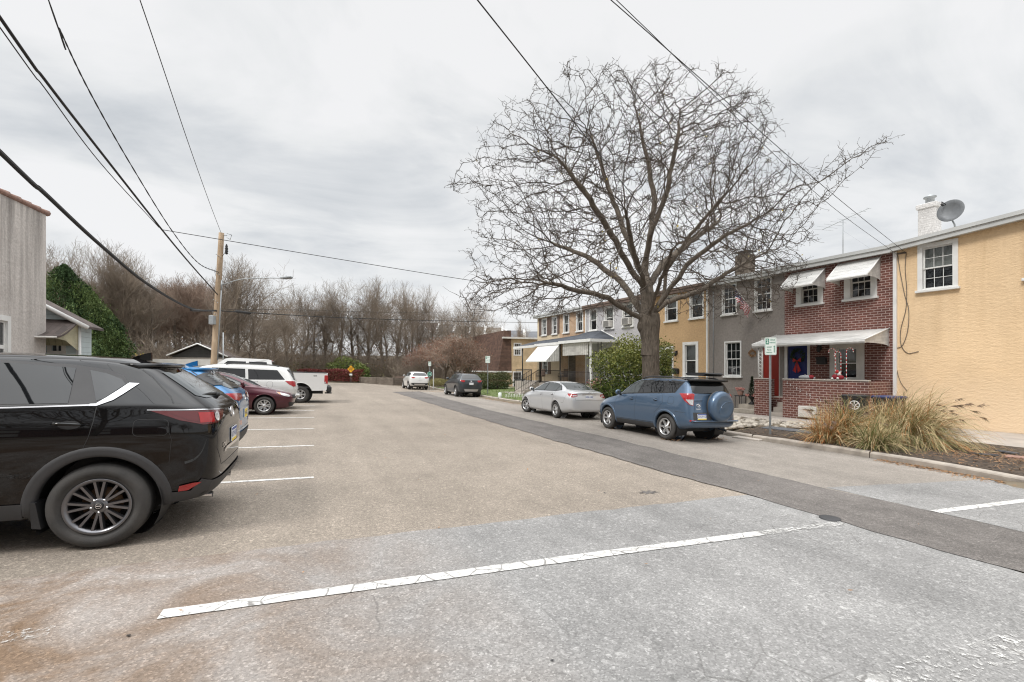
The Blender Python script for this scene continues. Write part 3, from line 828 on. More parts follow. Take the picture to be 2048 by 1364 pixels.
# --- dark grey stucco house
h = HouseCtx('row_house', 'dark grey stucco house with a flag, left of the red brick house', 11.75, group='attached row houses')
holes = [window(h, 12.32, 13.12, 4.18, 5.68, .05, 3, 2, cover=None), window(h, 14.02, 14.82, 4.18, 5.68, .05, 3, 2, cover=None),
         window(h, 13.78, 14.68, 1.18, 2.86, .06, 3, 2, cover=None)]
dh = (12.0, 12.75, .34, 2.66)
shell(h, 11.755, 15.57, 5.68, 'stucco_grey', holes+[dh, (11.95, 12.8, .34, 2.95)]); roof(h, 11.75, 15.57, 5.68)
d = MB(); d.box(HP+.07, HP+.11, 12.0, 12.75, .34, 2.5); do = h.put(d, 'front_door', M['red_door'])
d = MB(); d.box(HP+.03, HP+.06, 11.95, 12.0, .34, 2.95); d.box(HP+.03, HP+.06, 12.75, 12.8, .34, 2.95); d.box(HP+.03, HP+.06, 12.0, 12.75, 2.5, 2.6); d.box(HP+.03, HP+.06, 12.0, 12.75, 2.88, 2.95)
h.put(d, 'door_frame', M['offwhite']).parent = do
d = MB(); d.add([(HP+.05, 12.75, 2.6), (HP+.05, 12.0, 2.6), (HP+.05, 12.0, 2.88), (HP+.05, 12.75, 2.88)], [(0, 1, 2, 3)]); h.put(d, 'transom', M['glass_dark']).parent = do
c = MB(); c.box(HP-.9, HP-.4, 12.1, 13.3, BZ, -.05); c.box(HP-.4, HP-.003, 12.1, 13.3, BZ, .3); c.box(HP-1.3, HP-.9, 12.1, 13.3, BZ, -.24)
h.put(c, 'stoop', M['stone'])
c = MB(); c.tube([(HP-.03, 15.3, .2), (HP-.03, 15.3, 5.6)], .018, 5); h.put(c, 'conduit', M['galv'])
ch = MB(); ch.bbox(HP+1.0, HP+1.6, 14.15, 14.85, 5.9, 7.2, .02); o = h.put(ch, 'chimney', M['dark_wood'])
fl = MB(); fl.box(HP+.95, HP+1.65, 14.1, 14.9, 7.32, 7.36); fl.tube([(HP+1.1, 14.25, 7.2), (HP+1.1, 14.25, 7.33)], .02, 5); fl.tube([(HP+1.5, 14.75, 7.2), (HP+1.5, 14.75, 7.33)], .02, 5); h.put(fl, 'chimney_cap', M['black']).parent = o

# --- tan stucco house
h = HouseCtx('row_house', 'tan orange stucco house behind the big bare tree', 15.57, group='attached row houses')
holes = [window(h, 15.87, 16.77, 4.18, 5.62, .08, 1, 1, cover='blind', cov_h=.5), window(h, 17.56, 18.46, 4.18, 5.62, .08, 1, 1, cover='blind', cov_h=.5),
         window(h, 16.22, 17.22, 1.1, 2.95, .15, 1, 1, cover='blind', cov_h=.5)]
dh = (17.95, 18.75, .34, 2.7)
shell(h, 15.575, 19.4, 5.66, 'stucco_tan', holes+[dh]); roof(h, 15.57, 19.4, 5.66, 'gutter_brown')
d = MB(); d.box(HP+.04, HP+.09, 17.95, 18.75, .34, 2.55); do = h.put(d, 'front_door', M['black'])
d = MB(); d.box(HP-.03, HP+.06, 17.85, 17.95, .34, 2.78); d.box(HP-.03, HP+.06, 18.75, 18.85, .34, 2.78); d.box(HP-.03, HP+.06, 17.95, 18.75, 2.6, 2.78); h.put(d, 'door_frame', M['white']).parent = do
d = MB(); d.box(HP-.08, HP-.002, 15.60, 15.69, BZ, 5.63); h.put(d, 'downspout', M['white'])
c = MB(); c.box(HP-1.2, HP-.003, 17.7, 19.0, BZ, .3); h.put(c, 'stoop', M['concrete'])

# --- light grey house with the hipped porch
h = HouseCtx('row_house', 'light grey stucco house with a dark hipped porch roof', 19.4, group='attached row houses')
kw = dict(tw=.1, cols=1, rws=1, cover='curtain', cov_h=.55)
holes = [window(h, 20.95, 21.95, 4.16, 5.64, **kw), window(h, 22.72, 23.68, 4.16, 5.64, **kw), window(h, 24.40, 25.3, 4.16, 5.64, **kw), window(h, 20.4, 21.5, 1.2, 2.75, **kw)]
dh = (23.2, 24.1, .5, 2.55)
shell(h, 19.405, 25.75, 5.66, 'stucco_light', holes+[dh]); roof(h, 19.4, 25.75, 5.66, 'gutter_brown')
d = MB(); d.box(HP+.04, HP+.09, 23.2, 24.1, .5, 2.55); h.put(d, 'front_door', M['white'])
d = MB(); d.box(HP-.09, HP-.002, 25.55, 25.66, BZ, 5.6); h.put(d, 'downspout', M['white'])
r = MB(); X1 = HP-2.1; ze = 3.36; zr = 4.08
A, B_, Cc, D_ = (X1-.15, 22.3, ze), (X1-.15, 25.74, ze), (HP-.005, 22.3, ze), (HP-.005, 25.74, ze)
R1, R2 = (HP-.006, 24.0, zr), (HP-.006, 25.74, zr)
r.add([A, B_, R2, R1], [(1, 0, 3, 2)]); r.add([A, Cc, R1], [(0, 1, 2)])
ro = h.put(r, 'porch_roof', M['shingle_dark'])
r = MB(); r.box(X1-.2, X1-.1, 22.24, 25.74, ze-.16, ze+.02); r.box(X1-.1, HP-.004, 22.24, 22.34, ze-.16, ze+.015); r.box(X1-.1, HP-.004, 22.34, 25.73, ze-.14, ze-.06)
r.tube([Cc, R1], .05, 6); h.put(r, 'porch_fascia', M['white']).parent = ro
r = MB(); r.box(X1, HP-.004, 22.4, 25.7, BZ, .42); h.put(r, 'porch_floor', M['concrete'])
r = MB(); r.box(X1+.02, X1+.14, 22.5, 22.62, .42, ze-.15); h.put(r, 'porch_post', M['white'])
r = MB(); r.tube([(X1+.6, 22.5, .42), (X1+.6, 22.5, ze-.1)], .022, 6); r.tube([(X1+.85, 22.5, .42), (X1+.85, 22.5, ze-.1)], .022, 6)
for k in range(7): r.tube(smooth([(X1+.6, 22.5, .5+k*.18), (X1+.72, 22.5, .6+k*.18), (X1+.85, 22.5, .5+k*.18)]), .012, 5)
h.put(r, 'trellis_post', M['black_iron'])
def railing(b, a, c, z0, z1, n, r=.011):
    a = Vector(a); c = Vector(c)
    b.tube([(a.x, a.y, a.z+z1), (c.x, c.y, c.z+z1)], .02, 6); b.tube([(a.x, a.y, a.z+z0), (c.x, c.y, c.z+z0)], .014, 5)
    for k in range(n+1):
        q = a+(c-a)*(k/n); b.tube([(q.x, q.y, q.z+(z0 if 0 < k < n else 0)), (q.x, q.y, q.z+z1)], r if 0 < k < n else .022, 5)
r = MB(); railing(r, (X1+.03, 22.6, .42), (X1+.03, 25.7, .42), .08, .9, 26); h.put(r, 'railing', M['black_iron'])
for yy in (22.82, 21.03):
    q = MB(); q.bbox(HP-.28, HP+.08, yy+.08, yy+.76, 4.24, 4.68, .02); ac = h.put(q, 'air_conditioner', M['offwhite'])
    q = MB()
    for k in range(9): q.box(HP-.286, HP-.279, yy+.13, yy+.66, 4.28+k*.042, 4.302+k*.042)
    h.put(q, 'grille', M['black']).parent = ac

# --- peach brick house and cream house share one long porch
peach = h = HouseCtx('row_house', 'peach brick house between the light grey house and the cream house with shutters', 25.75, group='attached row houses')
kw = dict(tw=.1, cols=2, rws=1, cover='curtain', cov_h=.6)
holes = [window(h, 25.98, 26.82, 4.22, 5.62, **kw), window(h, 27.66, 28.46, 4.22, 5.62, **kw)]
dh = (26.9, 27.8, .55, 2.6)
shell(h, 25.755, 28.95, 5.66, 'peach_brick', holes+[dh]); roof(h, 25.75, 28.95, 5.66)
d = MB(); d.box(HP+.04, HP+.09, 26.9, 27.8, .55, 2.6); h.put(d, 'front_door', M['dark_wood'])
r = MB(); r.add([(X1-.1, 25.76, 3.36), (X1-.1, 28.95, 3.30), (HP-.005, 28.95, 3.86), (HP-.005, 25.76, 3.98)], [(1, 0, 3, 2)]); ro = h.put(r, 'porch_roof', M['shingle_dark'])
r = MB(); r.box(X1-.16, X1-.06, 25.76, 28.95, 3.16, 3.34); h.put(r, 'porch_fascia', M['white']).parent = ro
r = MB(); r.box(X1, HP-.004, 25.76, 28.95, BZ, .5); h.put(r, 'porch_floor', M['concrete'])
r = MB(); railing(r, (X1+.03, 25.8, .5), (X1+.03, 28.9, .5), .08, .9, 26); h.put(r, 'railing', M['black_iron'])
r = MB(); r.box(X1+.0, X1+.03, 22.75, 25.5, 2.40, 3.18); h.put(r, 'striped_valance', M['awning_stripe'])
M['valance'] = ribbed('striped_valance', (.62, .60, .56), .22, 1, (.10, .10, .10)); bpy.data.objects['striped_valance'].data.materials[0] = M['valance']

h = HouseCtx('row_house', 'cream house with brown shutters at the far end of the row', 28.95, group='attached row houses')
kw = dict(tw=.08, cols=3, rws=2, cover='curtain', cov_h=.5)
holes = [window(h, 29.25, 30.0, 4.22, 5.58, **kw), window(h, 30.75, 31.5, 4.22, 5.58, **kw), window(h, 30.6, 31.4, 1.15, 2.5, **kw)]
shell(h, 28.955, 32.2, 5.66, 'cream_wall', holes); roof(h, 28.95, 32.45, 5.66)
for a, c in ((28.96, 29.22), (30.04, 30.36), (30.40, 30.70), (31.55, 31.90)):
    r = MB(); r.box(HP-.045, HP-.002, a, c, 4.2, 5.6)
    for k in range(20): r.box(HP-.058, HP-.044, a+.03, c-.03, 4.26+k*.066, 4.30+k*.066)
    h.put(r, 'shutter', M['gutter_brown'])
for a, c in ((31.44, 31.72), (30.2, 30.52)):
    r = MB(); r.box(HP-.045, HP-.002, a, c, 1.1, 2.5); h.put(r, 'shutter', M['gutter_brown'])
r = MB(); r.add([(X1-.1, 28.95, 3.30), (X1-.1, 32.2, 3.26), (HP-.005, 32.2, 3.80), (HP-.005, 28.95, 3.86)], [(1, 0, 3, 2)]); ro = h.put(r, 'porch_roof', M['shingle_dark'])
r = MB(); r.box(X1-.16, X1-.06, 28.95, 32.25, 3.10, 3.28); h.put(r, 'porch_fascia', M['white']).parent = ro
r = MB(); r.box(X1, HP-.004, 28.95, 32.2, BZ, .55); h.put(r, 'porch_floor', M['concrete'])
r = MB(); railing(r, (X1+.03, 29.65, .55), (X1+.03, 32.1, .55), .08, .9, 18); h.put(r, 'railing', M['black_iron'])
for hh, yy, rr in ((h, 31.05, .05), (peach, 28.45, .07), (peach, 25.85, .05)):
    r = MB(); r.tube([(X1+.03, yy, .5), (X1+.03, yy, 3.2)], rr, 6); hh.put(r, 'porch_post', M['black_iron'])
r = MB(); a0, a1 = 25.75, 28.5; zt, zb, xo = 3.15, 2.08, 1.15
r.add([(X1-.1, a1, zt), (X1-.1, a0, zt), (X1-xo, a0, zb), (X1-xo, a1, zb)], [(0, 1, 2, 3)], 1)
r.add([(X1-xo, a1, zb), (X1-xo, a0, zb), (X1-xo, a0, zb-.09), (X1-xo, a1, zb-.09)], [(0, 1, 2, 3)], 1)
r.add([(X1-.1, a0, zt), (X1-.1, a0, zb-.05), (X1-xo, a0, zb-.09), (X1-xo, a0, zb)], [(0, 1, 2, 3)], 0)
r.add([(X1-.1, a1, zt), (X1-xo, a1, zb), (X1-xo, a1, zb-.09), (X1-.1, a1, zb-.05)], [(0, 1, 2, 3)], 0)
peach.put(r, 'slanted_awning', [M['awning_stripe'], M['white']])
r = MB()
for k in range(5): r.box(X1-.3*(5-k), X1-.3*(4-k)-.002, 28.55, 29.6, BZ, BZ+.19*(k+1))
h.put(r, 'steps', M['concrete'])
r = MB()
for yy in (28.55, 29.6):
    r = MB(); railing(r, (X1-.02, yy, .55), (X1-1.45, yy, BZ+.19), .1, .9, 10); h.put(r, 'stair_rail', M['black_iron'])

# ------------------------------------------------------------------ porch and facade objects of the row
def hthing(mb, name, mats, label, cat, group=None, base=None):
    V = np.array(mb.v); c = base or ((V[:, 0].min()+V[:, 0].max())/2, (V[:, 1].min()+V[:, 1].max())/2, V[:, 2].min())
    o = mb.build(name, mats, None, c); o.location = h2w(c[0], c[1], c[2]); o.rotation_euler = (0, 0, HA)
    return tag(o, label, cat, group)
def hchild(root, mb, name, mats, base):
    return mb.build(name, mats, root, base)
def base_of(mb):
    V = np.array(mb.v); return ((V[:, 0].min()+V[:, 0].max())/2, (V[:, 1].min()+V[:, 1].max())/2, V[:, 2].min())

# wreath with bow on the blue door
b = MB(); cy, cz = 11.18, 2.08
for k in range(260):
    t = random.uniform(0, 2*pi); rr = .24+random.gauss(0, .045); p0 = Vector((HP-.01-random.random()*.07, cy+rr*math.cos(t), cz+rr*math.sin(t)))
    d = Vector((random.uniform(-1, .2), random.uniform(-1, 1), random.uniform(-1, 1))).normalized()*.07; n = d.cross(Vector((1, .2, .3))).normalized()*.02
    b.add([p0-n, p0+n, p0+d], [(0, 1, 2)])
bs = base_of(b); o = hthing(b, 'wreath', M['wreath'], 'evergreen wreath with a red bow on the blue door', 'wreath')
q = MB()
for sgn in (-1, 1):
    q.add([(HP-.09, cy, cz-.2), (HP-.1, cy+sgn*.16, cz-.08), (HP-.1, cy+sgn*.17, cz-.26)], [(0, 1, 2)], 0); q.add([(HP-.09, cy, cz-.2), (HP-.1, cy+sgn*.03, cz-.72), (HP-.1, cy+sgn*.17, cz-.62)], [(0, 1, 2)], 0)
hchild(o, q, 'bow', M['red'], bs)
b = MB(); cy, cz = 13.2, 2.25
for k in range(120):
    t = random.uniform(0, 2*pi); rr = .14+random.gauss(0, .03); p0 = Vector((HP-.02-random.random()*.05, cy+rr*math.cos(t), cz+rr*math.sin(t)))
    d = Vector((random.uniform(-1, .2), random.uniform(-1, 1), random.uniform(-1, 1))).normalized()*.06; n = d.cross(Vector((1, .2, .3))).normalized()*.02
    b.add([p0-n, p0+n, p0+d], [(0, 1, 2)])
hthing(b, 'wreath', M['leaf_brown'], 'small dried brown wreath on the grey stucco wall', 'wreath')
def mailbox(y, z, label):
    b = MB(); b.bbox(HP-.16, HP-.002, y-.17, y+.17, z, z+.30, .02); b.bbox(HP-.175, HP-.15, y-.18, y+.18, z+.2, z+.31, .01)
    hthing(b, 'mailbox', M['black'], label, 'mailbox')
mailbox(10.22, 1.72, 'black mailbox on the red brick wall beside the blue door'); mailbox(17.62, 1.25, 'black mailbox on the tan stucco wall'); mailbox(22.1, 1.25, 'dark mailbox on the light grey wall under the hipped porch')
def lantern(y, z, label):
    b = MB(); b.lathe([(.03, 0), (.06, .03), (.075, .2), (.03, .27), (.01, .32)], 6, 0, Matrix.Translation((HP-.14, y, z)), False); b.box(HP-.14, HP-.002, y-.015, y+.015, z+.26, z+.29); b.box(HP-.03, HP-.003, y-.05, y+.05, z+.1, z+.32)
    hthing(b, 'wall_lantern', M['black_iron'], label, 'lantern')
lantern(10.3, 2.2, 'black lantern on the brick wall above the mailbox'); lantern(17.62, 2.2, 'black lantern on the tan stucco wall'); lantern(23.0, 2.35, 'black lantern under the hipped porch roof')
# candy canes
def cane(y, x, label, hgt=1.02, flip=1):
    b = MB(); pts = [Vector((x, y, 1.15+hgt*k/14)) for k in range(15)]+[Vector((x, y+flip*(.11-.11*math.cos(t)), 1.15+hgt+.11*math.sin(t))) for t in np.linspace(.3, pi+.5, 9)]
    for i in range(len(pts)-1): b.tube([pts[i], pts[i+1]], .0125, 7, i % 2)
    hthing(b, 'candy_cane', [M['white'], M['red']], label, 'candy cane', 'candy canes on the porch wall')
cane(8.98, PX+.05, 'striped candy cane on the porch wall, leftmost of three', flip=1); cane(8.8, PX+.06, 'striped candy cane on the porch wall, middle of three', .9); cane(8.62, PX+.05, 'striped candy cane on the porch wall, rightmost of three', flip=-1)
# plush figures on the cap
b = MB(); b.ball((PX+.05, 10.02, 1.22), .13, 10, 6, 0, (1, 1.9, .65)); b.ball((PX+.06, 9.82, 1.23), .09, 10, 6, 1, (1, 1.3, .9)); b.ball((PX+.03, 9.68, 1.19), .035, 8, 5, 0)
hthing(b, 'plush_figure', [M['greyfelt'], M['darkred']], 'grey plush ornament with a red cap lying on the porch wall', 'ornament')
b = MB(); b.ball((PX+.05, 8.98, 1.25), .10, 10, 6, 0, (.9, 1.1, 1)); b.ball((PX+.02, 8.78, 1.23), .085, 10, 6, 0, (1, 1.2, 1)); b.ball((PX+.05, 8.86, 1.36), .075, 10, 6, 2, (1, .9, 1.1)); b.ball((PX-.02, 8.88, 1.44), .055, 8, 5, 1, (1, 1, 1.2)); b.ball((PX-.04, 8.85, 1.20), .045, 8, 5, 2); b.ball((PX-.03, 9.04, 1.19), .04, 8, 5, 2)
hthing(b, 'plush_figure', [M['darkred'], M['red'], M['white']], 'red and white plush ornament at the foot of the candy canes', 'ornament')
# snowflake and string lights
b = MB()
for k in range(3):
    a = k*pi/3; b.box(-.004, .004, -.09, .09, -.011, .011, 0, Matrix.Translation((HP+.045, 9.33, 2.28)) @ Matrix.Rotation(a, 4, 'X'))
hthing(b, 'snowflake', M['white'], 'white paper snowflake on the brick house window', 'ornament')
b = MB(); lp = []
for k in range(46):
    yy = 10.8-2.6*((k*.381) % 1); zz = 1.14 if k % 3 == 0 else -.25+1.35*((k*.617) % 1)
    if zz < 1.13 and yy < 9.3: continue
    b.ball((PX-.015 if zz < 1.13 else PX-.02, yy, zz), .016, 6, 4)
lp = [(PX-.006, 10.75-.16*k, 1.13-.01*(k % 2)) for k in range(16)]
b.tube(lp, .003, 4)
hthing(b, 'string_lights', M['white'], 'string of small white lights draped over the brick porch wall', 'lights')
# planter on the stoop
bp = (HP-.75, 12.75, -.05)
b = MB(); b.lathe([(.14, 0), (.16, .03), (.05, .12), (.05, .2), (.16, .33), (.24, .36), (.25, .40), (.2, .40)], 16, 0, Matrix.Translation(bp))
o = hthing(b, 'planter_urn', M['black_iron'], 'black urn planter with a small conifer by the grey house door', 'planter', base=bp)
b = MB()
for k in range(500):
    z = random.random()**1.3; t = random.uniform(0, 2*pi); rr = .19*(1-z)*random.uniform(.5, 1); p0 = Vector((bp[0]+rr*math.cos(t), bp[1]+rr*math.sin(t), bp[2]+.38+z*.85))
    d = Vector((math.cos(t), math.sin(t), .8)).normalized()*.08; n = Vector((-math.sin(t), math.cos(t), 0))*.022; b.add([p0-n, p0+n, p0+d], [(0, 1, 2)])
hchild(o, b, 'conifer', M['wreath'], bp)
b = MB()
for k in range(30):
    t = random.uniform(0, 2*pi); b.ball((bp[0]-.1+.13*math.cos(t), bp[1]+.2*math.sin(t), bp[2]+.40+random.uniform(-.03, .06)), .035, 6, 4)
M['pink'] = mat('pink_flower', (.45, .20, .17), .8, var=.3, vs=20)
hchild(o, b, 'flowers', M['pink'], bp)
bp2 = (HP-.7, 13.35, -.41)
b = MB(); 
for dx, dy in ((-.16, -.16), (.16, -.16), (-.16, .16), (.16, .16)): b.tube([(bp2[0]+dx, bp2[1]+dy, bp2[2]), (bp2[0]+dx*.9, bp2[1]+dy*.9, bp2[2]+.7)], .014, 6)
b.bbox(bp2[0]-.18, bp2[0]+.18, bp2[1]-.18, bp2[1]+.18, bp2[2]+.7, bp2[2]+.74, .01); b.lathe([(.1, .74), (.15, .93), (.14, .93)], 12, 1, Matrix.Translation(bp2))
o = hthing(b, 'plant_stand', [M['black_iron'], M['terracotta']], 'low iron plant stand with a flower pot by the grey house', 'plant stand', base=bp2)
b = MB()
for k in range(40): b.ball((bp2[0]+random.gauss(0, .08), bp2[1]+random.gauss(0, .09), bp2[2]+.98+random.uniform(0, .1)), .035, 6, 4)
hchild(o, b, 'flowers', M['pink'], bp2)
# flag
b = MB(); mb_ = Vector((HP-.02, 12.95, 3.85)); tip = mb_+Vector((-1.15, .25, 1.25)); b.tube([mb_, tip], .014, 6)
bs = tuple(mb_)
o = hthing(b, 'flag', M['white'], 'striped flag with a blue canton hanging from a pole on the grey house', 'flag', base=bs)
q = MB(); V = []; Fs = []; mi = []
nu, nv = 26, 13
for i in range(nu+1):
    t = i/nu; base = tip+(mb_-tip)*(t*.62)
    for j in range(nv+1):
        sg = j/nv; fold = math.sin(t*13+sg*3)*.07*sg
        V.append(base+Vector((fold*.6-.03, fold+.06*math.sin(sg*5+t*4), -.62*sg*(1-.25*abs(math.sin(t*9))))))
for i in range(nu):
    for j in range(nv):
        Fs.append((i*(nv+1)+j, i*(nv+1)+j+1, (i+1)*(nv+1)+j+1, (i+1)*(nv+1)+j)); mi.append(2 if (i < nu*.42 and j < 7) else (j % 2))
q.add(V, Fs, 0, True); q.m = mi
M['flag_blue'] = mat('flag_blue', (.02, .03, .13), .8); M['flag_red'] = mat('flag_red', (.42, .03, .05), .8)
hchild(o, q, 'cloth', [M['flag_red'], M['white'], M['flag_blue']], bs)
q = MB()
for i in range(5):
    for j in range(4):
        c0 = V[(i*2+1)*(nv+1)+j*2]; 
        for sx in (-.012, .012): q.ball((c0[0]+sx, c0[1]-.004, c0[2]-.03), .013, 5, 3, 0, (1, 1, 1))
hchild(o, q, 'stars', M['white'], bs)

# satellite dish on the yellow roof
b = MB(); bp = (HP+.55, 6.35, 6.0); b.tube([bp, (bp[0], bp[1]+.05, bp[2]+.38), (bp[0]-.05, bp[1]+.12, bp[2]+.6)], .025, 8)
o = hthing(b, 'satellite_dish', M['galv'], 'grey satellite dish on the yellow house roof beside the white chimney', 'satellite dish', base=bp)
mt = Matrix.Translation((bp[0]-.06, bp[1]+.1, bp[2]+.82)) @ Matrix.Rotation(math.radians(-28), 4, 'X') @ Matrix.Rotation(math.radians(-84), 4, 'Y')
b = MB(); b.lathe([(.0, 0), (.12, .012), (.24, .045), (.36, .10), (.365, .095), (.24, .035), (.12, .0), (0, -.012)], 28, 0, mt)
hchild(o, b, 'reflector', M['dish'], bp)
b = MB(); b.tube([mt @ Vector((.3, 0, .06)), mt @ Vector((.34, 0, .3)), mt @ Vector((.16, 0, .46))], .014, 6); b.bbox(-.04, .04, -.03, .03, -.05, .05, .008, 0, mt @ Matrix.Translation((.14, 0, .47)))
hchild(o, b, 'feed_arm', M['black'], bp)
# aerial on the brick house roof
bp = (HP+1.8, 10.35, 5.95); b = MB(); b.tube([bp, (bp[0], bp[1], 7.85)], .018, 6)
o = hthing(b, 'roof_aerial', M['galv'], 'thin television aerial on the brick house roof', 'aerial', base=bp)
b = MB(); A0 = Vector((bp[0]-.25, bp[1]-1.05, 7.98)); A1 = Vector((bp[0]+.25, bp[1]+.95, 7.72)); b.tube([A0, A1], .012, 5)
for k in range(9):
    q = A0+(A1-A0)*(k/8); L = .12+.06*k; b.tube([q+Vector((-L, L*.25, 0)), q+Vector((L, -L*.25, 0))], .006, 4)
b.tube([(bp[0], bp[1], 7.4), (bp[0]+1.4, bp[1]-.9, 6.2)], .003, 3)
hchild(o, b, 'antenna_elements', M['galv'], bp)
M['bin_blue'] = mat('bin_blue', (.02, .035, .12), .5)
# two wheeled bins behind the grasses
for (bx, by, rz, lidm, lab) in ((17.3, 7.95, .25, 'black', 'black wheeled bin behind the tall grasses, at the brick porch corner'), (17.5, 7.1, -.15, 'bin_blue', 'black wheeled bin with a blue lid behind the tall grasses')):
    bp = (bx, by, BZ); LM = Matrix.Rotation(rz, 4, 'Z')
    b = MB(); n4 = lambda w, d, z: [(-w, -d, z), (w, -d, z), (w, d, z), (-w, d, z)]
    b.add(n4(.24, .25, .06)+n4(.29, .31, .95)+n4(.31, .33, .96)+n4(.31, .33, 1.02), [(3, 2, 1, 0)]+[(4*k+i, 4*k+(i+1) % 4, 4*k+4+(i+1) % 4, 4*k+4+i) for k in range(3) for i in range(4)]+[(12, 13, 14, 15)], 0, False, LM)
    o = b.build('wheeled_bin', M['black']); o.location = h2w(*bp); o.rotation_euler = (0, 0, HA); tag(o, lab, 'bin')
    b = MB(); b.bbox(-.33, .33, -.36, .34, 1.022, 1.09, .02, 0, LM); b.tube([LM @ Vector((-.3, .37, 1.03)), LM @ Vector((.3, .37, 1.03))], .02, 6); b.build('lid', M[lidm], o)
    for sg in (-1, 1):
        b = MB(); WM = LM @ Matrix.Translation((sg*.31, .27, .13)) @ Matrix.Rotation(pi/2, 4, 'Y'); b.lathe([(.02, .03), (.11, .03), (.13, .02), (.13, -.02), (.11, -.03), (.02, -.03)], 16, 0, WM); b.build('wheel', [M['rubber']], o)
    if lidm == 'black':
        b = MB(); WM = LM @ Matrix.Translation((-.292, -.02, .76)) @ Matrix.Rotation(-pi/2, 4, 'Y'); b.lathe([(.15, .01), (.13, .016), (.12, .01)], 24, 0, WM)
        for k in range(6): b.box(.02, .12, -.014, .014, .006, .016, 0, WM @ Matrix.Rotation(k*pi/3, 4, 'Z'))
        b.build('wheel_emblem', [M['white']], o)
# wheeled bin at the far steps
bq = gp(1040, 783); b = MB()
b.prism([(-.28, 0), (.28, 0), (.34, .95), (-.32, .95)], -.3, .3, 0, Matrix.Translation((0, 0, 0)) @ Matrix.Rotation(pi/2, 4, 'X'))
o = b.build('wheeled_bin', M['black']); o.location = (bq.x, bq.y, bq.z); o.rotation_euler = (0, 0, .1); tag(o, 'black wheeled bin standing beside the far porch steps', 'bin')
b = MB(); b.bbox(-.36, .38, -.34, .34, .952, 1.03, .02); b.build('lid', M['black'], o)
b = MB(); b.box(-.335, -.325, -.13, .02, .62, .85); b.build('sticker', M['white'], o)
# ------------------------------------------------------------------ vehicles
# local frame of a car: X forward, Y to its left, Z up, origin on the ground under the rear axle
def bspl(P, n, closed_sym):
    """uniform cubic B-spline along axis 0 of a control grid; closed_sym: reflection (1,-1,1) at both ends"""
    k = P.shape[0]; R = np.array([1, -1, 1.])
    Q = np.concatenate([P[1:2]*R, P, P[-2:-1]*R]) if closed_sym else np.concatenate([2*P[:1]-P[1:2], P, 2*P[-1:]-P[-2:-1]])
    out = []
    for i in range(k-1):
        for j in range(n+(1 if i == k-2 else 0)):
            t = j/n
            b = np.array([(1-t)**3, 3*t**3-6*t*t+4, -3*t**3+3*t*t+3*t+1, t**3])/6
            out.append(b[0]*Q[i]+b[1]*Q[i+1]+b[2]*Q[i+2]+b[3]*Q[i+3])
    return np.array(out)
def sstep(a, b, x):
    t = min(1, max(0, (x-a)/(b-a))); return t*t*(3-2*t)

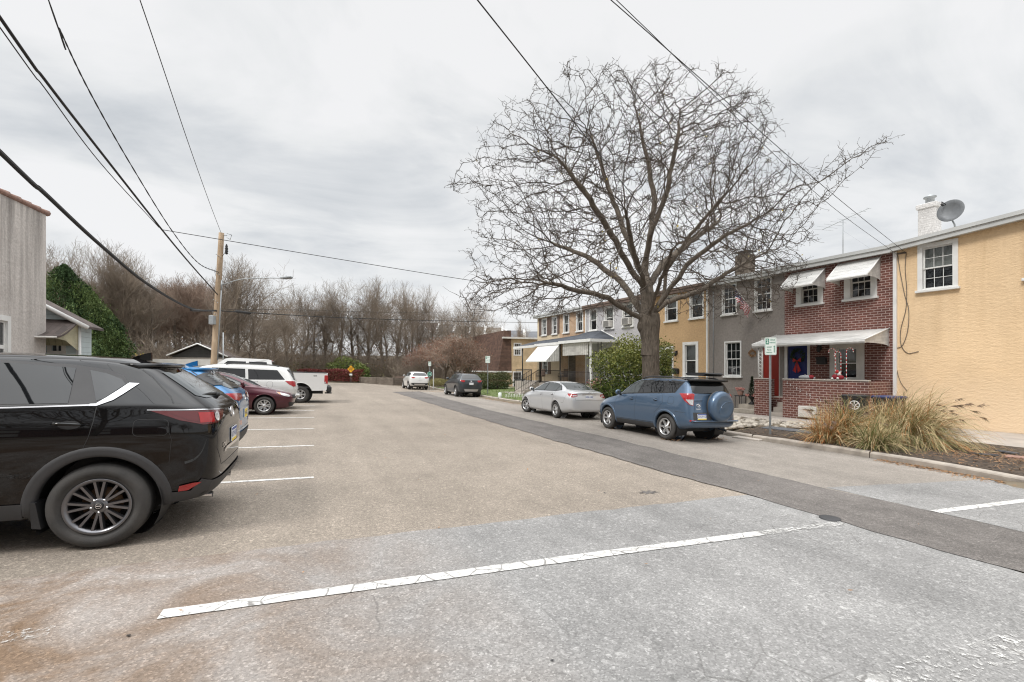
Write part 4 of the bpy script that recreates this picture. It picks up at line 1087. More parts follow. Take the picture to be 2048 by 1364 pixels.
class Car:
    def __init__(self, spec, name, label, cat, p, s, heading, group, res=(4, 5)):
        self.sp = spec
        r = thing(name, label, cat, (p, s, 0), 0, group)
        f = Vector((math.cos(heading), math.sin(heading), 0)); e = .5
        g = lambda a, c: road(a, c)
        n = Vector((-(g(p+e, s)-g(p-e, s))/(2*e), -(g(p, s+e)-g(p, s-e))/(2*e), 1)).normalized()
        f = (f-n*f.dot(n)).normalized(); l = n.cross(f)
        mt = Matrix((f, l, n)).transposed().to_4x4(); mt.translation = Vector((p, s, road(p, s)+spec.get('lift', .012)))
        r.matrix_world = mt
        self.root = r
        self.surface(res)
    def cv(self, k, x):
        c = self.sp[k]
        if not isinstance(c, list): return c
        return float(np.interp(x, [a[0] for a in c], [a[1] for a in c]))
    def surface(self, res):
        sp = self.sp; cv = self.cv
        xt = min(a[1] for a in sp['xr']); xf = max(a[1] for a in sp['xf'])
        xcR = sp.get('xcR', .1); xcF = sp.get('xcF', sp['WB']+.0)
        st = [(xt, 0.), (xt, .45), (xt+.015, .80), (xt+.075, .95), (xt+.22, 1.)]
        n = max(6, int((xf-xt-.9)/.24))
        for i in range(n+1): st.append((xt+.42+(xf-xt-.42-.75)*i/n, 1.))
        st += [(xf-.42, .985), (xf-.20, .92), (xf-.08, .76), (xf-.025, .42), (xf, 0.)]
        rowsP = []
        for x, wf in st:
            T = cv('T', x); B = min(cv('B', x), T-.015); zb = cv('zb', x)
            hc = T-B; ca = sstep(.10, .35, hc)
            wm, wb, ws = cv('wm', x), cv('wb', x), cv('ws', x)
            dr = .085*ca+.012*(1-ca); zr = T-dr
            wr = wb*.80*(1-ca)+cv('wr', x)*ca
            zs, zm = cv('zs', x), cv('zm', x)
            sec = [(0, zb), (ws*.55, zb), (ws*.9, zb), (ws, zb+.05), (wm-.02-sp.get('tuck', 0), zs), (wm, zm), (wm-.002, zm+(B-zm)*.45), (wb+.012, B-.05), (wb, B),
                   (wb-.012+(wr-wb)*.06, B+(zr-B)*.10), (wb+(wr-wb)*.55, B+(zr-B)*.55), (wr+.012, zr-.02*ca), (wr-.03, T-dr*.45), (wr*.62, T-.012*ca-.004), (wr*.3, T-.002), (0, T)]
            row = []
            for (y, z) in sec:
                X = x
                if x < xcR:
                    k = (x-xt)/(xcR-xt); X = xcR-(1-k)*(xcR-float(np.interp(z, [a[0] for a in sp['xr']], [a[1] for a in sp['xr']])))
                if x > xcF:
                    k = (xf-x)/(xf-xcF); X = xcF+(1-k)*(float(np.interp(z, [a[0] for a in sp['xf']], [a[1] for a in sp['xf']]))-xcF)
                row.append((X, y*wf, z))
            rowsP.append(row)
        P = np.array(rowsP)                       # stations x section x 3
        A = bspl(P, res[0], True)
        A = np.transpose(bspl(np.transpose(A, (1, 0, 2)), res[1], True), (1, 0, 2))
        A[:, 0, 1] = 0; A[:, -1, 1] = 0; A[0, :, 1] = 0; A[-1, :, 1] = 0
        a, b = A.shape[:2]
        V = np.concatenate([A.reshape(-1, 3), (A*np.array([1, -1, 1])).reshape(-1, 3)])
        Fs = []
        for i in range(a-1):
            for j in range(b-1):
                q = (i*b+j, (i+1)*b+j, (i+1)*b+j+1, i*b+j+1)
                Fs.append(tuple(reversed(q))); Fs.append(tuple(a*b+k for k in q))
        self.V = V; self.Fc = Fs
        self.bvh = BVHTree.FromPolygons([tuple(v) for v in V], Fs)
        N = np.zeros_like(V); fq = np.array(Fs)
        fn = np.cross(V[fq[:, 2]]-V[fq[:, 0]], V[fq[:, 3]]-V[fq[:, 1]])
        for k in range(4): np.add.at(N, fq[:, k], fn)
        m = V[:, 1] == 0
        N[m, 1] = 0
        self.N = N/np.maximum(1e-12, np.linalg.norm(N, axis=1))[:, None]
    def hit(self, o, d):
        r = self.bvh.ray_cast(Vector(o), Vector(d))
        if r[0] is None:
            r = self.bvh.find_nearest(Vector(o)+Vector(d)*2.2)
        c, n, i = r[0], r[1], r[2]
        ids = self.Fc[i]; wsum = Vector((0, 0, 0))
        for k in ids:
            wgt = 1/max(1e-4, (Vector(self.V[k])-c).length)
            wsum += Vector(self.N[k])*wgt
        return c, wsum.normalized()
    VIEWS = {'L': ((0, 3, 0), (0, -1, 0), (1, 0, 0)), 'R': ((0, -3, 0), (0, 1, 0), (1, 0, 0)),
             'B': ((-4, 0, 0), (1, 0, 0), (0, 1, 0)), 'F': ((8, 0, 0), (-1, 0, 0), (0, 1, 0)),
             'CL': ((-3, 3, 0), (.7071, -.7071, 0), (.7071, .7071, 0)), 'CR': ((-3, -3, 0), (.7071, .7071, 0), (.7071, -.7071, 0)),
             'FL': ((6, 4, 0), (-.7071, -.7071, 0), (.7071, -.7071, 0)), 'FR': ((6, -4, 0), (-.7071, .7071, 0), (.7071, .7071, 0))}
    def proj(self, view, a, z, off=0.):
        o, d, e = [Vector(q) for q in self.VIEWS[view]]
        if view[0] == 'F' and len(view) == 2: o = Vector(o); o = o - e*(o.dot(e)) 
        elif len(view) == 2: o = o - e*(o.dot(e))
        c, n = self.hit(o+e*a+Vector((0, 0, z)), d)
        return c+n*off, n
    def patch(self, mb, poly, view, off=.004, step=.06, mat=0):
        bp = refine(poly, step*.7)
        V, Fc = cdt(bp, step)
        P = [self.proj(view, v.x, v.y, off) for v in V]
        fl = []
        for f in Fc:
            a, b, c = [P[k][0] for k in f[:3]]
            n = (b-a).cross(c-a)
            fl.append(f if n.dot(P[f[0]][1]) > 0 else tuple(reversed(f)))
        mb.add([p[0] for p in P], fl, mat, True)
    def seam(self, mb, pts, view, w=.006, off=.0015, mat=1, step=.05, close=False):
        pts = refine(pts, step, 0, close)
        if close: pts = pts+[pts[0]]
        k = len(pts); L = []; R_ = []
        for i, q in enumerate(pts):
            a = Vector(pts[max(0, i-1)]); b = Vector(pts[min(k-1, i+1)])
            if close and (i == 0 or i == k-1): a, b = Vector(pts[-2]), Vector(pts[1])
            d = (b-a).normalized(); n = Vector((-d.y, d.x))*w/2
            L.append(self.proj(view, q[0]+n.x, q[1]+n.y, off)); R_.append(self.proj(view, q[0]-n.x, q[1]-n.y, off))
        V = []; Fs = []
        for l, r in zip(L, R_): V += [l[0], r[0]]
        for i in range(k-1):
            f = (2*i, 2*i+1, 2*i+3, 2*i+2)
            n = (V[f[1]]-V[f[0]]).cross(V[f[2]]-V[f[0]])
            Fs.append(f if n.dot(L[i][1]) > 0 else tuple(reversed(f)))
        mb.add(V, Fs, mat, True)
    def body(self, pm, seams=()):
        sp = self.sp; V = self.V.copy(); zc = sp['wr_']; R = sp['R']
        keep = []
        inn = np.zeros(len(V), bool); cen = np.zeros((len(V), 2))
        for xc in (0, sp['WB']):
            d = np.hypot(V[:, 0]-xc, V[:, 2]-zc)
            m = (d < R) & (np.abs(V[:, 1]) > .5)
            inn |= m; cen[m] = (xc, zc)
        used = np.zeros(len(V), bool)
        for f in self.Fc:
            if all(inn[k] for k in f): continue
            keep.append(f)
        for i in np.nonzero(inn)[0]:
            xc, zz = cen[i]; d = np.array([V[i, 0]-xc, V[i, 2]-zz]); L = np.linalg.norm(d)
            if L < 1e-6: continue
            q = np.array([xc, zz])+d/L*R
            V[i, 0], V[i, 2] = q
        b = MB(); b.v = [tuple(v) for v in V]; b.f = keep; b.m = [0]*len(keep); b.s = [True]*len(keep)
        for pts, view, *kw in seams: self.seam(b, pts, view, **(kw[0] if kw else {}))
        o = b.build('body', [pm, M['black']], self.root)
        # dark wheel wells and floor
        u = MB(); W = sp['W']/2; zf = sp.get('floor', .24)
        for xc in (0, sp['WB']):
            n = 20
            for sg in (-1, 1):
                Vv = []
                for i in range(n+1):
                    t = -.5+(pi+1.)*i/n
                    for y in (W*.55, W-.05): Vv.append((xc+(R+.012)*math.cos(t), sg*y, zc+(R+.012)*math.sin(t)))
                u.add(Vv, [(2*i, 2*i+1, 2*i+3, 2*i+2) for i in range(n)], 0, True)
                c = [(xc+(R+.012)*math.cos(2*pi*i/n), sg*W*.55, zc+(R+.012)*math.sin(2*pi*i/n)) for i in range(n)]
                u.add(c, [tuple(range(n))], 0)
        u.box(-.25, sp['WB']+.4, -W*.54, W*.54, zf+.0, zf+.10)
        u.tube([(-.05, -.55, zc-.06), (-.05, .55, zc-.06)], .05, 8); u.tube([(sp['WB'], -.6, zc-.05), (sp['WB'], .6, zc-.05)], .05, 8)
        self.put(u, 'underbody', M['black'])
        return o
    def put(self, mb, name, mats, parent=None, label=None):
        o = mb.build(name, mats, parent or self.root)
        if label: o['label'] = label
        return o
    def panel(self, name, poly, view, m, off=.004, step=.06, rim=None, parent=None, label=None):
        b = MB()
        if rim is not None:
            cx = sum(p[0] for p in poly)/len(poly); cz = sum(p[1] for p in poly)/len(poly)
        self.patch(b, poly, view, off, step, 0)
        return self.put(b, name, [m], parent, label)
    def both(self, name, poly, view, m, off=.004, step=.06):
        v2 = {'L': 'R', 'CL': 'CR', 'FL': 'FR'}[view]
        q = poly if view == 'L' else (poly if view == 'CL' else [(-a, z) for a, z in poly])
        return self.panel(name, poly, view, m, off, step), self.panel(name, poly if view != 'FL' else [(-a, z) for a, z in poly], v2, m, off, step)
    def arch_lips(self, m, w, off=.012, zlow=None, t0=-.35, name='arch_trim'):
        sp = self.sp; R = sp['R']; zc = sp['wr_']
        for xc in (0, sp['WB']):
            for vw in ('L', 'R'):
                b = MB(); n = 30; k = 5; V = []; Fs = []
                for i in range(n+1):
                    t = t0+(pi-2*t0)*i/n
                    for j in range(k+1):
                        r = R-.004+w*j/k
                        c, nn = self.proj(vw, xc+r*math.cos(t), zc+r*math.sin(t), off*(1 if 0 < j < k else .6 if j == 0 else .1))
                        if j == 0:
                            V.append(c+Vector((0, -.07 if vw == 'L' else .07, 0)))
                        V.append(c)
                    kk = k+2
                for i in range(n):
                    for j in range(kk-1):
                        f = (i*kk+j, i*kk+j+1, (i+1)*kk+j+1, (i+1)*kk+j)
                        Fs.append(f if vw == 'R' else tuple(reversed(f)))
                b.add(V, Fs, 0, True); self.put(b, name, m)
    def wheel(self, xc, sg, r, wd, rimr, style, rm, steer=0., ty=None, cap='alloy'):
        W = ty if ty is not None else self.sp['W']/2-.01
        mt = Matrix.Translation((xc, sg*(W-wd/2), r-.006)) @ Matrix.Rotation(steer, 4, 'Z') @ Matrix.Rotation(-sg*pi/2, 4, 'X')
        h = wd/2                                    # +h is the outer face
        b = MB(); b.lathe([(.02, -.02), (rimr*.62, -.02), (rimr*.62, .005), (.02, .005)], 24, 0, mt)
        w = self.put(b, 'wheel', [M['brake']])
        b = MB()
        sw = h-.004
        prof = [(rimr-.012, -h+.02), (rimr+.03, -h+.003), (r-.05, -h), (r-.02, -h+.018), (r-.004, -h+.05)]
        tr = np.linspace(-h+.06, h-.06, 9)
        for i, q in enumerate(tr): prof.append((r-(.008 if i % 2 else 0), q))
        prof += [(r-.004, h-.05), (r-.020, h-.018), (r-.05, h-.002), (r-.09, h+.002), (rimr+.035, h-.006), (rimr+.012, h-.014), (rimr-.012, h-.03)]
        b.lathe(prof, 48, 0, mt)
        self.put(b, 'tyre', [M['rubber']], w)
        b = MB()
        b.lathe([(rimr-.02, -h+.03), (rimr-.025, h-.05), (rimr-.012, h-.02), (rimr+.004, h-.008), (rimr+.002, h-.004), (rimr-.018, h-.012), (rimr-.030, h-.035)], 48, 0, mt)
        n, twin, wi, wo, dish = style
        for k in range(n):
            for j in range(twin):
                a = 2*pi*k/n+(0 if twin == 1 else (j-.5)*(2*pi/n)*.42)
                ai = 2*pi*k/n+(0 if twin == 1 else (j-.5)*(2*pi/n)*.16)
                i0, o0 = .042, rimr-.016
                pi_ = Vector((i0*math.cos(ai), i0*math.sin(ai), 0)); po = Vector((o0*math.cos(a), o0*math.sin(a), 0)); d = (po-pi_).normalized(); nn = Vector((-d.y, d.x, 0))
                zi, zo = h-.028-dish, h-.022
                V = [pi_-nn*wi+Vector((0, 0, zi-.035)), pi_+nn*wi+Vector((0, 0, zi-.035)), pi_+nn*wi*.55+Vector((0, 0, zi)), pi_-nn*wi*.55+Vector((0, 0, zi)),
                     po-nn*wo+Vector((0, 0, zo-.035)), po+nn*wo+Vector((0, 0, zo-.035)), po+nn*wo*.6+Vector((0, 0, zo)), po-nn*wo*.6+Vector((0, 0, zo))]
                b.add(V, [(0, 1, 5, 4), (1, 2, 6, 5), (2, 3, 7, 6), (3, 0, 4, 7)], 0, False, mt)
        b.lathe([(.055, h-.07-dish), (.066, h-.03-dish), (.055, h-.022-dish), (.0, h-.022-dish)], 24, 0, mt)
        for k in range(5):
            a = 2*pi*k/5+.3; b.lathe([(.011, h-.04-dish), (.011, h-.020-dish), (0, h-.018-dish)], 8, 1, mt @ Matrix.Translation((.057*math.cos(a), .057*math.sin(a), 0)))
        self.put(b, 'rim', [rm, M['chrome']], w)
        b = MB(); b.lathe([(.036, h-.03-dish), (.034, h-.012-dish), (.0, h-.010-dish)], 20, 0, mt)
        if cap == 'badge': b.lathe([(.022, h-.0085-dish), (.019, h-.0085-dish)], 20, 1, mt); b.box(-.016, .016, -.004, .004, h-.009-dish, h-.008-dish, 1, mt); 
        self.put(b, 'hub_cap', [M['black'] if cap == 'badge' else rm, M['chrome']], w)
    def wheels(self, r, wd, rimr, style, rm, steer=0., cap='alloy'):
        for xc in (0, self.sp['WB']):
            for sg in (1, -1): self.wheel(xc, sg, r, wd, rimr, style, rm, steer if xc else 0, None, cap)
    def plate(self, txt, y, z, view='B', kind='pa', wd=.305, ht=.152):
        c, n = self.proj(view, y, z, .012)
        n = Vector((n.x, n.y*.3, n.z*.6)).normalized()
        xd = Vector((0, -1, 0)) if view == 'B' else Vector((0, 1, 0))
        fm = frame(c, xd, Vector((0, 0, 1))-n*n.z)
        b = MB(); b.bbox(-wd/2, wd/2, -ht/2, ht/2, -.008, .002, .003, 0, fm)
        if kind == 'pa':
            b.box(-wd/2+.004, wd/2-.004, ht/2-.032, ht/2-.004, .0022, .0032, 1, fm); b.box(-wd/2+.004, wd/2-.004, -ht/2+.004, -ht/2+.03, .0022, .0032, 2, fm)
        if kind == 'yellow': b.box(-wd/2+.004, wd/2-.004, -ht/2+.004, ht/2-.004, .0022, .0032, 2, fm)
        o = self.put(b, 'licence_plate', [M['plate_w'], M['plate_b'], M['plate_y']])
        if txt: text_obj(txt, .078, M['plate_b'], 'plate_lettering', o, fm @ Matrix.Translation((0, 0, .004)), .001)
        return o
    def badge(self, txt, y, z, size, m=None, view='B', name='badge_lettering', bold=.0015):
        c, n = self.proj(view, y, z, .006)
        xd = {'B': Vector((0, -1, 0)), 'F': Vector((0, 1, 0)), 'L': Vector((-1, 0, 0)), 'R': Vector((1, 0, 0)), 'CL': Vector((-.7071, -.7071, 0)), 'CR': Vector((.7071, -.7071, 0))}[view]
        up = Vector((0, 0, 1)); xd = (xd-n*xd.dot(n)).normalized(); up = n.cross(xd)
        return text_obj(txt, size, m or M['chrome'], name, self.root, frame(c, xd, up), bold)
    def emblem(self, y, z, r, view='B'):
        c, n = self.proj(view, y, z, .006)
        xd = Vector((0, -1, 0)) if view == 'B' else Vector((0, 1, 0)); xd = (xd-n*xd.dot(n)).normalized()
        fm = frame(c, xd, n.cross(xd)); b = MB()
        sc = Matrix.Diagonal((1.35, .95, 1, 1))
        b.lathe([(r, 0), (r*.97, .006), (r*.84, .006), (r*.82, 0)], 28, 0, fm @ sc)
        b.lathe([(r*.5, 0), (r*.48, .005), (r*.36, .005), (r*.34, 0)], 20, 0, fm @ Matrix.Diagonal((.75, 1.7, 1, 1)))
        b.lathe([(r*.62, 0), (r*.6, .0055), (r*.5, .0055), (r*.48, 0)], 20, 0, fm @ Matrix.Translation((0, r*.35, 0)) @ Matrix.Diagonal((1.3, .75, 1, 1)))
        return self.put(b, 'emblem', M['chrome'])
    def mirror(self, x, z, m, y=None):
        for sg, vw in ((1, 'L'), (-1, 'R')):
            c, n = self.proj(vw, x, z, 0)
            b = MB(); mt = Matrix.Translation((c.x-.02, sg*(abs(c.y)+.13), z+.07)) @ Matrix.Diagonal((1, sg, 1, 1))
            b.ball((0, 0, 0), .105, 14, 9, 0, (.55, 1.05, .78), mt); b.tube([(c.x+.02, c.y, z+.0), (c.x-.01, sg*(abs(c.y)+.10), z+.02)], .028, 8, 1)
            b.add([(c.x-.075, sg*(abs(c.y)+.06), z+.02), (c.x-.075, sg*(abs(c.y)+.20), z+.02), (c.x-.075, sg*(abs(c.y)+.20), z+.12), (c.x-.075, sg*(abs(c.y)+.06), z+.12)], [(0, 1, 2, 3)], 2)
            self.put(b, 'wing_mirror', [m, M['black'], M['car_glass_clear']])
    def handles(self, pts, m, L=.19):
        for x, z in pts:
            for vw, sg in (('L', 1), ('R', -1)):
                b = MB(); P = []
                for t in np.linspace(-1, 1, 9):
                    c, n = self.proj(vw, x+t*L/2, z+.006*t, .004+.032*math.sqrt(max(0, 1-abs(t)**3))); P.append(c)
                b.tube(P, [.008, .012, .014, .014, .014, .014, .014, .012, .008], 8)
                rc = [(x+(L*.36)*math.cos(a)-.01, z-.004+.036*math.sin(a)) for a in np.linspace(0, 2*pi, 16, endpoint=False)]
                self.patch(b, rc, vw, .0015, .04, 1)
                self.put(b, 'door_handle', [m, M['black']])
    def fin(self, x, m):
        z = self.cv('T', x); b = MB()
        pr = [(-.09, -.02), (.10, -.02), (.06, .012), (-.03, .05), (-.085, .068)]
        b.prism(pr, -.018, .018, 0, Matrix.Translation((x, 0, z)) @ Matrix.Rotation(pi/2, 4, 'X')); self.put(b, 'roof_antenna', m)
    def rails(self, x0, x1, yk=.97, m='cladding', hgt=.05):
        for sg, vw in ((1, 'L'), (-1, 'R')):
            b = MB(); P = []
            for t in np.linspace(0, 1, 14):
                x = x0+(x1-x0)*t; wr = self.cv('wr', x)*yk; z = self.cv('T', x)-.055
                P.append((x, sg*wr, z+.02+hgt*math.sqrt(max(0, 1-abs(2*t-1)**6))))
            b.tube(P, .018, 7); self.put(b, 'roof_rail', M[m])
    def exhaust(self, y, z, x):
        b = MB(); b.tube([(x+.25, y, z), (x, y, z-.01)], .032, 12, 0, False); b.tube([(x+.25, y, z), (x+.002, y, z-.01)], .027, 12, 1); self.put(b, 'exhaust_pipe', [M['chrome'], M['black']])
def rrect(cx, cz, w, h, r, n=5):
    o = []
    for ax, az, t0 in ((cx+w/2-r, cz+h/2-r, 0), (cx-w/2+r, cz+h/2-r, pi/2), (cx-w/2+r, cz-h/2+r, pi), (cx+w/2-r, cz-h/2+r, 1.5*pi)):
        for k in range(n): t = t0+pi/2*k/(n-1); o.append((ax+r*math.cos(t), az+r*math.sin(t)))
    return o
def arc(xc, zc, r, t0, t1, n=12): return [(xc+r*math.cos(t), zc+r*math.sin(t)) for t in np.linspace(t0, t1, n)]

PM = {'black': paint('black_paint', (.004, .004, .0045), 0, .2, 1., .2), 'blue': paint('bright_blue_paint', (.012, .15, .36), .25, .3),
      'maroon': paint('maroon_paint', (.075, .008, .018), .35, .32), 'silver': paint('silver_paint', (.63, .64, .65), .4, .32),
      'van': paint('pale_silver_paint', (.68, .68, .66), .3, .34), 'white': paint('white_paint', (.72, .72, .71), 0, .3),
      'slate': paint('slate_blue_paint', (.082, .132, .205), .4, .32), 'grey': paint('dark_grey_paint', (.055, .062, .068), .4, .32)}
CARS = 'cars parked along the lot and the kerb'
HL = math.radians(180)          # nosed into the left-hand stalls
HU = math.radians(90)           # parked along the kerb, facing away

SUV = dict(tuck=.035, WB=2.70, W=1.84, R=.43, wr_=.36,
    T=[(-1.0, 1.585), (-.6, 1.61), (-.2, 1.64), (.3, 1.665), (.9, 1.672), (1.3, 1.64), (1.6, 1.56), (2.0, 1.36), (2.38, 1.13), (2.6, 1.085), (3.0, 1.03), (3.35, .95), (3.56, .80)],
    B=[(-1., 1.19), (-.5, 1.225), (0, 1.215), (.6, 1.195), (1.5, 1.15), (2.2, 1.08), (2.8, 1.0), (3.3, .90), (3.56, .70)],
    zb=[(-1, .36), (-.5, .27), (0, .24), (2.7, .22), (3.2, .22), (3.56, .30)], zs=[(-1, .50), (0, .44), (3.56, .42)], zm=[(-1, .88), (0, .88), (1.3, .84), (2.7, .80), (3.56, .56)],
    wm=[(-1, .86), (-.5, .91), (0, .928), (1.2, .915), (2.7, .925), (3.1, .90), (3.56, .80)], wb=[(-1, .80), (-.4, .86), (.3, .875), (1.5, .875), (2.3, .84), (3.0, .80), (3.56, .72)],
    ws=[(-1, .76), (0, .86), (2.7, .86), (3.56, .72)], wr=[(-1, .56), (-.5, .60), (.2, .635), (1.2, .635), (2.0, .68), (2.4, .74)],
    xr=[(.28, -.70), (.42, -.83), (.58, -.885), (.76, -.87), (.92, -.845), (1.08, -.845), (1.17, -.815), (1.24, -.73), (1.30, -.65), (1.40, -.51), (1.50, -.36), (1.60, -.22)],
    xf=[(.22, 3.40), (.45, 3.54), (.70, 3.55), (.85, 3.48), (1.0, 3.3)])

# ---- black crossover, right in front of the camera
c = Car(SUV, 'parked_car', 'glossy black crossover nearest the camera at the left edge, backed out of its stall', 'car', -1.72, 5.88, HL, CARS, (7, 8))
sm = []
for v in ('L', 'R'):
    sm += [([(.05, 1.215), (.055, 1.08), (.075, .96), (.11, .86)], v), (rrect(-.345, 1.025, .25, .145, .04), v, dict(close=True, w=.005)),
           ([(1.22, 1.20), (1.24, .8), (1.22, .40)], v), ([(-.10, 1.595), (-.27, 1.47), (-.45, 1.295), (-.52, 1.175)], v, dict(w=.009)),
           ([(-.46, 1.035), (-.50, .92), (-.485, .70)], v, dict(w=.004)), ([(2.3, 1.06), (2.35, .8), (2.3, .42)], v)]
sm += [([(.72, 1.16), (.70, .80), (.56, .62), (-.56, .62), (-.70, .80), (-.72, 1.16)], 'B')]
c.body(PM['black'], sm)
c.both('window_frame', [(-.125, 1.405), (-.06, 1.48), (.06, 1.53), (.3, 1.566), (.8, 1.588), (1.2, 1.578), (1.55, 1.48), (2.1, 1.18), (1.2, 1.195), (.05, 1.228), (0, 1.262)], 'L', M['cladding'], .0025)
c.both('rear_door_window', [(.275, 1.535), (.245, 1.235), (1.14, 1.212), (1.10, 1.56), (.7, 1.562)], 'L', M['car_glass'], .005)
c.both('quarter_window', [(.175, 1.52), (.065, 1.255), (.02, 1.275), (-.10, 1.40), (-.06, 1.445), (.06, 1.495)], 'L', M['car_glass'], .005)
c.both('front_door_window', [(1.24, 1.55), (1.24, 1.21), (2.0, 1.19), (1.52, 1.46)], 'L', M['car_glass'], .005)
for v in ('L', 'R'):
    b = MB(); c.seam(b, [(.05, 1.222), (.6, 1.198), (1.2, 1.186), (2.05, 1.17)], v, .011, .007, 0)
    c.patch(b, [(.10, 1.213), (.05, 1.213), (-.05, 1.262), (-.11, 1.318), (-.195, 1.408), (-.122, 1.412), (-.06, 1.345), (.0, 1.285), (.06, 1.232), (.10, 1.230)], v, .008, .03, 0)
    c.put(b, 'chrome_trim', M['satin'])
c.panel('windscreen', [(-.60, 1.52), (.60, 1.52), (.74, 1.14), (-.74, 1.14)], 'F', M['car_glass'], .004)
c.panel('rear_window', [(-.52, 1.515), (.52, 1.515), (.635, 1.30), (.50, 1.272), (-.50, 1.272), (-.635, 1.30)], 'B', M['car_glass_clear'], .005)
for v in ('CL', 'CR'):
    b = MB(); k = .7071
    c.patch(b, [(.385, 1.172), (.16, 1.168), (-.06, 1.165), (-.28, 1.150), (-.21, 1.085), (-.08, 1.045), (.08, 1.040), (.23, 1.085)], v, .006, .03, 0)
    o = c.put(b, 'tail_light', M['dark_red_lamp'])
    b = MB(); c.patch(b, [(.10, 1.150), (-.04, 1.147), (-.04, 1.058), (.10, 1.058)], v, .009, .03, 0); c.put(b, 'lens', M['red_lamp'], o)
    b = MB(); c.patch(b, [(.28, 1.150), (.11, 1.148), (.11, 1.070), (.18, 1.085)], v, .0085, .03, 0); c.put(b, 'lens', M['dark_red_lamp'], o)
    b = MB(); c.patch(b, [(-.09+.04*math.cos(t), 1.103+.042*math.sin(t)) for t in np.linspace(0, 2*pi, 18, endpoint=False)], v, .010, .03, 0); c.put(b, 'reversing_lamp', M['clear_lamp'], o)
    b = MB(); c.seam(b, [(.40, 1.178), (.06, 1.176), (-.30, 1.158)], v, .009, .007, 0); c.put(b, 'light_trim', M['chrome'], o)
c.arch_lips(M['cladding'], .085, .014)
for v in ('L', 'R'):
    b = MB(); c.patch(b, [(.50, .285), (2.2, .275), (2.2, .40), (.50, .41)], v, .012, .08); c.put(b, 'sill_cladding', M['cladding'])
    b = MB(); c.patch(b, [(-.44, .345), (-.52, .335), (-.66, .325), (-.73, .345), (-.79, .50), (-.72, .535), (-.64, .43), (-.50, .43), (-.445, .46)], v, .012, .05); c.put(b, 'bumper_cladding', M['cladding'])
    b = MB(); c.patch(b, [(-.55, .435), (-.62, .44), (-.72, .505), (-.66, .505), (-.56, .485)], v, .017, .03); c.put(b, 'reflector', M['red_lamp'])
b = MB(); c.patch(b, [(-.70, .34), (.70, .34), (.72, .50), (-.72, .50)], 'B', .012, .06); c.put(b, 'bumper_cladding', M['cladding'])
b = MB(); c.patch(b, [(-.46, .745), (.46, .745), (.42, .775), (-.42, .775)], 'B', .012, .06); c.put(b, 'tailgate_trim', M['chrome'])
for sg, v in ((1, 'L'), (-1, 'R')):
    b = MB(); y = sg*.80; b.prism([(.36, .20), (.42, .21), (.44, .42), (.405, .42)], y-.10, y+.10, 0, Matrix.Rotation(pi/2, 4, 'X')); c.put(b, 'mud_flap', M['black'])
c.wheels(.362, .235, .234, (8, 2, .017, .0155, .012), M['alloy_dark'], 0, 'badge')
c.handles([(.22, 1.06), (1.32, 1.05)], PM['black'], .21); c.mirror(2.02, 1.17, PM['black']); c.fin(.0, PM['black'])
b = MB(); P = [(-.10, -.58, 1.580), (-.19, -.5, 1.588), (-.27, -.3, 1.595), (-.30, 0, 1.598), (-.27, .3, 1.595), (-.19, .5, 1.588), (-.10, .58, 1.580)]
V = []; 
for x, y, z in P: V += [(.0, y*.98, z+.012), (x-.05, y, z), (x-.045, y, z-.028), (-.14, y*.98, z-.06)]
b.add(V, [(4*i+k, 4*i+4+k, 4*i+4+(k+1) % 4, 4*i+(k+1) % 4) for i in range(6) for k in range(4)]+[(0, 1, 2, 3), (27, 26, 25, 24)], 0, True); c.put(b, 'rear_spoiler', PM['black'])
b = MB(); b.ball((-.68, 0, 1.285), .05, 10, 6, 0, (.8, 1.2, .6)); b.tube([(-.68, .0, 1.30), (-.655, .25, 1.305), (-.635, .48, 1.30)], [.016, .013, .008], 6); c.put(b, 'rear_wiper', M['black'])
c.plate('LCV 4127', 0, .86); c.emblem(0, 1.10, .062); c.badge('CX-5', .46, .80, .07); c.badge('AWD', .43, .735, .035); c.exhaust(.52, .325, -.77); c.exhaust(-.52, .325, -.77)
b = MB(); c.patch(b, [(.55, .80), (.85, .86), (.95, .78), (.70, .70)], 'FL', .004); 
c.put(b, 'headlight', M['clear_lamp'])

# ---- bright blue crossover in the next stall
S2 = dict(SUV); S2['T'] = [(x, z-.02) for x, z in SUV['T']]
c = Car(S2, 'parked_car', 'bright blue crossover in the stall beside the black one', 'car', -1.98, 8.98, HL, CARS, (5, 6))
sm = [([(.05, 1.215), (.06, 1.05), (.11, .86)], v) for v in ('L', 'R')]+[([(-.10, 1.575), (-.27, 1.46), (-.45, 1.295), (-.52, 1.175)], v, dict(w=.012)) for v in ('L', 'R')]+[([(.70, 1.16), (.68, .80), (.5, .62), (-.5, .62), (-.68, .80), (-.70, 1.16)], 'B')]
c.body(PM['blue'], sm)
c.both('window_frame', [(-.26, 1.43), (-.06, 1.50), (.3, 1.548), (.8, 1.568), (1.2, 1.558), (1.55, 1.46), (2.1, 1.18), (1.2, 1.195), (.05, 1.228), (-.22, 1.38)], 'L', M['black'], .0025)
c.both('rear_door_window', [(.275, 1.515), (.245, 1.235), (1.14, 1.212), (1.10, 1.54)], 'L', M['car_glass'], .005); c.both('front_door_window', [(1.24, 1.53), (1.24, 1.21), (2.0, 1.19), (1.52, 1.44)], 'L', M['car_glass'], .005)
c.both('pillar_trim', [(-.34, 1.50), (-.24, 1.44), (-.50, 1.31), (-.60, 1.315), (-.48, 1.45)], 'L', M['cladding'], .012, .03)
c.panel('rear_window', [(-.54, 1.50), (.54, 1.50), (.64, 1.30), (.50, 1.255), (-.50, 1.255), (-.64, 1.30)], 'B', M['car_glass_clear'], .005)
c.panel('windscreen', [(-.60, 1.50), (.60, 1.50), (.74, 1.14), (-.74, 1.14)], 'F', M['car_glass'], .004)
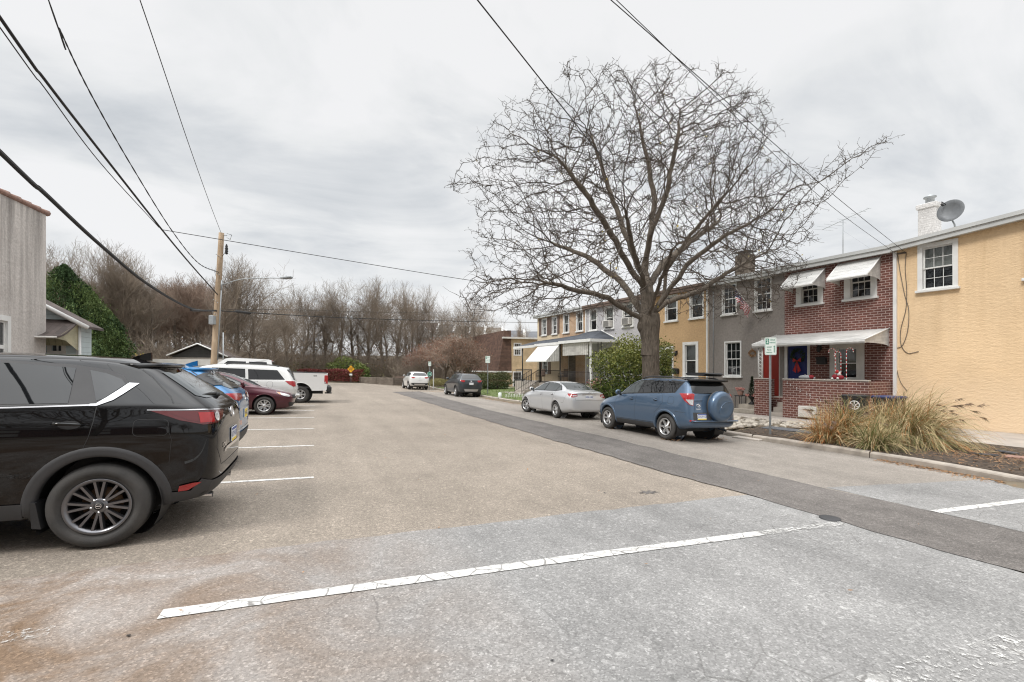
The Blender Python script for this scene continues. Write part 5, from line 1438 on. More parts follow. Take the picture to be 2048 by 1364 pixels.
c.both('tail_light', [(.20, 1.19), (-.10, 1.19), (-.42, 1.17), (-.40, 1.10), (-.18, 1.07), (.02, 1.10)], 'CL', M['red_lamp'], .008, .03)
c.both('reflector', [(-.12, .76), (-.34, .74), (-.34, .67), (-.14, .69)], 'CL', M['red_lamp'], .008, .03)
c.arch_lips(M['cladding'], .07, .012); c.wheels(.36, .23, .225, (5, 2, .02, .016, .01), M['alloy'])
for v in ('L', 'R'):
    b = MB(); c.patch(b, [(-.44, .345), (-.66, .325), (-.73, .345), (-.79, .56), (-.72, .56), (-.50, .50), (-.445, .46)], v, .012, .05); c.put(b, 'bumper_cladding', M['cladding'])
b = MB(); c.patch(b, [(-.72, .34), (.72, .34), (.74, .56), (-.74, .56)], 'B', .012, .06); c.put(b, 'bumper_cladding', M['cladding'])
c.plate('NJ 62K', 0, .84, kind='yellow'); c.emblem(0, 1.10, .06); c.badge('Tucson', .52, .93, .075); c.fin(-.05, PM['blue']); c.handles([(.22, 1.06)], PM['blue']); c.mirror(2.02, 1.17, PM['blue'])
b = MB(); V = []
for x, y, z in P: V += [(.0, y*.98, z-.006), (x-.12, y, z-.018), (x-.115, y, z-.046), (-.16, y*.98, z-.08)]
b.add(V, [(4*i+k, 4*i+4+k, 4*i+4+(k+1) % 4, 4*i+(k+1) % 4) for i in range(6) for k in range(4)]+[(0, 1, 2, 3), (27, 26, 25, 24)], 0, True); c.put(b, 'rear_spoiler', PM['blue'])
b = MB(); b.tube([(-.71, .0, 1.27), (-.68, .25, 1.275), (-.66, .45, 1.27)], [.02, .014, .008], 6); c.put(b, 'rear_wiper', M['black'])

# ---- saloon cars
SEDAN = dict(WB=2.776, W=1.82, R=.375, wr_=.33, floor=.2, xcR=-.1,
    T=[(-1.08, 1.055), (-.95, 1.10), (-.75, 1.115), (-.45, 1.14), (-.2, 1.24), (.15, 1.375), (.5, 1.445), (.9, 1.465), (1.3, 1.455), (1.7, 1.38), (2.1, 1.20), (2.5, 1.02), (2.75, .97), (3.2, .91), (3.55, .82), (3.73, .70)],
    B=[(-1.08, 1.00), (-.8, 1.055), (-.3, 1.075), (.2, 1.045), (.8, 1.02), (1.6, .98), (2.3, .955), (2.8, .90), (3.4, .78), (3.73, .60)],
    zb=[(-1.08, .32), (-.5, .22), (0, .18), (2.8, .17), (3.3, .18), (3.73, .25)], zs=[(-1.1, .44), (0, .36), (3.7, .38)], zm=[(-1.1, .76), (0, .70), (2.7, .66), (3.73, .52)],
    wm=[(-1.08, .84), (-.5, .895), (0, .91), (1.2, .905), (2.7, .91), (3.2, .87), (3.73, .76)], wb=[(-1.08, .74), (-.4, .80), (.3, .855), (1.5, .865), (2.3, .84), (3.0, .79), (3.73, .68)],
    ws=[(-1.08, .74), (0, .85), (2.7, .85), (3.73, .70)], wr=[(-1.08, .66), (-.4, .60), (.2, .565), (1.2, .575), (1.9, .64), (2.5, .72)],
    xr=[(.2, -.86), (.36, -1.02), (.60, -1.075), (.80, -1.05), (.95, -1.03), (1.06, -1.045), (1.12, -1.0)], xf=[(.2, 3.62), (.40, 3.72), (.60, 3.73), (.75, 3.66), (.9, 3.4)])
c = Car(SEDAN, 'parked_car', 'silver four-door saloon parked at the kerb, by the far porches', 'car', 9.64, 15.92, HU, CARS, (5, 6))
sm = []
for v in ('L', 'R'):
    sm += [([(.10, 1.04), (.18, .80), (.33, .56)], v), ([(1.12, 1.01), (1.16, .7), (1.12, .26)], v), ([(2.22, .95), (2.2, .55), (2.26, .26)], v), ([(-.75, .99), (-.60, .66), (-.42, .62)], v), ([(.45, .255), (2.3, .245)], v)]
sm += [([(.66, 1.08), (.62, .98), (.60, .76), (-.60, .76), (-.62, .98), (-.66, 1.08)], 'B')]
c.body(PM['silver'], sm)
c.both('window_frame', [(-.27, 1.105), (-.02, 1.25), (.22, 1.345), (.7, 1.395), (1.2, 1.39), (1.55, 1.33), (2.28, 1.005), (1.2, 1.035), (.1, 1.06)], 'L', M['black'], .0025, .05)
c.both('rear_door_window', [(.16, 1.30), (.16, 1.085), (1.06, 1.06), (1.05, 1.365), (.6, 1.365)], 'L', M['car_glass_clear'], .005, .05); c.both('front_door_window', [(1.14, 1.365), (1.14, 1.06), (2.12, 1.035), (1.55, 1.29)], 'L', M['car_glass_clear'], .005, .05)
c.both('quarter_window', [(.11, 1.275), (.11, 1.085), (-.20, 1.11), (.0, 1.235)], 'L', M['car_glass_clear'], .005, .05)
c.panel('rear_window', [(-.46, 1.40), (.46, 1.40), (.60, 1.15), (.3, 1.137), (-.3, 1.137), (-.60, 1.15)], 'B', M['car_glass_clear'], .004, .05)
c.panel('windscreen', [(-.54, 1.40), (.54, 1.40), (.68, 1.04), (-.68, 1.04)], 'F', M['car_glass_clear'], .004)
c.both('tail_light', [(.02, 1.005), (-.20, 1.00), (-.36, .985), (-.36, .90), (-.22, .86), (-.10, .885), (.0, .95)], 'CL', M['red_lamp'], .007, .03)
c.both('reversing_lamp', [(-.20, .955), (-.345, .945), (-.345, .91), (-.20, .90)], 'CL', M['clear_lamp'], .011, .03)
c.arch_lips(PM['silver'], .025, .006); c.wheels(.33, .215, .215, (6, 1, .036, .040, .01), M['alloy'], .32)
c.plate('GZB 4188', 0, .88, kind='none'); c.emblem(0, 1.02, .05); c.mirror(2.1, 1.0, PM['silver']); c.handles([(.30, .93), (1.30, .90)], PM['silver'])
b = MB(); c.seam(b, [(-.30, .975), (.30, .975)], 'B', .03, .012, 0); c.put(b, 'tailgate_trim', M['chrome'])
b = MB(); c.patch(b, [(-.24, .79), (.24, .79), (.24, .955), (-.24, .955)], 'B', .004, .05); c.put(b, 'plate_recess', PM['silver'])
c.exhaust(-.5, .27, -.95)

S3 = dict(SEDAN); S3.update(WB=2.67, W=1.755, T=[(x*.965, z-.02) for x, z in SEDAN['T']], xf=[(.2, 3.50), (.40, 3.62), (.60, 3.63), (.75, 3.55), (.9, 3.25)])
for k in ('wm', 'wb', 'ws', 'wr'): S3[k] = [(x*.97, y*.965) for x, y in SEDAN[k]]
c = Car(S3, 'parked_car', 'maroon saloon parked nose out between the blue crossover and the pale van', 'car', -4.30, 18.72, 0, CARS, (5, 6))
sm = [([(2.2, .94), (2.15, .6), (2.2, .26)], v) for v in ('L', 'R')]+[([(2.45, 1.0), (2.9, .93), (3.35, .80), (3.5, .74)], v) for v in ('L', 'R')]
c.body(PM['maroon'], sm)
c.both('window_frame', [(-.27, 1.085), (.22, 1.32), (.7, 1.37), (1.2, 1.36), (1.5, 1.30), (2.2, .99), (1.2, 1.02), (.1, 1.045)], 'L', M['black'], .0025)
c.both('front_door_window', [(1.1, 1.335), (1.1, 1.045), (2.05, 1.02), (1.5, 1.26)], 'L', M['car_glass_clear'], .005); c.both('rear_door_window', [(.12, 1.25), (.12, 1.07), (1.03, 1.045), (1.02, 1.335)], 'L', M['car_glass_clear'], .005)
c.panel('windscreen', [(-.52, 1.37), (.52, 1.37), (.66, 1.02), (-.66, 1.02)], 'F', M['car_glass_clear'], .004)
for v, sg in (('FL', 1), ('FR', 1)):
    b = MB(); c.patch(b, [(sg*a, z) for a, z in ((1.60, .79), (1.80, .745), (1.97, .70), (2.02, .66), (1.95, .615), (1.78, .65), (1.64, .72))], v, .007, .03); o = c.put(b, 'headlight', M['clear_lamp'])
    b = MB(); c.patch(b, [(sg*a, z) for a, z in ((1.62, .78), (1.70, .76), (1.70, .69), (1.65, .725))], v, .010, .03); c.put(b, 'turn_signal', M['amber'], o)
    b = MB(); c.patch(b, [(sg*a, z) for a, z in ((1.95, .43), (2.16, .42), (2.14, .33), (1.98, .33))], v, .006, .03); c.put(b, 'fog_lamp_recess', M['black'])
b = MB(); c.patch(b, [(-.52, .56), (.52, .56), (.50, .68), (-.50, .68)], 'F', .007, .04); c.put(b, 'grille', M['black'])
b = MB(); c.patch(b, [(-.58, .27), (.58, .27), (.54, .40), (-.54, .40)], 'F', .007, .04); c.put(b, 'lower_grille', M['black'])
c.arch_lips(PM['maroon'], .025, .006); c.wheels(.318, .205, .205, (5, 2, .030, .034, .008), M['alloy']); c.mirror(2.03, .99, PM['maroon']); c.emblem(0, .62, .05, 'F')

# ---- pale silver van
VAN = dict(WB=3.03, W=1.965, R=.39, wr_=.34, xcR=.1,
    T=[(-1.12, 1.66), (-.7, 1.70), (0, 1.735), (1.0, 1.75), (1.8, 1.73), (2.3, 1.62), (2.8, 1.36), (3.2, 1.12), (3.5, 1.02), (3.8, .92), (3.98, .75)],
    B=[(-1.12, 1.10), (0, 1.10), (1.5, 1.08), (2.6, 1.05), (3.2, .98), (3.98, .66)],
    zb=[(-1.1, .30), (0, .22), (3, .2), (3.98, .28)], zs=[(-1.1, .46), (3.98, .40)], zm=[(-1.1, .74), (3, .70), (3.98, .54)],
    wm=[(-1.12, .92), (-.4, .97), (3, .97), (3.4, .93), (3.98, .80)], wb=[(-1.12, .88), (-.4, .925), (2.6, .92), (3.98, .74)], ws=[(-1.1, .84), (0, .92), (3, .92), (3.98, .76)], wr=[(-1.12, .68), (-.4, .72), (1.5, .72), (2.6, .76), (3.2, .80)],
    xr=[(.28, -.98), (.45, -1.10), (.70, -1.12), (.95, -1.06), (1.10, -1.03), (1.4, -.90), (1.6, -.78), (1.7, -.68)], xf=[(.22, 3.84), (.5, 3.98), (.7, 3.96), (.9, 3.7)])
c = Car(VAN, 'parked_car', 'pale silver people carrier behind the maroon saloon', 'van', -1.78, 21.05, HL, CARS, (5, 5))
c.body(PM['van'], [([(.3, 1.10), (.4, .75), (.45, .5)], v) for v in ('L', 'R')]+[(rrect(-.12, .98, .2, .2, .05), v, dict(close=True)) for v in ('L', 'R')]+[([(.3, 1.08), (1.6, 1.06)], v) for v in ('L', 'R')])
c.both('rear_side_window', [(-.64, 1.17), (.62, 1.15), (.66, 1.55), (-.35, 1.54)], 'L', M['car_glass'], .005); c.both('sliding_door_window', [(.72, 1.15), (1.85, 1.13), (1.85, 1.57), (.76, 1.56)], 'L', M['car_glass'], .005); c.both('front_door_window', [(1.93, 1.13), (2.9, 1.10), (2.45, 1.45), (1.93, 1.56)], 'L', M['car_glass'], .005)
c.panel('rear_window', [(-.68, 1.60), (.68, 1.60), (.76, 1.16), (-.76, 1.16)], 'B', M['car_glass'], .005); c.panel('windscreen', [(-.68, 1.6), (.68, 1.6), (.8, 1.12), (-.8, 1.12)], 'F', M['car_glass'], .004)
c.both('tail_light', [(.18, 1.12), (-.16, 1.12), (-.22, 1.08), (-.20, .92), (-.06, .90), (.08, .98)], 'CL', M['red_lamp'], .008, .03)
c.rails(-.4, 1.4); c.arch_lips(PM['van'], .02, .006); c.wheels(.335, .22, .21, (7, 1, .03, .034, .008), M['alloy']); c.mirror(2.75, 1.10, PM['van']); c.handles([(.75, .98)], PM['van']); c.plate('', 0, .86, kind='none')
b = MB(); b.bbox(-1.20, -.95, -.80, .80, .50, .62, .03); c.put(b, 'rear_bumper', PM['van'])
b = MB(); b.tube([(-1.02, -.05, 1.14), (-.96, .3, 1.16)], .014, 6); c.put(b, 'rear_wiper', M['black'])

# ---- white pickup truck
class Bare(Car):
    def __init__(self, spec, *a): self.sp = spec; Car.__init__(self, spec, *a)
    def surface(self, res): pass
c = Bare(dict(WB=3.64, W=2.03, R=.5, wr_=.42, lift=.01), 'pickup_truck', 'tall white pickup truck behind the pale people carrier', 'pickup', -.66, 24.92, HL, CARS)
R_, zc, zt = .52, .44, 1.44
for sg in (1, -1):
    b = MB()
    outline = [(-1.13, .60), (-1.16, .66), (-1.16, zt), (1.10, zt), (1.10, .52), (R_+.01, .52)]+[(R_*math.cos(t), zc+R_*math.sin(t)) for t in np.linspace(.18, pi-.30, 18)]+[(-R_+.02, .58)]
    b.prism([(a, z) for a, z in outline], -.02, .02, 0, Matrix.Translation((0, sg*.985, 0)) @ Matrix.Rotation(pi/2, 4, 'X'))
    b.bbox(-1.15, 1.09, sg*.97-.045, sg*.97+.045, zt-.002, zt+.03, .01, 1)
    o = c.put(b, 'bed_side', [PM['white'], M['black']])
    b = MB()
    for i in range(24):
        t0, t1 = -.1+(pi+.2)*i/24, -.1+(pi+.2)*(i+1)/24
        b.add([((R_+.02)*math.cos(t0), sg*.62, zc+(R_+.02)*math.sin(t0)), ((R_+.02)*math.cos(t1), sg*.62, zc+(R_+.02)*math.sin(t1)), ((R_+.02)*math.cos(t1), sg*.96, zc+(R_+.02)*math.sin(t1)), ((R_+.02)*math.cos(t0), sg*.96, zc+(R_+.02)*math.sin(t0))], [(0, 1, 2, 3)])
    b.add([((R_+.02)*math.cos(t), sg*.62, zc+(R_+.02)*math.sin(t)) for t in np.linspace(0, 2*pi, 24, endpoint=False)], [tuple(range(24))])
    b.tube([(R_*math.cos(t), sg*1.008, zc+R_*math.sin(t)) for t in np.linspace(.1, pi-.3, 18)], .012, 6, 1); c.put(b, 'wheel_arch', [M['black'], PM['white']])
    b = MB(); b.bbox(-1.20, -1.02, sg*.93-.09, sg*.93+.09, .92, 1.36, .03); o = c.put(b, 'tail_light', M['red_lamp'])
    b = MB(); b.box(-1.206, -1.199, sg*.93-.07, sg*.93+.07, .955, 1.03); b.box(-1.1, -1.03, sg*1.021, sg*1.024, .95, 1.03); c.put(b, 'reversing_lamp', M['clear_lamp'], o)
b = MB(); b.bbox(-1.19, -1.14, -.83, .83, .66, zt+.01, .02); c.put(b, 'tailgate', PM['white'])
b = MB(); b.box(-1.12, 1.08, -.94, .94, .70, .78); b.box(1.08, 1.14, -.95, .95, .52, zt); c.put(b, 'cargo_bed', M['cladding'])
b = MB(); b.bbox(-1.38, -1.14, -.98, -.52, .52, .80, .04); b.bbox(-1.38, -1.14, .52, .98, .52, .80, .04); b.bbox(-1.36, -1.16, -.54, .54, .55, .70, .03, 1); b.box(-1.385, -1.379, .58, .92, .56, .76, 2); b.box(-1.385, -1.379, -.92, -.58, .56, .76, 2); b.tube([(-1.1, 0, .44), (-1.42, 0, .44)], .035, 8, 1)
c.put(b, 'rear_bumper', [M['black'], M['black'], M['chrome']])
cabp = [(1.16, .50), (1.16, 1.44), (1.30, 1.97), (1.42, 2.01), (2.9, 2.03), (3.15, 1.98), (3.75, 1.48), (4.5, 1.38), (4.72, 1.25), (4.76, .62), (4.2, .5)]
b = MB()
def ring(sc, y): return [(x, y, z) for x, z in cabp]
V = []; lv = [(-1.0, 1.), (-.985, 1.), (0, 1.), (.985, 1.), (1.0, 1.)]
n = len(cabp)
for y in (-1, -.5, .5, 1):
    for x, z in cabp:
        tap = 1-max(0, z-1.35)*.38
        V.append((x+(0 if abs(y) < 1 else 0), y*1.0*tap, z+(0 if abs(y) == 1 else .012)))
b.add(V, [(k*n+i, k*n+(i+1) % n, (k+1)*n+(i+1) % n, (k+1)*n+i) for k in range(3) for i in range(n)]+[tuple(range(n-1, -1, -1)), tuple(range(3*n, 4*n))])
c.put(b, 'cab', PM['white'])
b = MB()
for sg in (1, -1):
    for x0, x1 in ((1.45, 2.2), (2.3, 3.3)):
        q = [(x0, 1.5), (x1+(.15 if x1 > 3 else 0), 1.5), (x1-.25 if x1 > 3 else x1, 1.88), (x0+.03, 1.88)]
        V = [(x, sg*(1.006-max(0, z-1.35)*.38), z) for x, z in q]; b.add(V, [(0, 1, 2, 3) if sg < 0 else (3, 2, 1, 0)])
b.add([(1.165, -.80, 1.5), (1.165, .80, 1.5), (1.27, .70, 1.9), (1.27, -.70, 1.9)], [(0, 1, 2, 3)]); c.put(b, 'cab_window', M['car_glass'])
b = MB(); b.bbox(1.27, 1.34, -.2, .2, 1.93, 1.985, .01); c.put(b, 'brake_light', M['red_lamp'])
for xc in (0, 3.64):
    for sg in (1, -1): c.wheel(xc, sg, .40, .265, .225, (6, 1, .045, .05, .0), M['alloy'], 0, .985)
b = MB(); b.box(-1.0, 4.3, -.5, .5, .42, .58); b.tube([(0, -.7, .4), (0, .7, .4)], .07, 8); c.put(b, 'underbody', M['black'])
text_obj('4X4', .09, M['cladding'], 'decal_lettering', c.root, frame((-.62, 1.008, 1.30), (-1, 0, 0)), .002)
b = MB()
for sg in (1, -1): b.bbox(3.05, 3.2, sg*1.12-.1, sg*1.12+.1, 1.45, 1.72, .03)
c.put(b, 'wing_mirror', M['black'])

# ---- blue crossover with the spare wheel on its tailgate
RAV = dict(WB=2.66, W=1.815, R=.42, wr_=.355, xcR=.1, lift=.012,
    T=[(-.88, 1.655), (-.5, 1.68), (0, 1.70), (.8, 1.71), (1.3, 1.685), (1.6, 1.60), (1.95, 1.40), (2.3, 1.16), (2.55, 1.09), (3.0, 1.03), (3.35, .95), (3.53, .80)],
    B=[(-.88, 1.26), (-.4, 1.25), (.2, 1.215), (1.2, 1.17), (2.1, 1.11), (2.8, 1.0), (3.3, .90), (3.53, .70)],
    zb=[(-.88, .40), (-.4, .30), (0, .25), (2.7, .23), (3.53, .30)], zs=[(-.88, .52), (0, .46), (3.5, .44)], zm=[(-.88, .78), (0, .80), (2.7, .76), (3.53, .58)],
    wm=[(-.88, .85), (-.4, .90), (0, .915), (1.2, .89), (2.7, .915), (3.1, .88), (3.53, .78)], wb=[(-.88, .81), (-.4, .845), (.3, .86), (1.5, .86), (2.3, .83), (3.53, .72)],
    ws=[(-.88, .78), (0, .85), (2.7, .85), (3.53, .72)], wr=[(-.88, .66), (-.4, .67), (.3, .665), (1.2, .66), (1.9, .70), (2.4, .75)],
    xr=[(.34, -.76), (.45, -.88), (.64, -.90), (.76, -.86), (.80, -.82), (1.0, -.81), (1.26, -.79), (1.45, -.70), (1.6, -.60), (1.68, -.53)], xf=[(.22, 3.40), (.5, 3.53), (.72, 3.52), (.88, 3.42), (1.0, 3.25)])
c = Car(RAV, 'parked_car', 'slate blue crossover with a covered spare wheel on its tailgate', 'car', 9.62, 9.72, HU, CARS, (6, 7))
sm = []
for v in ('L', 'R'):
    sm += [([(.14, 1.225), (.10, 1.0), (.30, .80), (.42, .72), (.44, .36)], v), ([(1.24, 1.17), (1.29, .8), (1.28, .37)], v), ([(2.2, 1.09), (2.28, .8), (2.22, .37)], v), (rrect(-.20, 1.08, .21, .19, .05), v, dict(close=True)), ([(-.36, .80), (-.62, .79), (-.76, .78)], v), ([(.45, .43), (2.25, .42)], v, dict(w=.012))]
sm += [([(.66, 1.30), (.64, .80)], 'B', dict(w=.008)), ([(-.64, 1.30), (-.64, .80)], 'B'), ([(-.70, .79), (.70, .79)], 'B', dict(w=.010)), ([(-.80, .545), (.80, .545)], 'B', dict(w=.012))]
c.body(PM['slate'], sm)
c.both('window_frame', [(-.47, 1.595), (-.28, 1.285), (.2, 1.255), (1.2, 1.205), (2.14, 1.145), (1.62, 1.50), (1.3, 1.605), (.7, 1.632), (.1, 1.63)], 'L', M['black'], .0025, .05)
c.both('quarter_window', [(-.41, 1.575), (-.25, 1.31), (.10, 1.285), (.13, 1.60)], 'L', M['car_glass'], .005, .05); c.both('rear_door_window', [(.20, 1.605), (.17, 1.282), (1.16, 1.235), (1.04, 1.605)], 'L', M['car_glass'], .005, .05); c.both('front_door_window', [(1.12, 1.60), (1.24, 1.23), (2.02, 1.185), (1.60, 1.465), (1.32, 1.57)], 'L', M['car_glass_clear'], .005, .05)
c.panel('windscreen', [(-.62, 1.60), (.62, 1.60), (.74, 1.16), (-.74, 1.16)], 'F', M['car_glass_clear'], .004)
c.panel('rear_window', [(-.60, 1.60), (.60, 1.60), (.66, 1.32), (.60, 1.29), (-.60, 1.29), (-.66, 1.32)], 'B', M['car_glass'], .005)
c.both('tail_light', [(.26, 1.28), (-.06, 1.285), (-.10, 1.27), (-.075, .97), (.02, 1.0), (.14, 1.10)], 'CL', M['red_lamp'], .009, .03)
c.both('reversing_lamp', [(.10, 1.13), (-.075, 1.13), (-.07, .985), (.01, 1.01)], 'CL', M['clear_lamp'], .013, .03)
c.both('reflector', [(.0, .61), (-.16, .60), (-.16, .56), (.0, .565)], 'CL', M['red_lamp'], .010, .03)
c.arch_lips(PM['slate'], .06, .014); c.rails(-.45, 1.25, .93)
c.wheels(.357, .225, .228, (6, 1, .030, .036, .012), M['alloy'], .0); c.handles([(.40, 1.07), (1.45, 1.045)], PM['slate'], .17); c.mirror(2.06, 1.14, PM['slate'])
for v in ('L', 'R'):
    b = MB(); c.patch(b, [(.47, .27), (2.22, .26), (2.22, .40), (.47, .41)], v, .010, .08); c.put(b, 'sill_cladding', M['cladding'])
mt = Matrix.Translation((-.82, -.14, .965)) @ Matrix.Rotation(-pi/2, 4, 'Y')
b = MB(); b.lathe([(.30, -.02), (.385, .0), (.405, .06), (.405, .13), (.385, .19), (.34, .225), (.28, .235), (.24, .228), (.1, .234), (0, .236)], 44, 0, mt); b.lathe([(.392, -.005), (.412, .02), (.412, .05), (.392, .06)], 44, 1, mt)
o = c.put(b, 'spare_wheel_cover', [PM['slate'], M['cladding']])
b = MB(); q = smooth([(-1.058, -.14+a, .965+z) for a, z in ((.18, -.17), (.12, .0), (.0, .10), (-.14, .13), (-.24, .13))], 5); b.tube(q, .007, 6); c.put(b, 'cover_crease', PM['slate'], o)
b = MB(); c.patch(b, [(.70, .57), (.12, .57), (.12, .80), (.70, .80)], 'B', .003, .06); c.put(b, 'plate_recess', M['cladding'])
c.plate('JXH-9152', .44, .69); c.emblem(.52, .98, .05); c.badge('RAV4', .53, .885, .055)
b = MB(); P2 = [c.proj('B', y, 1.115, .02)[0] for y in np.linspace(.40, .66, 6)]; b.tube(P2, [.010, .014, .016, .016, .014, .010], 8); c.put(b, 'tailgate_handle', PM['slate'])
b = MB(); V = []
for y in np.linspace(-.66, .66, 9):
    k = 1-(y/.66)**4*.5; x = -.60-.14*k; z = 1.665; V += [(-.45, y, z+.012), (x-.02, y, z), (x-.015, y, z-.045), (-.60, y, z-.06)]
b.add(V, [(4*i+k, 4*i+4+k, 4*i+4+(k+1) % 4, 4*i+(k+1) % 4) for i in range(8) for k in range(4)]+[(0, 1, 2, 3), (35, 34, 33, 32)], 0, True); c.put(b, 'rear_spoiler', M['black'])
b = MB(); b.tube([(-.80, -.05, 1.295), (-.83, .25, 1.31), (-.82, .5, 1.305)], [.018, .014, .008], 6); c.put(b, 'rear_wiper', M['black'])
b = MB(); b.bbox(-.97, -.80, -.78, .78, .565, .60, .02); c.put(b, 'bumper_step', PM['slate']); c.exhaust(-.55, .31, -.74)
# roof-top cargo tray on the blue car
b = MB(); xs = [(-.30, 1.80), (-.05, 1.77), (.9, 1.77), (1.1, 1.83)]
b.prism([(-.56, 1.82), (-.46, 1.76), (.10, 1.77), (.18, 1.82), (.12, 1.85), (-.50, 1.855)], -.02, .62, 0, Matrix.Rotation(pi/2, 4, 'X') @ Matrix.Translation((0, 0, 0)))
mtx = c.root.matrix_world.copy(); o = b.build('roof_tray', M['black']); o.matrix_world = mtx; tag(o, 'low black cargo tray on the roof of the slate blue car', 'roof tray')

# ---- far parked cars
ESC = dict(SUV); ESC.update(WB=2.69, W=1.84, T=[(x, z) for x, z in SUV['T']],
    xr=[(.28, -.72), (.42, -.84), (.6, -.88), (.8, -.86), (1.0, -.83), (1.15, -.80), (1.25, -.74), (1.45, -.58), (1.55, -.48), (1.62, -.42)])
ESC['wr'] = [(x, y*1.06) for x, y in SUV['wr']]
def escape(label, p, s, pm, kind, heading=HU, name='parked_car'):
    c = Car(ESC, name, label, 'car', p, s, heading, CARS, (3, 4))
    c.body(pm, [([(.08, 1.2), (.12, .86)], v) for v in ('L', 'R')])
    c.both('window_frame', [(-.30, 1.43), (-.06, 1.50), (.3, 1.55), (.8, 1.57), (1.2, 1.56), (1.55, 1.46), (2.1, 1.18), (1.2, 1.195), (.05, 1.228), (-.2, 1.30)], 'L', M['black'], .0025, .1)
    c.both('side_window', [(.2, 1.53), (.2, 1.25), (2.0, 1.20), (1.5, 1.45), (1.2, 1.55), (.7, 1.55)], 'L', M['car_glass_clear'], .006, .1)
    c.panel('rear_window', [(-.56, 1.53), (.56, 1.53), (.66, 1.27), (-.66, 1.27)], 'B', M['car_glass'], .005, .1); c.panel('windscreen', [(-.60, 1.52), (.60, 1.52), (.74, 1.14), (-.74, 1.14)], 'F', M['car_glass_clear'], .004, .1)
    c.both('tail_light', [(.10, 1.18), (-.20, 1.17), (-.26, 1.12), (-.20, 1.03), (-.05, 1.06)], 'CL', M['red_lamp'], .008, .05)
    b = MB(); c.patch(b, [(-.80, .30), (.80, .30), (.82, .62), (-.82, .62)], 'B', .008, .1); o = c.put(b, 'rear_bumper', M['cladding'])
    b = MB(); c.patch(b, [(-.45, .40), (.45, .40), (.52, .55), (-.52, .55)], 'B', .016, .1); c.put(b, 'skid_plate', M['alloy'], o)
    c.arch_lips(M['cladding'], .06, .012); c.wheels(.355, .23, .222, (5, 1, .05, .055, .01), M['alloy']); c.mirror(2.02, 1.17, pm); c.plate('', 0, .93, kind='none'); c.emblem(0, 1.10, .05)
    b = MB(); b.tube([(-.70, 0, 1.29), (-.66, .35, 1.30)], .014, 5); c.put(b, 'rear_wiper', M['black'])
    if kind: c.rails(-.45, 1.2)
    return c
escape('dark grey crossover parked at the kerb by the lawn', 9.95, 31.0, PM['grey'], True)
escape('white crossover parked farthest down the kerb', 8.75, 42.3, PM['white'], False)
escape('pale car mostly hidden beyond the white pickup truck', -3.1, 29.3, PM['van'], False, HL)
# ------------------------------------------------------------------ trees and plants
def seg_mesh(name, P0, P1, R0, R1, n, m, parent=None, smooth=True):
    P0 = np.asarray(P0, float); P1 = np.asarray(P1, float); R0 = np.asarray(R0, float); R1 = np.asarray(R1, float)
    d = P1-P0; L = np.linalg.norm(d, axis=1, keepdims=True); d = d/np.maximum(L, 1e-9)
    ref = np.where(np.abs(d[:, 2:3]) < .9, np.array([[0, 0, 1.]]), np.array([[1., 0, 0]]))
    a = np.cross(ref, d); a /= np.maximum(1e-9, np.linalg.norm(a, axis=1, keepdims=True)); b = np.cross(d, a)
    k = len(P0); V = np.empty((k, 2*n, 3))
    for j in range(n):
        t = 2*pi*j/n; o = a*math.cos(t)+b*math.sin(t)
        V[:, j] = P0+o*R0[:, None]; V[:, n+j] = P1+d*R1[:, None]*.3+o*R1[:, None]
    base = (np.arange(k)*2*n)[:, None]
    F_ = np.concatenate([base+np.array([[j, (j+1) % n, n+(j+1) % n, n+j]]) for j in range(n)])
    return np_mesh(name, V.reshape(-1, 3), F_, m, parent, None, smooth)

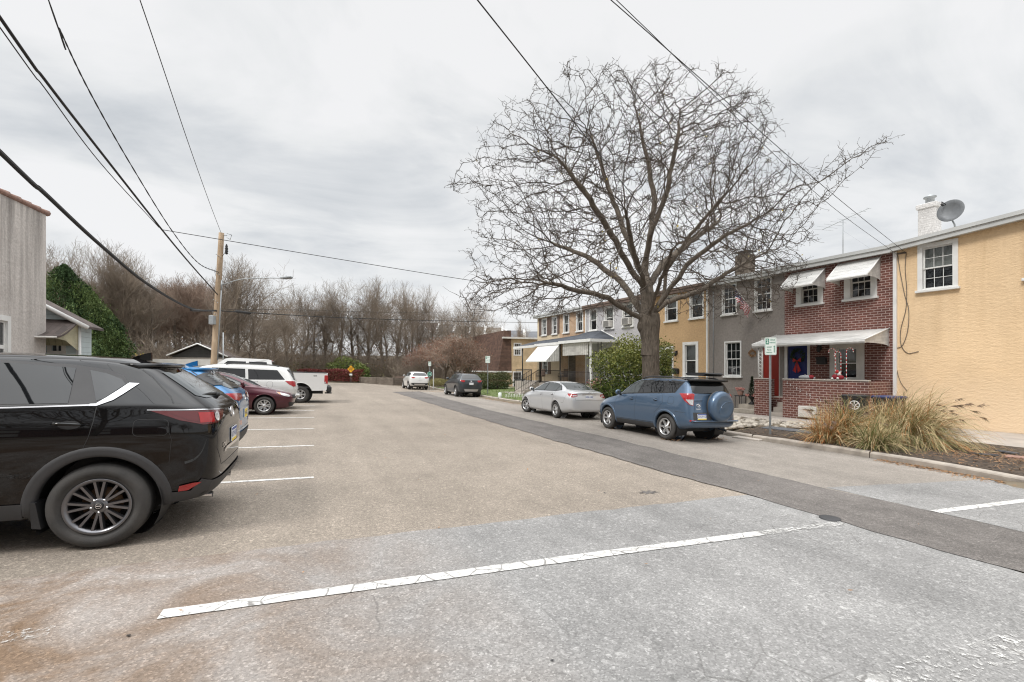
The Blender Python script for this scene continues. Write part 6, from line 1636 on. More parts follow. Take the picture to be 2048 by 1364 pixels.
def bare_proto(seed, H, spread, form, trunk_m, twig_m, dens=1.):
    """leafless tree with a trunk mesh and a crown mesh; base at the origin"""
    rg = random.Random(seed); T = []; Cr = []
    def grow(p, d, L, r, lv):
        n = 5 if lv < 2 else 4 if lv < 3 else 3
        q = p; rr = r; pts = [(p, r, d)]
        for i in range(n):
            t = (i+1)/n
            jit = .10 if lv == 0 else .28
            d = (d+Vector((rg.gauss(0, jit), rg.gauss(0, jit), rg.gauss(0, jit*.7)+(.10 if lv else .0)))).normalized()
            q2 = q+d*L/n; r2 = r*(1-.62*t) if lv else r*(1-.5*t)
            (T if lv == 0 else Cr).append((q, q2, rr, r2)); q = q2; rr = r2; pts.append((q, rr, d))
        if lv >= 4 or r < .006: return
        kids = [int(6*dens+2), int(5*dens+2), 5, 4][lv] if lv < 4 else 0
        for k in range(kids):
            t = (.32 if lv == 0 else .2)+(.68 if lv == 0 else .8)*(k+rg.random())/kids
            i = min(len(pts)-2, int(t*(len(pts)-1))); f = t*(len(pts)-1)-i
            pp = pts[i][0].lerp(pts[i+1][0], min(1, f)); dd = pts[i][2]; r0 = pts[i][1]
            a = rg.uniform(0, 2*pi); ang = spread*rg.uniform(.7, 1.25)*(1.2 if lv > 1 else 1)
            u = dd.orthogonal().normalized(); v = dd.cross(u)
            nd = dd*math.cos(ang)+(u*math.cos(a)+v*math.sin(a))*math.sin(ang); nd.z += form*.25; nd.normalize()
            grow(pp, nd, L*rg.uniform(.45, .72)*(1-.35*t if lv == 0 else 1), max(.006, r0*rg.uniform(.42, .62)), lv+1)
        if lv > 0: grow(q, d, L*.55, max(.006, rr*.9), lv+1)
    nst = 1 if form >= 0 else 2
    for s_ in range(1):
        grow(Vector((0, 0, -.15)), Vector((rg.gauss(0, .06), rg.gauss(0, .06), 1)).normalized(), H*.62, H*.017, 0)
    top = max(c[1].z for c in Cr); k = H/top
    root = thing('bare_tree', 'x', 'tree')
    def mk(S, nm, n, m):
        return seg_mesh(nm, [tuple(s[0]*k) for s in S], [tuple(s[1]*k) for s in S], [max(s[2]*k, .009) for s in S], [max(s[3]*k, .006) for s in S], n, m, root)
    mk(T, 'trunk', 8, trunk_m)
    mk(Cr, 'crown', 3, twig_m)
    return root

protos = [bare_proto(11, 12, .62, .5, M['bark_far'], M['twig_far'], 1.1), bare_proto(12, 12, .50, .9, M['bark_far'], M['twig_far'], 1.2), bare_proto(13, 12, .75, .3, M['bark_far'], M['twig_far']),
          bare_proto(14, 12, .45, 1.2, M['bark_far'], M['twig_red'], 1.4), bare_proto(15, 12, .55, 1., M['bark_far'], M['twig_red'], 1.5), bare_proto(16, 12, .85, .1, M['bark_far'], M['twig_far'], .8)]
used_p = [False]*len(protos)
def place_tree(kind, x, ytop, Y, label, group, wide=1.):
    b = at(x, 740, Y); z = terrain(b.x, b.y); top = CH+(Y0-ytop)/F*Y; s = (top-z)/12.
    o = protos[kind] if not used_p[kind] else dup(protos[kind], (0, 0, 0)); used_p[kind] = True
    o.location = (b.x, b.y, z-.05); o.rotation_euler = (0, 0, random.uniform(0, 6.28)); o.scale = (s*wide, s*wide, s)
    tag(o, label, 'tree', group); return o
G1 = 'bare trees in the wood behind the lot'; L1 = 'bare brown tree standing in the thick wood behind the parking lot'
G2 = 'reddish bare trees on the left of the wood'; L2 = 'reddish brown leafless tree in the dense left part of the wood'
random.seed(21)
for x in range(120, 440, 13):
    place_tree(random.choice([3, 4]), x+random.uniform(-7, 7), random.uniform(543, 572), random.uniform(40, 56), L2, G2, 1.05)
for x in range(108, 330, 34):
    place_tree(random.choice([0, 1]), x+random.uniform(-10, 10), random.uniform(478, 535), random.uniform(36, 46), L2, G2, .8)
for x, yt, Y, k, w_ in ((150, 470, 34, 2, .9), (205, 490, 36, 1, .8), (250, 505, 38, 1, .7)): place_tree(k, x, yt, Y, L2, G2, w_)
for x, yt, Y, k, w_ in ((452, 492, 40, 1, .9), (478, 503, 43, 2, .85), (510, 530, 42, 0, .9), (545, 585, 50, 0, 1), (578, 572, 60, 2, 1), (600, 560, 66, 1, 1), (628, 556, 68, 0, .8), (655, 575, 70, 2, .9),
        (676, 552, 66, 1, .9), (705, 545, 68, 0, .95), (735, 541, 70, 1, 1), (765, 545, 67, 0, .95), (790, 562, 70, 2, 1), (822, 551, 62, 1, .75), (842, 556, 64, 1, .7), (866, 590, 72, 2, .9),
        (895, 598, 76, 0, .9), (925, 583, 58, 5, 1), (948, 575, 60, 2, .9), (975, 600, 70, 0, .8), (1035, 626, 62, 1, .5), (1050, 640, 60, 0, .5), (430, 560, 48, 0, 1), (462, 575, 52, 2, 1), (500, 590, 56, 0, 1),
        (530, 605, 64, 2, 1), (585, 610, 74, 2, 1), (645, 600, 74, 5, 1), (715, 598, 74, 0, 1), (775, 605, 74, 2, 1), (815, 612, 76, 5, 1), (800, 620, 64, 5, .9), (850, 640, 66, 5, 1)):
    place_tree(k, x, yt+8, Y, L1, G1, w_)
G3 = 'bare trees added behind the camera'  # unseen trees, added to put dark branches into the black car's reflections
for p, s, k, sc in ((-9, -16, 0, .9), (-3, -22, 2, 1.1), (2, -18, 1, .85), (-15, -20, 5, 1.), (7, -26, 0, 1.2), (-22, -14, 2, 1.), (-13.5, -8.5, 0, 1.5), (-7, -10.5, 5, 1.45), (-19, -7, 1, 1.4)):
    o = dup(protos[k], (p, s, terrain(p, s)-.05), random.uniform(0, 6), sc); tag(o, 'unseen bare tree added behind the viewpoint for its reflection on the cars', 'tree', G3)

# thicket below the trees
def thicket(name, boxes, n, hmax, m, seed, rad=.010, curve=.5):
    rg = np.random.default_rng(seed); P0 = []; P1 = []; R0 = []; R1 = []
    for i in range(n):
        x, Y = boxes(rg); b = at(x, 740, Y); z = terrain(b.x, b.y)
        h = hmax*rg.uniform(.35, 1.)*(.6+.4*math.sin(b.x*.9+b.y*.35)**2); p = Vector((b.x, b.y, z)); d = Vector((rg.normal(0, .25), rg.normal(0, .25), 1)).normalized()
        k = 4; r = rad*rg.uniform(.7, 1.6)
        for j in range(k):
            q = p+d*h/k; P0.append(tuple(p)); P1.append(tuple(q)); R0.append(r*(1-j/k*.7)); R1.append(r*(1-(j+1)/k*.7)); 
            for t in range(2):
                e = (d+Vector((rg.normal(0, .6), rg.normal(0, .6), rg.normal(.1, .4)))).normalized()*h*.22
                P0.append(tuple(q)); P1.append(tuple(q+e)); R0.append(r*.6); R1.append(r*.3)
            p = q; d = (d+Vector((rg.normal(0, curve*.4), rg.normal(0, curve*.4), rg.normal(-.05, .15)))).normalized()
    o = seg_mesh(name, P0, P1, R0, R1, 3, m); o['kind'] = 'stuff'; return o
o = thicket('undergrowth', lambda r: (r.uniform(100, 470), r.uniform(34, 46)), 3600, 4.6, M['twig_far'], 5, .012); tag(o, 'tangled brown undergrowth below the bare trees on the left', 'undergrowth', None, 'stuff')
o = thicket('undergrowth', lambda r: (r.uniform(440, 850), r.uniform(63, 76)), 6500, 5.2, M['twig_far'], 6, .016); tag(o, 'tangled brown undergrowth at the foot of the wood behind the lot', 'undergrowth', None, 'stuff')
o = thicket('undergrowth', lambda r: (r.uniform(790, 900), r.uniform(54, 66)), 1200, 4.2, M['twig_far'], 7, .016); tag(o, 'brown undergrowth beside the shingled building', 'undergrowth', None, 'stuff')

def leaves_np(C, size, rg, up=.3, aspect=.55):
    """one quad leaf at each centre"""
    n = len(C); d = rg.normal(size=(n, 3)); d[:, 2] += up; d /= np.linalg.norm(d, axis=1, keepdims=True)
    e = rg.normal(size=(n, 3)); e = np.cross(d, e); e /= np.linalg.norm(e, axis=1, keepdims=True)
    s = (size*rg.uniform(.6, 1.4, n))[:, None]
    V = np.stack([C-d*s, C+e*s*aspect, C+d*s, C-e*s*aspect], 1).reshape(-1, 3)
    return V, np.arange(4*n).reshape(n, 4)
def leaf_cloud(fn, n, rg):
    o = []
    while len(o) < n:
        q = fn(rg)
        if q is not None: o.append(q)
    return np.array(o)
def brown_leaves(name, xr_, Yr, zr, n, m, size, label, seed):
    rg = np.random.default_rng(seed); C = []
    for i in range(n):
        x = rg.uniform(*xr_); Y = rg.uniform(*Yr); b = at(x, 740, Y); cl = math.sin(b.x*1.1+b.y*.6)+math.sin(b.x*.37-b.y*.8)
        if cl < rg.uniform(-1.2, .9): continue
        C.append((b.x, b.y, terrain(b.x, b.y)+zr*rg.random()**1.6))
    V, F_ = leaves_np(np.array(C), size, rg); o = np_mesh(name, V, F_, m); tag(o, label, 'foliage', None, 'stuff')
M['leaf_far'] = leafmat('far_dead_leaf', (.11, .072, .040), (.22, .145, .085), .9, .8); M['leaf_olive'] = leafmat('olive_leaf', (.06, .065, .02), (.14, .135, .05), .9, .8)
brown_leaves('dead_leaves', (440, 860), (62, 70), 5.5, 9000, M['leaf_far'], .10, 'brown dead leaves clinging to the undergrowth at the wood edge', 31)
brown_leaves('dead_leaves', (100, 460), (35, 47), 4.5, 6000, M['leaf_far'], .07, 'brown dead leaves clinging to the undergrowth on the left', 32)
brown_leaves('vine_leaves', (500, 880), (61, 66), 2.6, 3000, M['leaf_olive'], .10, 'olive green vine leaves low along the wood edge', 33)

# ---- the large bare tree at the kerb (space colonisation)
TB = gp(1301, 790); TB = at(1301, 740, 18.0); TB.z = terrain(TB.x, TB.y)
def big_tree():
    rg = np.random.default_rng(3)
    right = Vector((CA, -SA, 0)); fwd = Vector((SA, CA, 0))
    def cpt(x, y, dep): q = at(x, y, 18.0+dep); return np.array(q)
    # crown outline: left/right edge by height, with ragged lobes
    yy = [128, 160, 200, 250, 300, 350, 400, 450, 500, 550, 600, 640]
    xl = [1150, 1085, 1030, 985, 955, 930, 945, 955, 950, 955, 975, 1000]
    xr2 = [1440, 1500, 1550, 1560, 1575, 1620, 1640, 1640, 1640, 1610, 1560, 1500]
    A = []
    cen = cpt(1298, 560, 0)
    def ragged(v):
        d = (v-cen); d = d/np.linalg.norm(d)
        return .80+.20*math.sin(d[0]*9+1.3)*math.sin(d[2]*8+d[1]*7)+.13*math.sin(d[1]*15+d[2]*11+2)
    while len(A) < 8800:
        y = rg.uniform(128, 640); x = rg.uniform(925, 1660)
        a, b = np.interp(y, yy, xl), np.interp(y, yy, xr2)
        if not a < x < b: continue
        u = (x-(a+b)/2)/((b-a)/2); hw_ = 7.2*math.sqrt(max(0, 1-u*u))*np.interp(y, [128, 300, 628], [.45, 1, .85])
        dep = rg.uniform(-hw_, hw_)
        rad = math.hypot((x-1300)/370., dep/7.2); hh = (628-y)/500.
        if hh < .55 and rad < .62-.5*hh and rg.random() < .93: continue
        q = cpt(x, y, dep); edge = max(rad/ max(.35, math.sqrt(max(.05, 1-(hh-.25)**2*1.3))), hh)
        if edge > ragged(q)*1.0 and rg.random() < .90: continue
        if edge > .8 and rg.random() < .35: continue
        A.append(q)
    for k in range(170):                      # stray limb reaching right
        t = rg.random(); A.append(cpt(1590+180*t+rg.normal(0, 8), 405-120*t+rg.normal(0, 10+24*(1-t)), -1+rg.normal(0, .5)))
    for k in range(90):                       # and one reaching left
        t = rg.random(); A.append(cpt(975-66*t+rg.normal(0, 5), 362+18*t+rg.normal(0, 9), rg.normal(0, .5)))
    for k in range(420):                      # drooping lower twigs on the left
        t = rg.random(); A.append(cpt(1130-190*t+rg.normal(0, 12), 560+75*t*rg.random()+rg.normal(0, 10), -1.5+rg.normal(0, 1.6)))
    A = np.array(A)
    nodes = []; par = []
    def chain(pts, start=None):
        prev = start
        P = [Vector(p) for p in pts]
        for i, p in enumerate(P):
            if i == 0 and start is not None: continue
            if i == 0: nodes.append(p); par.append(-1); prev = len(nodes)-1; continue
            a = Vector(nodes[prev]); n = max(1, int((p-a).length/.25)); 
            for j in range(1, n+1):
                q = a.lerp(p, j/n)+Vector(rg.normal(0, .018, 3)); nodes.append(q); par.append(prev); prev = len(nodes)-1
        return prev
    t0 = TB
    fork = Vector(cpt(1297, 640, 0)); f2 = Vector(cpt(1296, 590, 0))
    k0 = chain([t0-Vector((0, 0, .2)), cpt(1300, 700, 0), fork]); kf = k0
    kc = chain([fork, f2, cpt(1290, 530, .2)], kf)
    limbs = [([fork, cpt(1262, 628, -.2), cpt(1215, 595, -.8), cpt(1150, 580, -1.6), cpt(1080, 560, -2.2)], kf),
             ([fork, cpt(1275, 610, .5), cpt(1240, 560, 1.4), cpt(1170, 510, 2.4), cpt(1090, 480, 3.4)], kf),
             ([f2, cpt(1262, 540, -.4), cpt(1225, 470, -1.2), cpt(1180, 400, -2), cpt(1120, 320, -2.4)], kc-4),
             ([f2, cpt(1270, 520, .6), cpt(1240, 440, 1.2), cpt(1205, 340, 1.6), cpt(1180, 260, 1.8)], kc-3),
             ([cpt(1290, 530, .2), cpt(1300, 470, -.5), cpt(1335, 380, -1), cpt(1350, 300, -1.2), cpt(1360, 220, -1.)], kc),
             ([cpt(1290, 530, .2), cpt(1300, 480, .6), cpt(1310, 400, 1.2), cpt(1290, 300, 1.5), cpt(1270, 210, 1.5)], kc),
             ([fork, cpt(1328, 590, .3), cpt(1332, 540, .2), cpt(1380, 470, -.6), cpt(1450, 390, -1.3)], kf),
             ([fork, cpt(1325, 600, -.4), cpt(1375, 530, -1.3), cpt(1450, 470, -2.2), cpt(1530, 430, -2.6)], kf),
             ([fork, cpt(1330, 606, .2), cpt(1400, 582, .9), cpt(1450, 548, 1.3), cpt(1520, 510, 1.6)], kf),
             ([f2, cpt(1325, 530, 1.2), cpt(1385, 480, 2.6), cpt(1440, 440, 4.)], kc-4),
             ([f2, cpt(1280, 540, -1.6), cpt(1260, 480, -3.2), cpt(1250, 420, -4.6)], kc-4),
             ([fork, cpt(1310, 590, -1.2), cpt(1330, 540, -2.8), cpt(1350, 490, -4.4)], kf)]
    main_end = []
    for pts, st in limbs: main_end.append(chain(pts, st))
    D = .28; kill = .50; infl = 3.0
    alive = np.ones(len(A), bool)
    hub = Vector(cpt(1298, 640, 0))
    for it in range(85):
        kd = KDTree(len(nodes))
        for i, q in enumerate(nodes): kd.insert(q, i)
        kd.balance(); acc = {}
        for i in np.nonzero(alive)[0]:
            co, idx, dist = kd.find(Vector(A[i]))
            if dist < kill: alive[i] = False; continue
            if dist < infl and idx > 12: acc.setdefault(idx, []).append((Vector(A[i])-co).normalized())
        if not acc: break
        new = 0
        for idx, ds in acc.items():
            d = sum(ds, Vector((0, 0, 0)))
            if d.length < 1e-3: continue
            rd = (nodes[idx]-hub); rd.normalize(); d = (d.normalized()+rd*.55+Vector(rg.normal(0, .24, 3))).normalized()
            q = nodes[idx]+d*D; nodes.append(q); par.append(idx); new += 1
        if not new: break
    n = len(nodes); ch = [[] for _ in range(n)]
    for i, p in enumerate(par):
        if p >= 0: ch[p].append(i)
    R = np.zeros(n)
    ex = 2.25
    for i in range(n-1, -1, -1):
        R[i] = (.0100**ex if not ch[i] else sum(R[c]**ex for c in ch[i]))**(1/ex)
    sc = .345/R[6]; R = np.where(R > .03, .03+(R-.03)*((.345-.03)/(R[6]-.03)), R)
    root = thing('bare_tree', 'large spreading bare tree with zigzag twigs beside the kerb', 'tree', tuple(TB))
    o3 = np.array(TB); thick = [], [], [], []; thin = [], [], [], []
    P = np.array([tuple(q) for q in nodes])-o3
    nt_ = 0
    for i in range(1, n):
        p = par[i]; r0, r1 = min(R[p], R[i]*1.35), R[i]
        if p < 8 and i < 16: r0 = R[p]
        dst = thick if r1 > .035 else thin
        if i < 11:
            continue
        dst[0].append(P[p]); dst[1].append(P[i]); dst[2].append(r0); dst[3].append(r1)
        # zigzag spur twigs
        if r1 < .03:
            for k in range((3 if rg.random() < .5 else 2) if r1 < .016 else 1):
                d0 = P[i]-P[p]; d0 /= np.linalg.norm(d0)+1e-9
                e = d0*.5+rg.normal(0, .75, 3); e /= np.linalg.norm(e); L = rg.uniform(.10, .40)
                a = P[p]+(P[i]-P[p])*rg.random(); m1 = a+e*L*.5; e2 = e+rg.normal(0, .55, 3); e2 /= np.linalg.norm(e2); m2 = m1+e2*L*.5
                thin[0].append(a); thin[1].append(m1); thin[2].append(.0078); thin[3].append(.0062); thin[0].append(m1); thin[1].append(m2); thin[2].append(.0065); thin[3].append(.004)
                if rg.random() < .5:
                    thin[0].append(m1); thin[1].append(m1+rg.normal(0, .07, 3)); thin[2].append(.009); thin[3].append(.006)
    for i in range(12, n):
        if ch[i]: continue
        d0 = P[i]-P[par[i]]; d0 /= np.linalg.norm(d0)+1e-9
        for k in range(2):
            a = P[i].copy(); e = d0*1.3+rg.normal(0, .55, 3); e /= np.linalg.norm(e); L = rg.uniform(.25, .65)
            for j in range(3):
                e = e+rg.normal(0, .42, 3)+np.array([0, 0, .05]); e /= np.linalg.norm(e); q = a+e*L/3
                thin[0].append(a); thin[1].append(q); thin[2].append(.0080-.0017*j); thin[3].append(.0063-.0017*j)
                if rg.random() < .5: thin[0].append(q); thin[1].append(q+rg.normal(0, .06, 3)); thin[2].append(.008); thin[3].append(.006)
                a = q
    # trunk with flare and burr
    b = MB(); pts = []; rs = []
    zt_ = fork.z-TB.z
    for k in range(15):
        t = k/14; z = -.1+t*(zt_+.35); pts.append((.03*math.sin(t*5), .02*math.cos(t*4), z)); rs.append(.335*(1+.55*math.exp(-z*3.2))*(1-.05*t)+(.07 if t > .80 else 0)*(1-abs(t-.92)/.12 if abs(t-.92) < .12 else 0))
    V = []; Fs = []; nn = 28
    for (x, y, z), r in zip(pts, rs):
        for j in range(nn):
            a = 2*pi*j/nn; rr = r*(1+.045*math.sin(a*5+z*.8)+.03*math.sin(a*11+z*2)); V.append((x+rr*math.cos(a), y+rr*math.sin(a), z))
    for i in range(14):
        for j in range(nn): Fs.append((i*nn+j, i*nn+(j+1) % nn, (i+1)*nn+(j+1) % nn, (i+1)*nn+j))
    b.add(V, Fs, 0, True)
    bl = fork-TB+right*-.38+Vector((0, 0, -.25)); b.ball(tuple(bl+right*.10), .17, 10, 7, 0, (1, 1, 1.5), jit=.12)
    b.build('trunk', M['bark_main'], root)
    seg_mesh('limbs', *thick, 9, M['bark_main'], root)
    seg_mesh('crown', *thin, 3, M['twig'], root, False)
    C = P[rg.choice(np.nonzero(R < .02)[0], 70)]; C = np.concatenate([C+rg.normal(0, .06, C.shape) for _ in range(3)])
    V, F_ = leaves_np(C[:150], .035, rg); np_mesh('last_leaves', V, F_, M['yellow_leaf'], root)
    return len(thin[0]), len(thick[0])
M['yellow_leaf'] = leafmat('yellow_leaf', (.45, .33, .05), (.62, .50, .12), .6, 8)
print('big tree segments', big_tree())

# ---- evergreen shrub behind the trunk
def bush(name, label, cat, c, rx, ry, rz, n, mats, size, seed, boxy=2.6, aspect=.5, trunk=True):
    rg = np.random.default_rng(seed); root = thing(name, label, cat, tuple(c))
    ph = rg.uniform(0, 6, 6)
    def shell_pt():
        d = rg.normal(size=3); d /= np.linalg.norm(d); d = np.sign(d)*np.abs(d)**(2/boxy); 
        lump = (1+.17*rg.random() if rg.random() < .12 else 1)+.13*math.sin(d[0]*5+ph[0])*math.sin(d[1]*4+ph[1])+.08*math.sin(d[2]*7+ph[2]+d[0]*3)
        r = rg.random()**.28*lump
        return np.array([d[0]*rx*r, d[1]*ry*r, rz+d[2]*rz*r])
    C = np.array([shell_pt() for _ in range(n)]); C = C[C[:, 2] > .03]
    V, F_ = leaves_np(C, size, rg, .4, aspect)
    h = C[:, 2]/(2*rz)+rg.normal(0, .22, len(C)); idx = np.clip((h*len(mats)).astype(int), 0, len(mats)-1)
    np_mesh('foliage', V, F_, mats, root, idx)
    if trunk:
        S = [], [], [], []
        for k in range(60):
            a = np.array([rg.normal(0, .12), rg.normal(0, .12), 0]); q = C[rg.integers(len(C))]*.9; m_ = a+(q-a)*.5+rg.normal(0, .06, 3)
            for u, v, r in ((a, m_, .022), (m_, q, .012)): S[0].append(u); S[1].append(v); S[2].append(r); S[3].append(r*.6)
        seg_mesh('stems', *S, 4, M['twig'], root)
    return root
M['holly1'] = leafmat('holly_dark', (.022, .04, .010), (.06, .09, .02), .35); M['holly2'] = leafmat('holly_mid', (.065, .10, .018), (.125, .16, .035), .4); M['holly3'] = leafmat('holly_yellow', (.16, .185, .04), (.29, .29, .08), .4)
q = at(1268, 740, 20.2); q.z = terrain(q.x, q.y)
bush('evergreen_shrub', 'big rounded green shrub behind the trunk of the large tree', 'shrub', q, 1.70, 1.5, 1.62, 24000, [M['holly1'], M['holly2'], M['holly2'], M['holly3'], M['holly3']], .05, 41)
q = at(1196, 740, 22.0); q.z = terrain(q.x, q.y)
bush('rose_bush', 'sparse dark shrub with pale flowers between the porch and the big shrub', 'shrub', q, .75, .7, .75, 1500, [M['holly1'], M['holly1'], M['holly2'], M['pink']], .045, 42, 2.)
q = at(986, 740, 42.5); q.z = terrain(q.x, q.y)
M['clipped'] = leafmat('clipped_shrub', (.035, .045, .014), (.085, .09, .03), .6, 1.5)
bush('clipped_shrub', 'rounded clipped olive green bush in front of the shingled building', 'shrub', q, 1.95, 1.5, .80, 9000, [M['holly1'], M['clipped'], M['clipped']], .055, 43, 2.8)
M['tuft'] = leafmat('pale_grass', (.24, .22, .09), (.40, .36, .17), .8, 3)
q = at(875, 740, 49); q.z = terrain(q.x, q.y)
bush('grass_tuft', 'pale yellow grass clump beside the white post', 'grass', q, 1.25, .9, .42, 2600, [M['tuft']], .09, 44, 2.2, .2, False)
# ---- red hedge and green shrubs at the lot's end
M['hedge_red'] = leafmat('hedge_red', (.11, .022, .022), (.21, .055, .045), .7, 1.2)
def hedge(a, b_, h, wd, n, seed):
    rg = np.random.default_rng(seed); a = Vector(a); b_ = Vector(b_); d = (b_-a); L = d.length; d.normalize(); nr = Vector((-d.y, d.x, 0))
    root = thing('red_hedge', 'clipped dark red hedge at the far end of the parking lot', 'hedge', tuple(a))
    C = []
    for i in range(n):
        t = rg.random()*L; u = rg.uniform(-1, 1); v = rg.random()
        if rg.random() < .7:
            if rg.random() < .5: u = np.sign(u)*rg.uniform(.8, 1.05)
            else: v = rg.uniform(.85, 1.06)
        q = d*t+nr*(u*wd/2); C.append((q.x, q.y, v*h*(1+.05*math.sin(t*1.3))))
    C = np.array(C); zz = terrain(a.x+d.x*L/2, a.y+d.y*L/2)-terrain(a.x, a.y); C[:, 2] += zz*.5
    V, F_ = leaves_np(C, .075, rg); np_mesh('foliage', V, F_, M['hedge_red'], root)
q1, q2 = at(600, 740, 60.5), at(722, 740, 57.5)
q1.z = terrain(q1.x, q1.y); q2.z = terrain(q2.x, q2.y); hedge(q1, q2, 1.45, 1.5, 9000, 51)
M['shrub_green'] = leafmat('shrub_green', (.08, .12, .025), (.20, .23, .06), .6, 2); M['cedar1'] = leafmat('arborvitae_dark', (.020, .045, .014), (.055, .095, .03), .8, 1.2); M['cedar2'] = leafmat('arborvitae_mid', (.07, .115, .03), (.14, .19, .065), .8, 1.2)
for x, Y, rx, rz, lab in ((690, 62, 2.4, 1.65, 'yellow green shrub behind the red hedge and the yellow sign'), (720, 61, 1.3, 1.2, 'small green shrub just right of the yellow sign')):
    q = at(x, 740, Y); q.z = terrain(q.x, q.y); bush('green_shrub', lab, 'shrub', q, rx, 1.5, rz, 3000, [M['cedar2'], M['shrub_green']], .11, int(x), 2.)
# ---- arborvitae by the small blue house
def conifer(x, ytop, Y, r, label, seed, lean=0):
    rg = np.random.default_rng(seed); b = at(x, 740, Y); z0 = terrain(b.x, b.y); H = CH+(Y0-ytop)/F*Y-z0
    root = thing('arborvitae', label, 'tree', (b.x, b.y, z0)); C = []
    n = 22000; ph = rg.uniform(0, 6, 5)
    for i in range(n):
        t = rg.random()**.8; a = rg.uniform(0, 2*pi)
        env = r*(1-t)**.62*min(1, .55+t*3)*(1+.24*math.sin(a*3+ph[0]+t*6)+.18*math.sin(a*7+ph[1]-t*13)+.10*math.sin(t*25+a*2))
        rr = env*rg.random()**.25*(1+(rg.random()**2*.38 if rg.random() < .22 else 0)); C.append((rr*math.cos(a), rr*math.sin(a), t*H+rg.normal(0, .05)))
    C = np.array(C); V, F_ = leaves_np(C, .075, rg, 1.4, .30)
    idx = (np.sin(C[:, 0]*3.1+ph[2])+np.sin(C[:, 2]*2.7+C[:, 1]*2)+rg.normal(0, .7, len(C)) > .1).astype(int)
    np_mesh('crown', V, F_, [M['cedar1'], M['cedar2']], root, idx)
    tb = MB(); tb.tube([(0, 0, -.1), (0, 0, H*.8)], [.16, .04], 8); tb.build('trunk', M['bark_far'], root)
conifer(128, 532, 25, 2.3, 'tall dark green arborvitae rising behind the stucco building', 61)
conifer(172, 572, 26.5, 2.0, 'dark green arborvitae in the middle behind the blue house awning', 62); conifer(216, 622, 28, 1.5, 'shorter arborvitae at the right end, fading to yellow', 63)
q = at(262, 740, 31); q.z = terrain(q.x, q.y); bush('straggly_bush', 'straggly shrub with yellow leaves left of the dark gabled garage', 'shrub', q, 1.5, 1.2, 1.15, 500, [M['twig_red'], M['yellow_leaf']], .06, 64, 2.)
q = at(300, 740, 33); q.z = terrain(q.x, q.y); bush('straggly_bush', 'low twiggy yellow shrub beside the dark gabled garage', 'shrub', q, 1.6, 1.2, 1.0, 450, [M['leaf_olive'], M['yellow_leaf']], .06, 65, 2.)
# ---- russet maples in front of the shingled building
M['maple_leaf'] = leafmat('russet_leaf', (.15, .045, .028), (.28, .115, .06), .8, 1.); M['maple_leaf2'] = leafmat('rust_leaf', (.18, .105, .065), (.30, .19, .125), .8, 1.)
def maple(x, Y, ytop, rx, label, seed, nl, mats):
    rg = np.random.default_rng(seed); b = at(x, 740, Y); z0 = terrain(b.x, b.y); H = CH+(Y0-ytop)/F*Y-z0
    root = thing('maple_tree', label, 'tree', (b.x, b.y, z0)); S = [], [], [], []; tw = [], [], [], []
    tips = []
    def seg(dst, a, c, r0, r1): dst[0].append(a); dst[1].append(c); dst[2].append(r0); dst[3].append(r1)
    for k in range(5):
        a = rg.uniform(0, 6.28); q0 = np.array([0, 0, .0]); q1 = np.array([.35*math.cos(a), .35*math.sin(a), H*.33]); seg(S, q0, q1, .085, .06)
        for j in range(4):
            a2 = a+rg.normal(0, .7); R2 = rx*rg.uniform(.45, .8); q2 = np.array([R2*math.cos(a2), R2*math.sin(a2), H*rg.uniform(.55, .75)]); seg(S, q1, q2, .05, .028)
            for m_ in range(7):
                a3 = a2+rg.normal(0, .6); R3 = rx*rg.uniform(.3, 1.05); z3 = H*(.95-.36*(R3/rx)**2+rg.normal(0, .06)); q3 = np.array([R3*math.cos(a3), R3*math.sin(a3), z3]); seg(tw, q2, q3, .018, .009)
                for _ in range(9):
                    q4 = q3+rg.normal(0, .42, 3)*np.array([1, 1, .5]); seg(tw, q3+(q2-q3)*rg.random()*.4, q4, .009, .005); tips.append(q4)
                    for _2 in range(2): seg(tw, q4, q4+rg.normal(0, .2, 3), .006, .004)
    seg_mesh('trunk', *S, 6, M['bark_far'], root); seg_mesh('crown', *tw, 3, M['twig_red'], root)
    tips = np.array(tips); C = tips[rg.integers(len(tips), size=nl)]+rg.normal(0, .22, (nl, 3))
    V, F_ = leaves_np(C, .055, rg); np_mesh('leaves', V, F_, mats, root, rg.integers(len(mats), size=nl))
maple(888, 51, 678, 3.1, 'russet maple at the left, beside the two small street signs', 71, 3600, [M['maple_leaf'], M['maple_leaf2']])
maple(914, 46, 676, 2.7, 'rusty brown maple in front of the shingled building', 72, 2000, [M['maple_leaf2'], M['maple_leaf2'], M['maple_leaf']]); maple(945, 45, 705, 1.5, 'smaller russet maple nearest the shingled corner', 73, 1000, [M['maple_leaf2'], M['maple_leaf']])
maple(850, 56, 695, 2.4, 'low deep red maple beside the brown fence', 74, 3200, [M['hedge_red'], M['maple_leaf']])

# ---- ornamental grasses in the bed
M['grass_green'] = mat('grass_green', (.075, .095, .025), .8, vs=6, col2=(.19, .20, .065)); M['straw'] = mat('grass_straw', (.36, .26, .13), .8, vs=6, col2=(.60, .48, .28))
M['grass_tan'] = mat('grass_olive_tan', (.24, .19, .08), .8, vs=6, col2=(.42, .34, .17)); M['grass_orange'] = mat('grass_orange', (.36, .14, .04), .8, vs=6, col2=(.50, .25, .09)); M['plume'] = mat('grass_plume', (.10, .06, .04), .9, vs=9, col2=(.26, .18, .13))
def ribbon(V, F_, mi, pts, w, m, side):
    o = len(V); k = len(pts)
    for i, p in enumerate(pts):
        t = i/(k-1); ww = w*(1-t**2.2)*.5+.0008; V.append(p-side*ww); V.append(p+side*ww)
    for i in range(k-1): F_.append((o+2*i, o+2*i+1, o+2*i+3, o+2*i+2)); mi.append(m)
